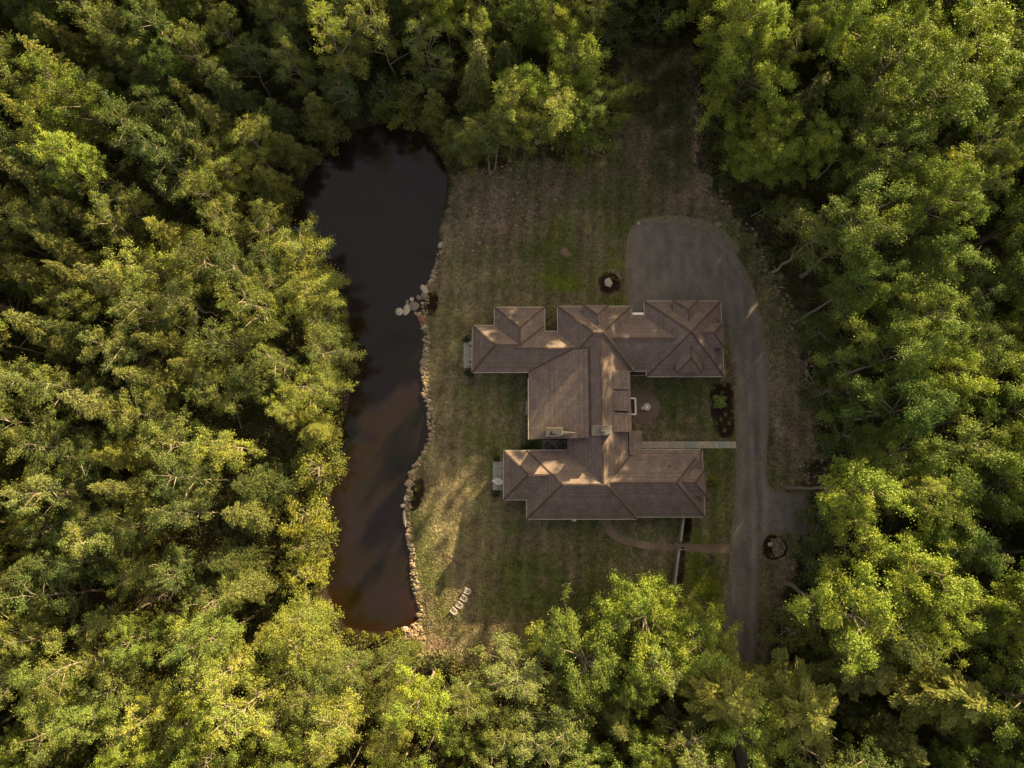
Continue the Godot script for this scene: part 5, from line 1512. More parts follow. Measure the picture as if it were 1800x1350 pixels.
	tube(lg676, PackedVector3Array([Vector3(-19.23, 0.15, 25.47), Vector3(-19.9, 0.3, 26.52), Vector3(-20.97, 0.18, 27.27)]), PackedFloat32Array([0.13, 0.10400000000000001, 0.0585]), 8)
	tag(piece("fallen_log", made(lg676), M.bark_pale), "thin pale fallen log just below the pond", "log", "fallen logs")
	var lg692 := start()
	tube(lg692, PackedVector3Array([Vector3(-20.03, 0.15, -61.46), Vector3(-20.99, 0.3, -61.67), Vector3(-22.36, 0.18, -62.18)]), PackedFloat32Array([0.1, 0.08000000000000002, 0.045000000000000005]), 8)
	tag(piece("fallen_log", made(lg692), M.bark_pale), "bleached branch lying at the pond's upper tip", "log", "fallen logs")
	var lg1320 := start()
	tube(lg1320, PackedVector3Array([Vector3(39.55, 0.15, -43.8), Vector3(41.17, 0.3, -44.64), Vector3(42.39, 0.18, -45.78)]), PackedFloat32Array([0.09, 0.072, 0.0405]), 8)
	tag(piece("fallen_log", made(lg1320), M.bark_pale), "thin fallen branch beside the turning circle", "log", "fallen logs")
	grow_kinds()
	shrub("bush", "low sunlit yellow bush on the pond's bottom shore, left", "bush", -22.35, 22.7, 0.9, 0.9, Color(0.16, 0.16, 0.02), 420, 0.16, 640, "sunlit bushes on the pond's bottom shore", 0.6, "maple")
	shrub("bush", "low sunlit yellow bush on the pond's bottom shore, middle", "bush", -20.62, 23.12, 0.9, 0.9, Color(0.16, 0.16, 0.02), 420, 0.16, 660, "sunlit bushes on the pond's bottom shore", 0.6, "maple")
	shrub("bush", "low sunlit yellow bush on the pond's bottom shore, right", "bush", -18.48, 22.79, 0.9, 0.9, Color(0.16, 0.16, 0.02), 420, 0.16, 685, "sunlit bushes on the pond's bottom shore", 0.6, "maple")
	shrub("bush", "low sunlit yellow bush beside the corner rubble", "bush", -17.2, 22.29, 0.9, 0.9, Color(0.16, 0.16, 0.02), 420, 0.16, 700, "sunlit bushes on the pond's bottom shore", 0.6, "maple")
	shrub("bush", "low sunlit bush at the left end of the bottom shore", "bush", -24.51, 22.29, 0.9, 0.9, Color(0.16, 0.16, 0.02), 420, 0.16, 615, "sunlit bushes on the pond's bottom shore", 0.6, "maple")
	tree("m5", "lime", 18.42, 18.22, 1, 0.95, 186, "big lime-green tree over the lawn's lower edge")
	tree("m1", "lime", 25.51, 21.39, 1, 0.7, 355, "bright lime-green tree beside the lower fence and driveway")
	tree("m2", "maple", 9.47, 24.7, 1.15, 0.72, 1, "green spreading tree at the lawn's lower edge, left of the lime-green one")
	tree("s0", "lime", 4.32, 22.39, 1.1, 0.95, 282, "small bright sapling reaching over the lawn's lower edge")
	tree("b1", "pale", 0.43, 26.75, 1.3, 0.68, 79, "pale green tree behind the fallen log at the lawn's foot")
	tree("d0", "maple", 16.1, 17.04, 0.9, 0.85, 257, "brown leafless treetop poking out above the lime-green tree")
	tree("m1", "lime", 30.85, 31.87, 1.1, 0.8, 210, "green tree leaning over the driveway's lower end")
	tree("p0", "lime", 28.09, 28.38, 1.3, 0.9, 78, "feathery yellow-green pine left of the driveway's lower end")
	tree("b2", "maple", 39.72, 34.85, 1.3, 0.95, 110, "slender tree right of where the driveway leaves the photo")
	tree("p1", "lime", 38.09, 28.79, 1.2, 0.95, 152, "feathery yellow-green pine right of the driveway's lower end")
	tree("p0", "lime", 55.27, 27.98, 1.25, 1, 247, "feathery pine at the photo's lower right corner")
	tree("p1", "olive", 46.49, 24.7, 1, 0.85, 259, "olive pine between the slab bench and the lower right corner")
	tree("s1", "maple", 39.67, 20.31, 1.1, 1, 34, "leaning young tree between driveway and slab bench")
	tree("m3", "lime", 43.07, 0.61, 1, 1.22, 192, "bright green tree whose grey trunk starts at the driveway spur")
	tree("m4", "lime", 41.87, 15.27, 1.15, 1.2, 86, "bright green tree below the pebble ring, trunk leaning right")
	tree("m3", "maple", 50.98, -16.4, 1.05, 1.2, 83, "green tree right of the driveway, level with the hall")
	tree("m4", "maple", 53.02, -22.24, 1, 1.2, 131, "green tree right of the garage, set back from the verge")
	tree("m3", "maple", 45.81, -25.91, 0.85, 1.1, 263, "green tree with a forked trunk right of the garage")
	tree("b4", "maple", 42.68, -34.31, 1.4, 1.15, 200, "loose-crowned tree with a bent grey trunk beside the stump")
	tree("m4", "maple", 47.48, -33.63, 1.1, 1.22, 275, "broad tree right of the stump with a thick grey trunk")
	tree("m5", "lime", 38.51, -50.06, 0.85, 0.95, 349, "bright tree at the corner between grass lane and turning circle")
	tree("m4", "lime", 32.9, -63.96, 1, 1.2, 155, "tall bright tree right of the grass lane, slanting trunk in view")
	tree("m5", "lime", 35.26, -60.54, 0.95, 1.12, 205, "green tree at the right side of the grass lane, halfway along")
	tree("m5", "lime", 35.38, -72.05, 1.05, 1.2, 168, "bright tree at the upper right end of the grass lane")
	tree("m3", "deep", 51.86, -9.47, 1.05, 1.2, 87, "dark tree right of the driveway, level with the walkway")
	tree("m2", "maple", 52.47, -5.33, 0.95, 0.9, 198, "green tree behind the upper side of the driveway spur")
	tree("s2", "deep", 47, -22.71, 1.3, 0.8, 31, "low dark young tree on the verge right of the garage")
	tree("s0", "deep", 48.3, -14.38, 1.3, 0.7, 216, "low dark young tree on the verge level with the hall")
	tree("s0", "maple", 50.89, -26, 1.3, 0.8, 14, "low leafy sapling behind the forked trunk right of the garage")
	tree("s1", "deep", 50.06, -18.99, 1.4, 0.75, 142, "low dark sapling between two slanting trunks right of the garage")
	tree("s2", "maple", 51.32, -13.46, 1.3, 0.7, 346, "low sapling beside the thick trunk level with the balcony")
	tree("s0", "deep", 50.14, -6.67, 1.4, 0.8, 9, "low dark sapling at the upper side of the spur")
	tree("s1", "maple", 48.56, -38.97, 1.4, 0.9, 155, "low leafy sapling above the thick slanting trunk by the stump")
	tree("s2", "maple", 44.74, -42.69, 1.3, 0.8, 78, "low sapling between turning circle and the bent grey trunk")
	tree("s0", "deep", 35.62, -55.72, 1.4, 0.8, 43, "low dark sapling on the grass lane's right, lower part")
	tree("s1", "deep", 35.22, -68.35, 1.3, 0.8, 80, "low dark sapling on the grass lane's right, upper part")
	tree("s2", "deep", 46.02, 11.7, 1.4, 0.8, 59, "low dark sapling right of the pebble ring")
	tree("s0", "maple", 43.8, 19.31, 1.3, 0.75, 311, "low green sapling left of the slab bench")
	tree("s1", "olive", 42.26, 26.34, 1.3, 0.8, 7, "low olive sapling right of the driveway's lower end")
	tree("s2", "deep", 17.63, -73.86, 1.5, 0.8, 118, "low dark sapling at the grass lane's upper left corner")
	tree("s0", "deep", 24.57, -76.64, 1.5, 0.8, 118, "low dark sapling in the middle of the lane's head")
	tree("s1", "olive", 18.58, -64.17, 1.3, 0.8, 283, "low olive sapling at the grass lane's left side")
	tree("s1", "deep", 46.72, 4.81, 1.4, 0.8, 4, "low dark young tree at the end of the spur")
	tree("m0", "deep", 21.89, -86.63, 1.2, 1.15, 244, "unseen dark tall tree added beyond the grass lane's head, left of its middle")  # out of view, added to block low sun from the lawn
	tree("m2", "deep", 28.41, -88.28, 1.3, 1.15, 272, "unseen dark tall tree added beyond the grass lane's head, right of its middle")  # second unseen tree, added to keep sun streaks off the lawn
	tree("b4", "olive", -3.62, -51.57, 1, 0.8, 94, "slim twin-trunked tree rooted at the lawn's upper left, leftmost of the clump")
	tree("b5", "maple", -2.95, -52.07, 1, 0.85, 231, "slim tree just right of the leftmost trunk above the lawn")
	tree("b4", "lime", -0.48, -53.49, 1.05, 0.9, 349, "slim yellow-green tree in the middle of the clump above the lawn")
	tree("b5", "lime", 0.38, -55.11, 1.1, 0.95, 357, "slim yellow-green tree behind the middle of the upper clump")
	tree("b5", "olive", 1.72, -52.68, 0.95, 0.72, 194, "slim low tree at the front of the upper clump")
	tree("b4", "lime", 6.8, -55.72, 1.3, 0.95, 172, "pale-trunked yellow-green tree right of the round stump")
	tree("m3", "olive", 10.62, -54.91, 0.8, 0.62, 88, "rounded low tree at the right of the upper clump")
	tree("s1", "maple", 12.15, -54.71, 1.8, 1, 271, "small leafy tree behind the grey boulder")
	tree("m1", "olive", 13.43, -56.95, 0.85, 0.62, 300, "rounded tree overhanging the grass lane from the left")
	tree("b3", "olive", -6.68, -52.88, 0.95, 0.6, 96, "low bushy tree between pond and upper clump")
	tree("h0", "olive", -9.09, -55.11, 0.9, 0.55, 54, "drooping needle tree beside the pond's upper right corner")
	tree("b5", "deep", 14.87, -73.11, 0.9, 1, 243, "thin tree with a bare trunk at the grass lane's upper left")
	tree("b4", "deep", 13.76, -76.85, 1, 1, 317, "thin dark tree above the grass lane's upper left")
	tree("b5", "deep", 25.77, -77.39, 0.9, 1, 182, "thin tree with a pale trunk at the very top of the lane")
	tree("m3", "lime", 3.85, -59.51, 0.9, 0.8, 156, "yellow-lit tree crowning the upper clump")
	tree("m2", "lime", 9.67, -63.13, 0.95, 0.85, 331, "yellow-lit broad tree behind the upper clump, near the lane")
	tree("h1", "olive", -12, -57.97, 1, 0.7, 211, "needle tree overhanging the pond's upper right tip")
	tree("b0", "lime", -29.76, -27.9, 1.25, 0.62, 307, "bright birch leaning over the pond's narrows")
	tree("b1", "olive", -29.05, -23.84, 1.1, 0.5, 19, "low olive tree on the west bank opposite the stepping stones")
	tree("b2", "maple", -28.32, -18.99, 1.15, 0.55, 323, "low tree on the west bank opposite the upper wing")
	tree("b3", "lime", -29.02, -13.46, 1.2, 0.6, 108, "bright tree on the west bank opposite the hall")
	tree("h2", "lime", -30.03, -7.12, 0.9, 0.5, 130, "small bright needle tree on the west bank")
	tree("s0", "olive", -29.82, -1.77, 1.5, 0.8, 296, "small olive tree on the west bank, lower part")
	tree("s1", "lime", -30.1, 4.37, 1.5, 0.8, 338, "small bright tree on the west bank near the wide lower pool")
	tree("s2", "olive", -30.77, 9.56, 1.4, 0.7, 302, "small olive tree above the lower left shore")
	tree("s0", "lime", -30.45, 12.98, 1.4, 0.7, 157, "small yellow tree on the lower left shore")
	tree("b4", "lime", -29.54, 18.05, 1.2, 0.6, 244, "bright tree at the pond's lower left corner")
	tree("b0", "lime", -29.39, 21.8, 1.5, 0.65, 320, "bright broad tree below the pond's lower left corner")
	tree("b1", "olive", -37.52, -39.45, 1, 0.6, 173, "olive tree at the pond's upper left bay")
	tree("b2", "lime", -31.67, -34.11, 1.2, 0.7, 42, "large yellow birch beside the pond's upper left bay")
	tree("h0", "olive", -37.88, -46.86, 1, 0.6, 120, "drooping needle tree left of the pond's upper pool")
	tree("h2", "olive", -35.3, -52.88, 1, 0.6, 161, "brownish needle tree above the upper pool's left shore")
	tree("h1", "olive", -31.19, -57.46, 1.1, 0.65, 53, "needle tree with bare lower boughs above the upper pool")
	tree("b3", "deep", -26.52, -61.26, 0.9, 0.6, 337, "dark tree at the pond's upper tip, left side")
	tree("s2", "deep", -20.27, -62.09, 1.5, 0.7, 357, "dark low tree at the pond's very tip")
	tree("s1", "olive", -17.36, -61.57, 1.4, 0.8, 19, "olive young tree right of the pond's tip")
	tree("m1", "pale", -39.41, 20.1, 0.75, 0.99, 225, "pale green broad-crowned tree level with the pond's foot, third tree back from the pond")
	tree("b0", "olive", -50.26, -9.4, 1.01, 1.11, 9, "olive slender tree level with the white table, fourth tree back from the pond")
	tree("m3", "maple", 70.21, 21.28, 0.89, 1.19, 57, "mid-green broad-crowned tree level with the pond's foot, second tree back from the driveway")
	tree("h0", "olive", -71.79, -5.46, 0.99, 1.01, 98, "olive needle tree level with the two chimneys, sixth tree back from the pond")
	tree("b0", "lime", -66.65, -52.39, 1, 1.11, 195, "bright yellow-green slender tree level with the pond's upper tip, tenth tree back from the pond")
	tree("m2", "maple", 45.23, -69.07, 0.87, 1.18, 255, "mid-green broad-crowned tree along the photo's top edge, first tree back from the driveway")
	tree("b1", "deep", -50.51, -46.48, 1.18, 0.95, 237, "dark green slender tree level with the pond's upper pool, fourth tree back from the pond")
	tree("m2", "maple", 71.12, -36.11, 1.1, 1.3, 174, "mid-green broad-crowned tree level with the gravel verge, third tree back from the driveway")
	tree("b4", "maple", -55.48, 18.16, 0.9, 0.78, 257, "mid-green slender tree level with the lawn chairs, fourth tree back from the pond")
	tree("h3", "maple", -59.68, 34.87, 1.07, 0.85, 250, "mid-green needle tree along the photo's lower edge, tenth tree back from the pond")
	tree("m3", "lime", -58.43, -45.29, 0.66, 1.17, 109, "bright yellow-green broad-crowned tree level with the pond's upper pool, fifth tree back from the pond")
	tree("b5", "deep", -40.81, -64.56, 0.99, 0.75, 132, "dark green slender tree just below the photo's top edge, fourth tree back from the pond")
	tree("h3", "maple", 14.03, 31.52, 1.03, 0.89, 288, "mid-green needle tree below the lower east wing, fourth tree down from the lawn")
	tree("b3", "maple", -58.64, 4.79, 0.81, 0.74, 273, "mid-green slender tree level with the wooden fences, eighth tree back from the pond")
	tree("h3", "maple", -51.97, 34.81, 1.08, 0.81, 318, "mid-green needle tree along the photo's lower edge, seventh tree back from the pond")
	tree("h3", "olive", -56.11, -55.65, 0.99, 0.75, 122, "olive needle tree level with the pond's upper tip, fifth tree back from the pond")
	tree("m3", "deep", 64.33, -69.79, 1.19, 1, 151, "dark green broad-crowned tree along the photo's top edge, third tree back from the driveway")
	tree("m4", "maple", 57.29, -50.52, 1.14, 1.25, 357, "mid-green broad-crowned tree level with the pond's upper tip, fourth tree back from the driveway")
	tree("b2", "maple", -33.78, -64.88, 1.02, 0.84, 146, "mid-green slender tree just below the photo's top edge, third tree back from the pond")
	tree("m2", "olive", 64.9, 27.42, 1.1, 1.06, 70, "olive broad-crowned tree near the photo's lower edge, first tree back from the driveway")
	tree("b0", "lime", 60.02, -42.81, 1.1, 1.27, 6, "bright yellow-green slender tree level with the pond's upper pool, third tree back from the driveway")
	tree("m2", "olive", 51.75, -57.38, 1.12, 1.3, 279, "olive broad-crowned tree just below the photo's top edge, third tree back from the driveway")
	tree("m4", "maple", 60.57, -5.54, 1.07, 0.98, 3, "mid-green broad-crowned tree level with the two chimneys, first tree back from the driveway")
	tree("m3", "olive", -38.65, 34.53, 0.82, 1.05, 280, "olive broad-crowned tree along the photo's lower edge, fourth tree back from the pond")
	tree("m4", "lime", -47.25, 34.7, 0.64, 1.08, 161, "bright yellow-green broad-crowned tree along the photo's lower edge, sixth tree back from the pond")
	tree("b0", "maple", -61.84, -66.57, 0.85, 0.85, 247, "mid-green slender tree just below the photo's top edge, eleventh tree back from the pond")
	tree("b2", "deep", -59.48, -3.75, 0.93, 0.9, 257, "dark green slender tree level with the two chimneys, fourth tree back from the pond")
	tree("h3", "maple", -62.76, -72.64, 0.92, 1.04, 77, "mid-green needle tree cut by the photo's top edge, eighth tree back from the pond")
	tree("h0", "maple", -44.24, -55.44, 1.02, 0.97, 98, "mid-green needle tree level with the pond's upper tip, second tree back from the pond")
	tree("m2", "olive", -61.16, -53.26, 0.84, 1.17, 96, "olive broad-crowned tree level with the pond's upper tip, eighth tree back from the pond")
	tree("m3", "maple", 2.36, 39.5, 0.82, 0.75, 196, "mid-green broad-crowned tree below the lower west wing, fourth tree down from the lawn")
	tree("b2", "lime", -22.67, 31.45, 1.12, 0.97, 112, "bright yellow-green slender tree along the photo's lower edge, second tree back from the pond")
	tree("b2", "olive", -72.27, 3.63, 0.91, 1.18, 42, "olive slender tree level with the lower wing, seventh tree back from the pond")
	tree("b1", "lime", -66.48, 19.77, 0.86, 1.1, 90, "bright yellow-green slender tree level with the pond's foot, ninth tree back from the pond")
	tree("b1", "maple", 7.21, 31.06, 1.19, 0.84, 144, "mid-green slender tree below the main block, first tree down from the lawn")
	tree("h3", "maple", 43.84, -56.03, 1.17, 1, 190, "mid-green needle tree level with the pond's upper tip, first tree back from the driveway")
	tree("b2", "maple", 67.81, -44.37, 0.93, 1.31, 122, "mid-green slender tree level with the pond's upper pool, fifth tree back from the driveway")
	tree("m0", "olive", 72.42, 1.34, 0.88, 0.78, 312, "olive broad-crowned tree level with the lower wing, fourth tree back from the driveway")
	tree("h3", "pale", -56.18, -27.72, 1.07, 1.2, 112, "pale green needle tree level with the round mulch bed, sixth tree back from the pond")
	tree("b1", "deep", -51.36, -54.37, 0.84, 0.95, 263, "dark green slender tree level with the pond's upper tip, fourth tree back from the pond")
	tree("b5", "lime", -66.51, -0.1, 0.9, 0.75, 230, "bright yellow-green slender tree level with the lower wing, sixth tree back from the pond")
	tree("b1", "maple", -61.5, -13.77, 0.93, 1, 241, "mid-green slender tree level with the white table, seventh tree back from the pond")
	tree("m4", "lime", 65.25, -61.94, 1.18, 1.13, 117, "bright yellow-green broad-crowned tree just below the photo's top edge, fifth tree back from the driveway")
	tree("b5", "maple", -1.76, 32.55, 0.91, 0.74, 133, "mid-green slender tree below the lower west wing, first tree down from the lawn")
	tree("b0", "olive", -43.47, -32.5, 1.17, 0.98, 218, "olive slender tree level with the round mulch bed, third tree back from the pond")
	tree("h1", "lime", 8.9, -70.79, 1.08, 1.26, 151, "bright yellow-green needle tree above the main block, third tree up from the lawn")
	tree("b0", "maple", -74.26, -61.41, 1.14, 1.19, 40, "mid-green slender tree just below the photo's top edge, fourteenth tree back from the pond")
	tree("m3", "maple", -30.61, 36.17, 0.71, 0.88, 3, "mid-green broad-crowned tree cut by the photo's lower edge, fifth tree back from the pond")
	tree("m3", "deep", 65.35, 39.8, 0.87, 1.2, 159, "dark green broad-crowned tree cut by the photo's lower edge, fifth tree back from the driveway")
	tree("b4", "lime", 7.66, 39.28, 0.8, 0.81, 160, "bright yellow-green slender tree below the main block, third tree down from the lawn")
	tree("b1", "maple", -39.11, -72.45, 0.81, 0.88, 30, "mid-green slender tree along the photo's top edge, eighth tree back from the pond")
	tree("b0", "maple", -23.27, 25.91, 0.87, 0.7, 286, "mid-green slender tree near the photo's lower edge, third tree back from the pond")
	tree("b3", "maple", -62.7, -59.55, 0.97, 0.81, 58, "mid-green slender tree level with the pond's upper tip, seventh tree back from the pond")
	tree("b0", "olive", -45.08, -42.13, 0.92, 0.98, 168, "olive slender tree level with the gravel verge, second tree back from the pond")
	tree("h3", "maple", 60.16, -76.87, 1.07, 1.34, 296, "mid-green needle tree cut by the photo's top edge, sixth tree back from the driveway")
	tree("b1", "lime", -5.06, -65.35, 0.8, 1.06, 119, "bright yellow-green slender tree above the pond's upper right corner, second tree up from the lawn")
	tree("m2", "maple", -11.62, 36.89, 0.82, 1.17, 30, "mid-green broad-crowned tree cut by the photo's lower edge, first tree back from the pond")
	tree("b1", "lime", -52.08, -31.72, 1.17, 0.98, 351, "bright yellow-green slender tree level with the round mulch bed, fifth tree back from the pond")
	tree("h1", "lime", -67.54, -62.21, 1.04, 1.14, 81, "bright yellow-green needle tree just below the photo's top edge, twelfth tree back from the pond")
	tree("h1", "maple", -65.24, -33.69, 1, 1.04, 74, "mid-green needle tree level with the round mulch bed, eighth tree back from the pond")
	tree("b1", "maple", -40.79, -20.97, 1.18, 0.88, 352, "mid-green slender tree level with the upper wing, second tree back from the pond")
	tree("h2", "lime", 52.48, -71.09, 1.14, 1.08, 118, "bright yellow-green needle tree along the photo's top edge, second tree back from the driveway")
	tree("b4", "pale", -69.09, 13.02, 1.04, 1.02, 251, "pale green slender tree level with the lawn chairs, sixth tree back from the pond")
	tree("m4", "maple", 80.15, -68.88, 0.93, 1.26, 214, "mid-green broad-crowned tree along the photo's top edge, fourth tree back from the driveway")
	tree("m3", "deep", 60.28, 7.2, 0.89, 0.95, 153, "dark green broad-crowned tree level with the wooden fences, second tree back from the driveway")
	tree("d0", "maple", 20.72, 28.95, 0.83, 0.81, 73, "bare grey leafless tree below the lower east wing, third tree down from the lawn")
	tree("b3", "maple", -65.15, 25.33, 1.03, 1.18, 282, "mid-green slender tree near the photo's lower edge, fourteenth tree back from the pond")
	tree("b4", "olive", -52.33, 11.46, 1.05, 0.73, 258, "olive slender tree level with the wooden fences, sixth tree back from the pond")
	tree("b0", "maple", -26.85, 28.29, 1.18, 0.75, 176, "mid-green slender tree near the photo's lower edge, fourth tree back from the pond")
	tree("b1", "maple", -12.58, -64.38, 1.04, 0.96, 285, "mid-green slender tree just below the photo's top edge, first tree back from the pond")
	tree("b4", "olive", -49.86, 5.2, 1.16, 0.89, 54, "olive slender tree level with the wooden fences, fifth tree back from the pond")
	tree("b4", "maple", -30.89, -71.26, 0.85, 0.95, 68, "mid-green slender tree along the photo's top edge, fifth tree back from the pond")
	tree("m3", "lime", 71.41, 9.83, 1.09, 1.17, 135, "bright yellow-green broad-crowned tree level with the wooden fences, fourth tree back from the driveway")
	tree("b5", "maple", -42.73, -11.86, 1.15, 0.76, 19, "mid-green slender tree level with the white table, third tree back from the pond")
	tree("d1", "olive", -75.13, -25.75, 1.19, 0.87, 293, "bare grey leafless tree level with the stepping stones, sixth tree back from the pond")
	tree("h2", "maple", -76.89, -43.29, 0.89, 1.1, 133, "mid-green needle tree level with the pond's upper pool, tenth tree back from the pond")
	tree("b4", "olive", -17.29, 25.01, 1.12, 0.57, 296, "olive slender tree level with the pond's foot, first tree back from the pond")
	tree("b2", "lime", 47.94, -77.3, 0.85, 1.07, 288, "bright yellow-green slender tree cut by the photo's top edge, third tree back from the driveway")
	tree("h2", "pale", -68.41, 35.37, 0.89, 0.97, 177, "pale green needle tree along the photo's lower edge, twelfth tree back from the pond")
	tree("b3", "maple", -63.99, -5.5, 1.14, 0.93, 70, "mid-green slender tree level with the two chimneys, fifth tree back from the pond")
	tree("h2", "deep", -62.25, -21.51, 0.87, 1, 158, "dark green needle tree level with the upper wing, seventh tree back from the pond")
	tree("m3", "deep", -52.02, -61.72, 0.66, 0.79, 92, "dark green broad-crowned tree just below the photo's top edge, eighth tree back from the pond")
	tree("m0", "maple", 63.17, -17.98, 1.14, 0.95, 281, "mid-green broad-crowned tree level with the upper wing, first tree back from the driveway")
	tree("h3", "maple", 72.11, -75.67, 0.88, 1.22, 84, "mid-green needle tree cut by the photo's top edge, eighth tree back from the driveway")
	tree("m0", "maple", 1.32, -67.58, 0.81, 0.97, 258, "mid-green broad-crowned tree above the upper west wing, second tree up from the lawn")
	tree("b1", "maple", -33.96, -17.4, 0.8, 0.77, 252, "mid-green slender tree level with the upper wing, first tree back from the pond")
	tree("m3", "olive", 60.76, 18.41, 1.04, 0.78, 83, "olive broad-crowned tree level with the lawn chairs, second tree back from the driveway")
	tree("b5", "olive", -19.3, -67.65, 1.2, 1.04, 121, "olive slender tree along the photo's top edge, third tree back from the pond")
	tree("b3", "maple", -31.74, -77.42, 0.97, 1.02, 40, "mid-green slender tree cut by the photo's top edge, third tree back from the pond")
	tree("m4", "maple", 74.07, -68.16, 0.89, 0.89, 297, "mid-green broad-crowned tree just below the photo's top edge, seventh tree back from the driveway")
	tree("b5", "maple", -69.14, -36.65, 1.02, 0.97, 101, "mid-green slender tree level with the gravel verge, seventh tree back from the pond")
	tree("b0", "maple", -46.43, -5.6, 1.12, 1.13, 48, "mid-green slender tree level with the two chimneys, second tree back from the pond")
	tree("m2", "maple", 61.99, 35.59, 0.81, 0.79, 202, "mid-green broad-crowned tree along the photo's lower edge, third tree back from the driveway")
	tree("h2", "olive", -55.6, -14.55, 0.86, 0.78, 35, "olive needle tree level with the white table, fifth tree back from the pond")
	tree("m1", "lime", 56.32, -63.43, 0.98, 1.1, 262, "bright yellow-green broad-crowned tree just below the photo's top edge, fourth tree back from the driveway")
	tree("b2", "lime", -17.63, 35.84, 0.82, 0.75, 339, "bright yellow-green slender tree along the photo's lower edge, first tree back from the pond")
	tree("h2", "maple", -70.5, -44.2, 1.05, 1.18, 98, "mid-green needle tree level with the pond's upper pool, eighth tree back from the pond")
	tree("b5", "maple", -57.71, -65.52, 1.16, 1.14, 356, "mid-green slender tree just below the photo's top edge, tenth tree back from the pond")
	tree("b3", "maple", -57.7, 31.2, 0.88, 1.1, 27, "mid-green slender tree along the photo's lower edge, ninth tree back from the pond")
	tree("b1", "lime", -44.47, 20.27, 1.11, 0.79, 171, "bright yellow-green slender tree level with the pond's foot, fourth tree back from the pond")
	tree("b2", "maple", -46.53, -73.72, 0.88, 0.98, 140, "mid-green slender tree cut by the photo's top edge, fifth tree back from the pond")
	tree("b2", "olive", -76.16, -36.88, 0.91, 0.91, 147, "olive slender tree level with the gravel verge, eighth tree back from the pond")
	tree("b5", "olive", 12.83, -68.16, 0.94, 1.3, 75, "olive slender tree above the main block, second tree up from the lawn")
	tree("h2", "maple", -37.75, 4.93, 0.87, 1.14, 356, "mid-green needle tree level with the wooden fences, first tree back from the pond")
	tree("b1", "olive", -58.3, -35.96, 0.8, 1.01, 180, "olive slender tree level with the gravel verge, fifth tree back from the pond")
	tree("h0", "lime", -59.02, -76.79, 0.89, 0.73, 212, "bright yellow-green needle tree cut by the photo's top edge, seventh tree back from the pond")
	tree("h0", "deep", -36.6, -57.8, 0.87, 0.62, 265, "dark green needle tree level with the pond's upper tip, first tree back from the pond")
	tree("b1", "maple", 4.01, -75.15, 1.13, 1.05, 114, "mid-green slender tree above the upper west wing, third tree up from the lawn")
	tree("h3", "maple", -51.1, -71.23, 0.86, 1.02, 162, "mid-green needle tree along the photo's top edge, ninth tree back from the pond")
	tree("h1", "pale", -66.06, -40.64, 0.85, 0.79, 122, "pale green needle tree level with the gravel verge, sixth tree back from the pond")
	tree("b5", "deep", 44.93, 34.77, 1.01, 1.12, 232, "dark green slender tree along the photo's lower edge, first tree back from the driveway")
	tree("b3", "deep", -74.3, -72.03, 0.84, 0.92, 104, "dark green slender tree along the photo's top edge, fourteenth tree back from the pond")
	tree("m3", "maple", 56.92, -28.68, 0.99, 1.13, 205, "mid-green broad-crowned tree level with the round mulch bed, first tree back from the driveway")
	tree("h0", "deep", -38.25, -15.19, 1.11, 0.84, 107, "dark green needle tree level with the white table, second tree back from the pond")
	tree("b3", "lime", 41.87, -64.96, 0.9, 1.06, 147, "bright yellow-green slender tree just below the photo's top edge, first tree back from the driveway")
	tree("b4", "maple", -66.9, -13.75, 0.97, 1.04, 68, "mid-green slender tree level with the white table, eighth tree back from the pond")
	tree("m4", "lime", 52.04, 9.28, 1.03, 1.14, 159, "bright yellow-green broad-crowned tree level with the wooden fences, first tree back from the driveway")
	tree("m2", "lime", 75.79, -54.58, 1, 1.32, 85, "bright yellow-green broad-crowned tree level with the pond's upper tip, eighth tree back from the driveway")
	tree("b1", "deep", -58.95, 10.59, 1.06, 0.88, 88, "dark green slender tree level with the wooden fences, ninth tree back from the pond")
	tree("m3", "lime", 55.48, 15.39, 0.81, 0.99, 210, "bright yellow-green broad-crowned tree level with the lawn chairs, first tree back from the driveway")
	tree("b0", "olive", -81.21, -75.93, 0.84, 0.76, 216, "olive slender tree cut by the photo's top edge, twelfth tree back from the pond")
	tree("h3", "maple", -53.74, 1.94, 0.95, 1.16, 253, "mid-green needle tree level with the lower wing, fourth tree back from the pond")
	tree("m0", "lime", -27.96, -75.11, 0.7, 1.19, 275, "bright yellow-green broad-crowned tree cut by the photo's top edge, second tree back from the pond")
	tree("b5", "maple", -51.75, 25.33, 1.16, 0.9, 102, "mid-green slender tree near the photo's lower edge, eleventh tree back from the pond")
	tree("h3", "maple", -36.76, 14.05, 0.82, 1.02, 109, "mid-green needle tree level with the lawn chairs, first tree back from the pond")
	tree("m0", "maple", -71.61, -68.4, 0.74, 0.75, 358, "mid-green broad-crowned tree just below the photo's top edge, thirteenth tree back from the pond")
	tree("b4", "pale", -3.18, 36.68, 0.86, 0.82, 186, "pale green slender tree below the lower west wing, third tree down from the lawn")
	tree("b1", "maple", -25.3, -70.55, 0.92, 0.95, 282, "mid-green slender tree along the photo's top edge, fourth tree back from the pond")
	tree("b2", "maple", -52.26, -24.11, 1.07, 0.96, 132, "mid-green slender tree level with the stepping stones, fourth tree back from the pond")
	tree("m3", "lime", 70.2, -14.15, 1.12, 0.86, 93, "bright yellow-green broad-crowned tree level with the white table, third tree back from the driveway")
	tree("b3", "deep", -44.4, -0.39, 0.92, 1.09, 15, "dark green slender tree level with the lower wing, second tree back from the pond")
	tree("b5", "maple", -46.27, -50.85, 1.1, 0.88, 278, "mid-green slender tree level with the pond's upper pool, third tree back from the pond")
	tree("b1", "maple", 48.58, 19.09, 0.94, 1.24, 302, "mid-green slender tree level with the pond's foot, first tree back from the driveway")
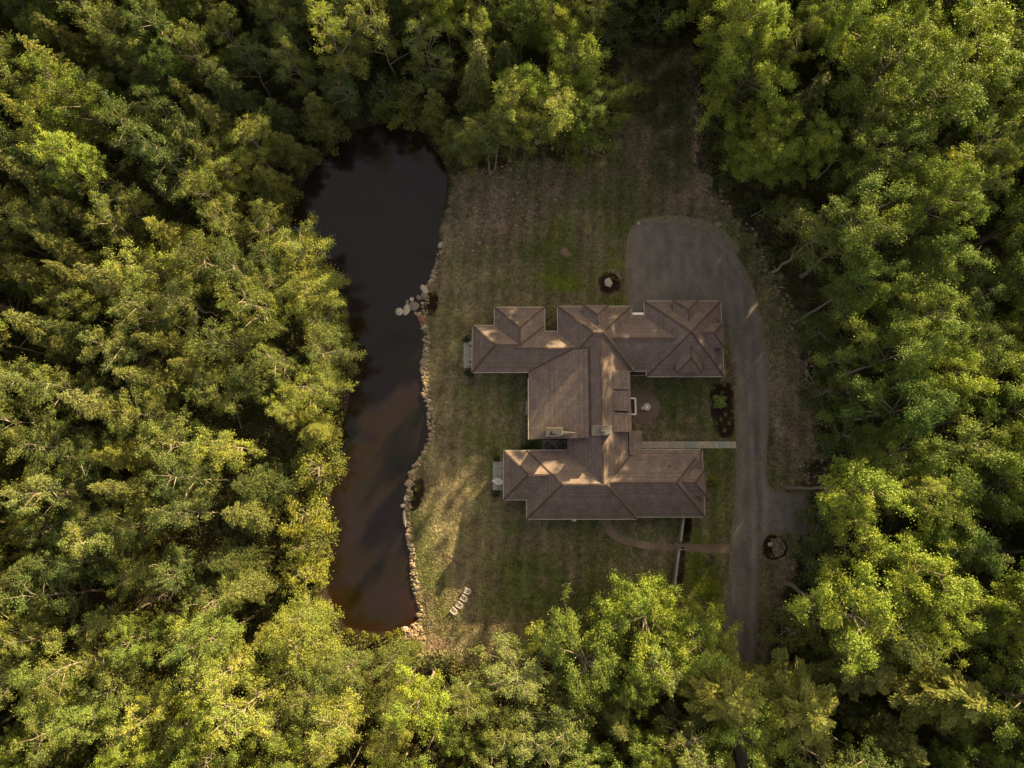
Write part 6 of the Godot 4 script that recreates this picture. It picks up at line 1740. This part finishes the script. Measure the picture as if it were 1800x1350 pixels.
	tree("h1", "deep", -39.99, 10.84, 0.97, 0.82, 66, "dark green needle tree level with the wooden fences, second tree back from the pond")
	tree("h1", "lime", 27.55, 37.1, 0.85, 1.1, 238, "bright yellow-green needle tree cut by the photo's lower edge, first tree back from the driveway")
	tree("m4", "maple", 66.22, -51.99, 1.05, 1.12, 246, "mid-green broad-crowned tree level with the pond's upper tip, sixth tree back from the driveway")
	tree("h2", "olive", -48.45, -20.34, 0.94, 1.08, 333, "olive needle tree level with the upper wing, fourth tree back from the pond")
	tree("b5", "lime", -38.23, -4.72, 0.94, 1.19, 277, "bright yellow-green slender tree level with the two chimneys, first tree back from the pond")
	tree("b2", "olive", -14.57, -74.18, 0.96, 0.8, 150, "olive slender tree along the photo's top edge, first tree back from the pond")
	tree("m1", "maple", -38.92, -77.18, 0.68, 0.85, 302, "mid-green broad-crowned tree cut by the photo's top edge, fourth tree back from the pond")
	tree("h3", "maple", -5.49, -60.04, 1.17, 1.19, 97, "mid-green needle tree above the pond's upper right corner, first tree up from the lawn")
	tree("b3", "lime", 75.49, -63.56, 0.91, 1.28, 114, "bright yellow-green slender tree just below the photo's top edge, eighth tree back from the driveway")
	tree("m4", "deep", 72.76, -7.8, 0.96, 0.94, 212, "dark green broad-crowned tree level with the two chimneys, third tree back from the driveway")
	tree("m2", "lime", 57.52, -14.18, 0.88, 1.09, 219, "bright yellow-green broad-crowned tree level with the white table, first tree back from the driveway")
	tree("m4", "lime", -11.8, 27.97, 0.81, 0.86, 31, "bright yellow-green broad-crowned tree near the photo's lower edge, first tree back from the pond")
	tree("m2", "deep", 66.3, -9.09, 0.85, 1, 24, "dark green broad-crowned tree level with the white table, second tree back from the driveway")
	tree("b0", "olive", -19.83, -76.83, 0.95, 0.78, 351, "olive slender tree cut by the photo's top edge, first tree back from the pond")
	tree("m0", "maple", -4.24, -75.32, 0.69, 0.96, 108, "mid-green broad-crowned tree above the pond's upper right corner, fifth tree up from the lawn")
	tree("h2", "maple", -17.52, 31.03, 0.91, 0.62, 239, "mid-green needle tree near the photo's lower edge, second tree back from the pond")
	tree("m0", "lime", 45.2, -49.7, 0.82, 0.85, 268, "bright yellow-green broad-crowned tree level with the pond's upper pool, first tree back from the driveway")
	tree("m4", "lime", -39.83, 29.35, 0.62, 0.85, 68, "bright yellow-green broad-crowned tree near the photo's lower edge, eighth tree back from the pond")
	tree("b0", "deep", -65.1, 6.16, 0.91, 0.76, 100, "dark green slender tree level with the wooden fences, tenth tree back from the pond")
	tree("b5", "lime", -43.72, 27.55, 0.86, 1.19, 72, "bright yellow-green slender tree near the photo's lower edge, ninth tree back from the pond")
	tree("d2", "maple", -70.26, 21.86, 0.93, 0.94, 117, "bare grey leafless tree level with the pond's foot, tenth tree back from the pond")
	tree("h1", "maple", -67.54, -20.69, 1.18, 1.12, 69, "mid-green needle tree level with the upper wing, eighth tree back from the pond")
	tree("b3", "pale", 19.13, 24.7, 0.91, 0.87, 208, "pale green slender tree below the lower east wing, first tree down from the lawn")
	tree("m4", "maple", 56.71, 1.12, 1.1, 1, 281, "mid-green broad-crowned tree level with the lower wing, second tree back from the driveway")
	tree("b2", "deep", -62.58, 16.09, 1.04, 1.03, 22, "dark green slender tree level with the lawn chairs, fifth tree back from the pond")
	tree("b3", "deep", -50.9, -66.62, 0.92, 1.16, 325, "dark green slender tree along the photo's top edge, tenth tree back from the pond")
	tree("m3", "maple", -8.26, 33.65, 0.63, 0.55, 252, "mid-green broad-crowned tree below the lawn chairs, second tree down from the lawn")
	tree("m2", "lime", 75.92, -47.15, 1.14, 1.19, 55, "bright yellow-green broad-crowned tree level with the pond's upper pool, sixth tree back from the driveway")
	tree("b2", "maple", -47.71, 30.22, 1.19, 0.9, 82, "mid-green slender tree near the photo's lower edge, tenth tree back from the pond")
	tree("m3", "lime", 47.84, -63.31, 1.03, 1.18, 286, "bright yellow-green broad-crowned tree just below the photo's top edge, second tree back from the driveway")
	tree("b1", "olive", -68.26, -74.31, 0.93, 1.2, 201, "olive slender tree cut by the photo's top edge, tenth tree back from the pond")
	tree("h3", "lime", -54.44, -4.82, 1.14, 0.95, 150, "bright yellow-green needle tree level with the two chimneys, third tree back from the pond")
	tree("b5", "lime", -22.39, 38.6, 0.91, 1.05, 197, "bright yellow-green slender tree cut by the photo's lower edge, third tree back from the pond")
	tree("b3", "olive", -3.66, -69.49, 1.08, 1.21, 55, "olive slender tree above the pond's upper right corner, fourth tree up from the lawn")
	tree("b2", "olive", -56.47, 22.58, 0.94, 1.14, 159, "olive slender tree level with the pond's foot, seventh tree back from the pond")
	tree("h1", "olive", -62.14, -29.33, 0.84, 1.13, 164, "olive needle tree level with the round mulch bed, seventh tree back from the pond")
	tree("h2", "pale", -58.05, -10.38, 1.06, 1.13, 35, "pale green needle tree level with the white table, sixth tree back from the pond")
	tree("b5", "deep", -75.39, -49.86, 1.08, 0.96, 291, "dark green slender tree level with the pond's upper pool, ninth tree back from the pond")
	tree("h1", "olive", -70.27, -28.67, 1.12, 0.96, 15, "olive needle tree level with the round mulch bed, ninth tree back from the pond")
	tree("b0", "lime", 62.63, -56.84, 0.92, 0.87, 270, "bright yellow-green slender tree level with the pond's upper tip, fifth tree back from the driveway")
	tree("m3", "maple", 71.75, -28.83, 0.96, 0.94, 263, "mid-green broad-crowned tree level with the round mulch bed, fourth tree back from the driveway")
	tree("b1", "lime", -63.88, 38.81, 0.99, 0.85, 195, "bright yellow-green slender tree cut by the photo's lower edge, twelfth tree back from the pond")
	tree("b3", "lime", -33.31, 27.68, 1.1, 1.14, 162, "bright yellow-green slender tree near the photo's lower edge, sixth tree back from the pond")
	tree("b5", "olive", -75.08, -20.64, 1.11, 1.01, 139, "olive slender tree level with the upper wing, ninth tree back from the pond")
	tree("b3", "olive", -35.92, -24.03, 1.03, 1.19, 354, "olive slender tree level with the stepping stones, second tree back from the pond")
	tree("b2", "pale", -56.11, -19.4, 0.92, 1, 238, "pale green slender tree level with the upper wing, sixth tree back from the pond")
	tree("h2", "pale", -42.9, 37.4, 1.1, 1.18, 97, "pale green needle tree cut by the photo's lower edge, eighth tree back from the pond")
	tree("b1", "lime", -26.79, -65.53, 1.05, 1.17, 10, "bright yellow-green slender tree just below the photo's top edge, second tree back from the pond")
	tree("m4", "maple", 56, -37.01, 0.88, 1.31, 119, "mid-green broad-crowned tree level with the gravel verge, first tree back from the driveway")
	tree("b4", "lime", -76.57, -65.28, 1.04, 1.15, 198, "bright yellow-green slender tree just below the photo's top edge, fifteenth tree back from the pond")
	tree("b5", "lime", -79.71, -57.28, 0.95, 1.14, 173, "bright yellow-green slender tree level with the pond's upper tip, twelfth tree back from the pond")
	tree("b0", "deep", -19.61, -72.53, 1.12, 0.9, 247, "dark green slender tree along the photo's top edge, second tree back from the pond")
	tree("m4", "lime", -10.26, -70.31, 0.79, 0.98, 198, "bright yellow-green broad-crowned tree above the pond's upper right corner, third tree up from the lawn")
	tree("m3", "lime", 67.09, 14.68, 0.9, 1.06, 177, "bright yellow-green broad-crowned tree level with the lawn chairs, third tree back from the driveway")
	tree("m1", "maple", -49.6, 21.09, 0.6, 0.87, 13, "mid-green broad-crowned tree level with the pond's foot, sixth tree back from the pond")
	tree("m0", "lime", 73.65, -21.55, 0.94, 0.91, 46, "bright yellow-green broad-crowned tree level with the upper wing, third tree back from the driveway")
	tree("m2", "olive", 66.4, -76.08, 0.9, 0.88, 359, "olive broad-crowned tree cut by the photo's top edge, seventh tree back from the driveway")
	tree("m0", "maple", 55.72, 37.88, 0.83, 1, 355, "mid-green broad-crowned tree cut by the photo's lower edge, fourth tree back from the driveway")
	tree("b1", "olive", -45.95, -62.76, 0.85, 1.06, 103, "olive slender tree just below the photo's top edge, seventh tree back from the pond")
	tree("h0", "lime", -51.48, -37.04, 1.02, 0.9, 293, "bright yellow-green needle tree level with the gravel verge, third tree back from the pond")
	tree("m2", "maple", 64.02, 2.19, 1.03, 0.8, 45, "mid-green broad-crowned tree level with the lower wing, third tree back from the driveway")
	tree("b2", "maple", 64.83, -30.82, 0.87, 0.88, 171, "mid-green slender tree level with the round mulch bed, third tree back from the driveway")
	tree("h3", "olive", -75.57, -76.77, 0.82, 1.09, 158, "olive needle tree cut by the photo's top edge, eleventh tree back from the pond")
	tree("h1", "olive", -79.68, -68.31, 0.82, 1.18, 311, "olive needle tree along the photo's top edge, fifteenth tree back from the pond")
	tree("b0", "lime", 18.58, 39.54, 1.01, 1.13, 257, "bright yellow-green slender tree below the lower east wing, seventh tree down from the lawn")
	tree("m1", "lime", -63.89, 34.17, 0.61, 0.76, 348, "bright yellow-green broad-crowned tree along the photo's lower edge, eleventh tree back from the pond")
	tree("b2", "maple", -73.28, -14.29, 1.17, 1.07, 221, "mid-green slender tree level with the white table, tenth tree back from the pond")
	tree("b0", "lime", 13.65, 40.16, 0.82, 0.84, 195, "bright yellow-green slender tree below the lower east wing, sixth tree down from the lawn")
	tree("m2", "olive", 57.72, -69.77, 0.82, 1.32, 42, "olive broad-crowned tree cut by the photo's top edge, fifth tree back from the driveway")
	tree("b4", "maple", -69.16, 26.66, 1.01, 0.92, 77, "mid-green slender tree near the photo's lower edge, fifteenth tree back from the pond")
	tree("m1", "maple", 52.09, -44.3, 1.04, 1.09, 89, "mid-green broad-crowned tree level with the pond's upper pool, second tree back from the driveway")
	tree("b1", "maple", 70.42, -63.89, 0.87, 1.02, 0, "mid-green slender tree just below the photo's top edge, sixth tree back from the driveway")
	tree("b0", "maple", -35.37, -69.98, 0.81, 0.95, 333, "mid-green slender tree along the photo's top edge, seventh tree back from the pond")
	tree("b3", "lime", -48.69, 39.11, 1.12, 0.78, 281, "bright yellow-green slender tree cut by the photo's lower edge, ninth tree back from the pond")
	tree("m4", "pale", -58.79, 26.73, 0.85, 0.85, 320, "pale green broad-crowned tree near the photo's lower edge, twelfth tree back from the pond")
	tree("b4", "olive", 79.78, -60.81, 0.84, 1.27, 88, "olive slender tree just below the photo's top edge, ninth tree back from the driveway")
	tree("h1", "maple", 50.72, 33.9, 1.19, 0.99, 194, "mid-green needle tree along the photo's lower edge, second tree back from the driveway")
	tree("b2", "deep", -54.91, -50.57, 1.12, 1.08, 203, "dark green slender tree level with the pond's upper tip, sixth tree back from the pond")
	tree("b3", "lime", -71.32, 8.05, 0.97, 1.02, 123, "bright yellow-green slender tree level with the wooden fences, twelfth tree back from the pond")
	tree("b0", "olive", -44.1, -68.09, 0.91, 0.94, 171, "olive slender tree just below the photo's top edge, sixth tree back from the pond")
	tree("h2", "maple", -50.09, -15.35, 0.93, 1.13, 114, "mid-green needle tree level with the upper wing, fifth tree back from the pond")
	tree("h0", "olive", 70.37, -57.61, 0.85, 1.13, 250, "olive needle tree level with the pond's upper tip, seventh tree back from the driveway")
	tree("m4", "lime", -0.2, -76.94, 0.64, 0.89, 119, "bright yellow-green broad-crowned tree above the upper west wing, fourth tree up from the lawn")
	tree("h2", "lime", -72.39, -53.33, 0.87, 1.14, 107, "bright yellow-green needle tree level with the pond's upper tip, eleventh tree back from the pond")
	tree("b3", "lime", 22.92, 37.83, 0.89, 0.73, 348, "bright yellow-green slender tree below the wooden fences, second tree down from the lawn")
	tree("b2", "olive", -33.92, 39.81, 1.2, 0.96, 239, "olive slender tree cut by the photo's lower edge, sixth tree back from the pond")
	tree("h2", "deep", -35.85, 0.29, 1.19, 0.89, 36, "dark green needle tree level with the lower wing, first tree back from the pond")
	tree("d2", "olive", -49.66, -0.84, 1.02, 0.84, 179, "bare grey leafless tree level with the lower wing, third tree back from the pond")
	tree("b4", "maple", 63.24, -38.86, 0.83, 1.29, 336, "mid-green slender tree level with the gravel verge, second tree back from the driveway")
	tree("b5", "deep", -45.31, 11.37, 0.93, 0.91, 126, "dark green slender tree level with the wooden fences, fourth tree back from the pond")
	tree("b2", "maple", -31.85, 31.57, 0.86, 0.75, 190, "mid-green slender tree near the photo's lower edge, fifth tree back from the pond")
	tree("b4", "pale", -44.17, 4.78, 0.97, 1.05, 101, "pale green slender tree level with the wooden fences, third tree back from the pond")
	tree("b0", "maple", -54.58, 6.93, 0.96, 1.17, 135, "mid-green slender tree level with the wooden fences, seventh tree back from the pond")
	tree("b4", "olive", -57.02, -40.53, 1.12, 0.78, 274, "olive slender tree level with the gravel verge, fourth tree back from the pond")
	tree("b5", "olive", -42.23, -38.49, 1, 0.82, 105, "olive slender tree level with the gravel verge, first tree back from the pond")
	tree("b0", "deep", -37.33, -33.7, 0.98, 0.55, 329, "dark green slender tree level with the round mulch bed, first tree back from the pond")
	tree("b1", "lime", -38.51, 24.83, 1.06, 1.09, 153, "bright yellow-green slender tree near the photo's lower edge, seventh tree back from the pond")
	tree("b5", "lime", -53.16, 40.11, 1.04, 1.05, 354, "bright yellow-green slender tree cut by the photo's lower edge, tenth tree back from the pond")
	tree("b1", "pale", 2.29, 34.32, 1.14, 0.79, 276, "pale green slender tree below the lower west wing, second tree down from the lawn")
	tree("m0", "maple", -55.28, -69.47, 0.6, 1.08, 32, "mid-green broad-crowned tree along the photo's top edge, twelfth tree back from the pond")
	tree("h0", "deep", -64.3, 10.72, 1.03, 0.98, 253, "dark green needle tree level with the wooden fences, eleventh tree back from the pond")
	tree("b1", "lime", -25.3, 34.79, 0.83, 0.82, 152, "bright yellow-green slender tree along the photo's lower edge, third tree back from the pond")
	tree("b4", "maple", 68.54, 33.6, 1.04, 0.99, 233, "mid-green slender tree along the photo's lower edge, fourth tree back from the driveway")
	tree("m3", "maple", 77.6, -74.02, 0.81, 1.05, 280, "mid-green broad-crowned tree cut by the photo's top edge, ninth tree back from the driveway")
	tree("h2", "maple", -75.46, -31.77, 1.14, 1.06, 271, "mid-green needle tree level with the round mulch bed, tenth tree back from the pond")
	tree("b5", "pale", -47.45, -26.87, 1.09, 0.83, 221, "pale green slender tree level with the stepping stones, third tree back from the pond")
	tree("b3", "maple", -15.25, 39.32, 0.8, 0.79, 63, "mid-green slender tree cut by the photo's lower edge, second tree back from the pond")
	tree("m3", "maple", -55.22, -74.36, 0.8, 0.82, 212, "mid-green broad-crowned tree along the photo's top edge, eleventh tree back from the pond")
	tree("m0", "pale", 9.95, 35.46, 0.66, 0.74, 274, "pale green broad-crowned tree below the main block, second tree down from the lawn")
	tree("m0", "maple", 17.04, 35.18, 0.67, 0.78, 42, "mid-green broad-crowned tree below the lower east wing, fifth tree down from the lawn")
	tree("b3", "deep", -63.96, -45.09, 1.01, 1.15, 115, "dark green slender tree level with the pond's upper pool, sixth tree back from the pond")
	tree("h0", "maple", -38.13, 39.78, 0.81, 1.06, 36, "mid-green needle tree cut by the photo's lower edge, seventh tree back from the pond")
	tree("b4", "olive", -61.96, 21.04, 0.97, 1.02, 60, "olive slender tree level with the pond's foot, eighth tree back from the pond")
	tree("h2", "deep", 60.8, -33.57, 1.02, 1.11, 275, "dark green needle tree level with the round mulch bed, second tree back from the driveway")
	tree("d1", "olive", -49.69, 15.13, 0.87, 0.81, 38, "bare grey leafless tree level with the lawn chairs, third tree back from the pond")
	tree("b3", "maple", -57.41, -61.17, 0.83, 0.8, 272, "mid-green slender tree just below the photo's top edge, ninth tree back from the pond")
	tree("b2", "lime", -42.95, -46.69, 1.04, 0.65, 76, "bright yellow-green slender tree level with the pond's upper pool, second tree back from the pond")
	tree("b4", "deep", 65.16, -25.61, 1.13, 0.98, 97, "dark green slender tree level with the stepping stones, first tree back from the driveway")
	tree("b4", "olive", -64.7, -25.34, 1, 0.8, 276, "olive slender tree level with the stepping stones, fifth tree back from the pond")
	tree("d2", "maple", -46.53, 23.91, 0.81, 0.81, 340, "bare grey leafless tree level with the pond's foot, fifth tree back from the pond")
	tree("h0", "deep", -1.07, -63, 1.05, 0.93, 340, "dark green needle tree above the upper west wing, first tree up from the lawn")
	tree("b0", "maple", -6.37, 29.64, 0.91, 0.72, 94, "mid-green slender tree below the lawn chairs, first tree down from the lawn")
	tree("b0", "maple", -35.06, -29.33, 0.85, 0.73, 11, "mid-green slender tree level with the stepping stones, first tree back from the pond")
	tree("h2", "olive", -63.28, 29.23, 1.01, 0.94, 168, "olive needle tree near the photo's lower edge, thirteenth tree back from the pond")
	tree("h3", "olive", -48.45, -58.2, 0.87, 0.97, 354, "olive needle tree level with the pond's upper tip, third tree back from the pond")
	tree("m1", "lime", -50.11, -76.17, 0.79, 0.81, 110, "bright yellow-green broad-crowned tree cut by the photo's top edge, sixth tree back from the pond")
	tree("m2", "lime", 77.26, -39.75, 0.8, 1.21, 23, "bright yellow-green broad-crowned tree level with the gravel verge, fourth tree back from the driveway")
	tree("m0", "lime", 9.73, -75.46, 0.63, 1.2, 225, "bright yellow-green broad-crowned tree above the main block, fourth tree up from the lawn")
	tree("b0", "deep", -39.64, -29.65, 0.82, 1.1, 214, "dark green slender tree level with the round mulch bed, second tree back from the pond")
	tree("d2", "maple", -47.78, -33.96, 1.17, 0.88, 298, "bare grey leafless tree level with the round mulch bed, fourth tree back from the pond")
	tree("b3", "pale", -61.76, 0.41, 1.01, 1.07, 354, "pale green slender tree level with the lower wing, fifth tree back from the pond")
	tree("b1", "lime", -33.23, -10.59, 0.82, 0.63, 67, "bright yellow-green slender tree level with the white table, first tree back from the pond")
	tree("h1", "maple", 57.44, -56.96, 0.93, 1.18, 220, "mid-green needle tree level with the pond's upper tip, third tree back from the driveway")
	tree("b0", "lime", 76.81, -33.87, 1.17, 1.04, 96, "bright yellow-green slender tree level with the round mulch bed, fifth tree back from the driveway")
	tree("h3", "olive", -66.67, -67.8, 0.81, 1.04, 269, "olive needle tree along the photo's top edge, thirteenth tree back from the pond")
	tree("m0", "maple", 41.42, -75.19, 0.97, 1.29, 194, "mid-green broad-crowned tree cut by the photo's top edge, second tree back from the driveway")
	tree("b5", "lime", 42.84, 38.87, 1.1, 1.12, 41, "bright yellow-green slender tree cut by the photo's lower edge, second tree back from the driveway")
	tree("b2", "olive", -9.43, -76.69, 1.09, 0.92, 273, "olive slender tree above the pond's upper right corner, sixth tree up from the lawn")
	tree("b5", "maple", 50.92, -50.27, 1.09, 1.12, 72, "mid-green slender tree level with the pond's upper tip, second tree back from the driveway")
	tree("h0", "lime", -68.78, -48.4, 0.82, 1.02, 225, "bright yellow-green needle tree level with the pond's upper pool, seventh tree back from the pond")
	tree("m0", "pale", -53.57, 30.27, 0.6, 1.16, 297, "pale green broad-crowned tree along the photo's lower edge, eighth tree back from the pond")
	tree("b0", "lime", -40.13, -51.81, 1.09, 0.72, 153, "bright yellow-green slender tree level with the pond's upper pool, first tree back from the pond")
	tree("b0", "maple", -58.49, 39.52, 1.01, 1.11, 171, "mid-green slender tree cut by the photo's lower edge, eleventh tree back from the pond")
	tree("b1", "maple", 22.38, 32.74, 1.07, 1.13, 298, "mid-green slender tree below the wooden fences, first tree down from the lawn")
	tree("h1", "deep", -42.14, -59.79, 1.03, 1.14, 1, "dark green needle tree just below the photo's top edge, fifth tree back from the pond")
	tree("b0", "lime", -6.9, 40.1, 0.88, 1.06, 148, "bright yellow-green slender tree below the lawn chairs, third tree down from the lawn")
	tree("b0", "maple", -43.52, 32.38, 1.11, 0.91, 163, "mid-green slender tree along the photo's lower edge, fifth tree back from the pond")
	tree("b3", "maple", -41.83, 15.9, 0.95, 0.75, 255, "mid-green slender tree level with the lawn chairs, second tree back from the pond")
	tree("b1", "lime", 51.5, 1.86, 0.84, 1.23, 268, "bright yellow-green slender tree level with the lower wing, first tree back from the driveway")
	tree("h1", "olive", -66.64, -56.93, 0.93, 0.95, 43, "olive needle tree level with the pond's upper tip, ninth tree back from the pond")
	tree("b4", "maple", -26.99, 39.87, 1.17, 1.1, 211, "mid-green slender tree cut by the photo's lower edge, fourth tree back from the pond")
	tree("h0", "olive", -45.03, -16.43, 0.81, 1.05, 217, "olive needle tree level with the upper wing, third tree back from the pond")
	tree("b0", "maple", -80.45, -62.88, 1.17, 1.13, 183, "mid-green slender tree just below the photo's top edge, sixteenth tree back from the pond")
	tree("b3", "maple", -67.88, -8.66, 0.85, 1.17, 149, "mid-green slender tree level with the white table, ninth tree back from the pond")
	tree("b0", "lime", -34.61, -74.22, 0.92, 0.81, 18, "bright yellow-green slender tree along the photo's top edge, sixth tree back from the pond")
	tree("h2", "lime", -34.72, 22.2, 0.85, 0.57, 104, "bright yellow-green needle tree level with the pond's foot, second tree back from the pond")
	tree("b0", "deep", 33.1, -77.18, 1.09, 1.37, 193, "dark green slender tree cut by the photo's top edge, first tree back from the driveway")
	tree("m0", "lime", 68.35, -3.6, 0.94, 1.19, 356, "bright yellow-green broad-crowned tree level with the two chimneys, second tree back from the driveway")
	tree("b5", "lime", 5.8, -66.41, 0.86, 1.07, 337, "bright yellow-green slender tree above the main block, first tree up from the lawn")
	tree("m2", "maple", 54.54, -76.7, 0.86, 0.98, 357, "mid-green broad-crowned tree cut by the photo's top edge, fourth tree back from the driveway")
	tree("b3", "maple", 63.92, -46.93, 0.89, 1.34, 233, "mid-green slender tree level with the pond's upper pool, fourth tree back from the driveway")
	tree("m0", "maple", 48.71, 40.14, 0.98, 0.98, 294, "mid-green broad-crowned tree cut by the photo's lower edge, third tree back from the driveway")
	tree("m4", "maple", 15.66, 27.46, 0.58, 0.7, 23, "mid-green broad-crowned tree below the lower east wing, second tree down from the lawn")
	tree("m0", "maple", -64.6, -77.1, 0.68, 1.17, 115, "mid-green broad-crowned tree cut by the photo's top edge, ninth tree back from the pond")
	tree("h2", "maple", 63.8, 10.9, 0.91, 0.96, 344, "mid-green needle tree level with the wooden fences, third tree back from the driveway")
	tree("b1", "lime", 68.15, -21.24, 1.11, 0.72, 85, "bright yellow-green slender tree level with the upper wing, second tree back from the driveway")
	surround(PackedVector2Array([Vector2(-82.57, -77.45), Vector2(82.57, -77.45), Vector2(68.98, 40.17), Vector2(-68.98, 40.17)]))
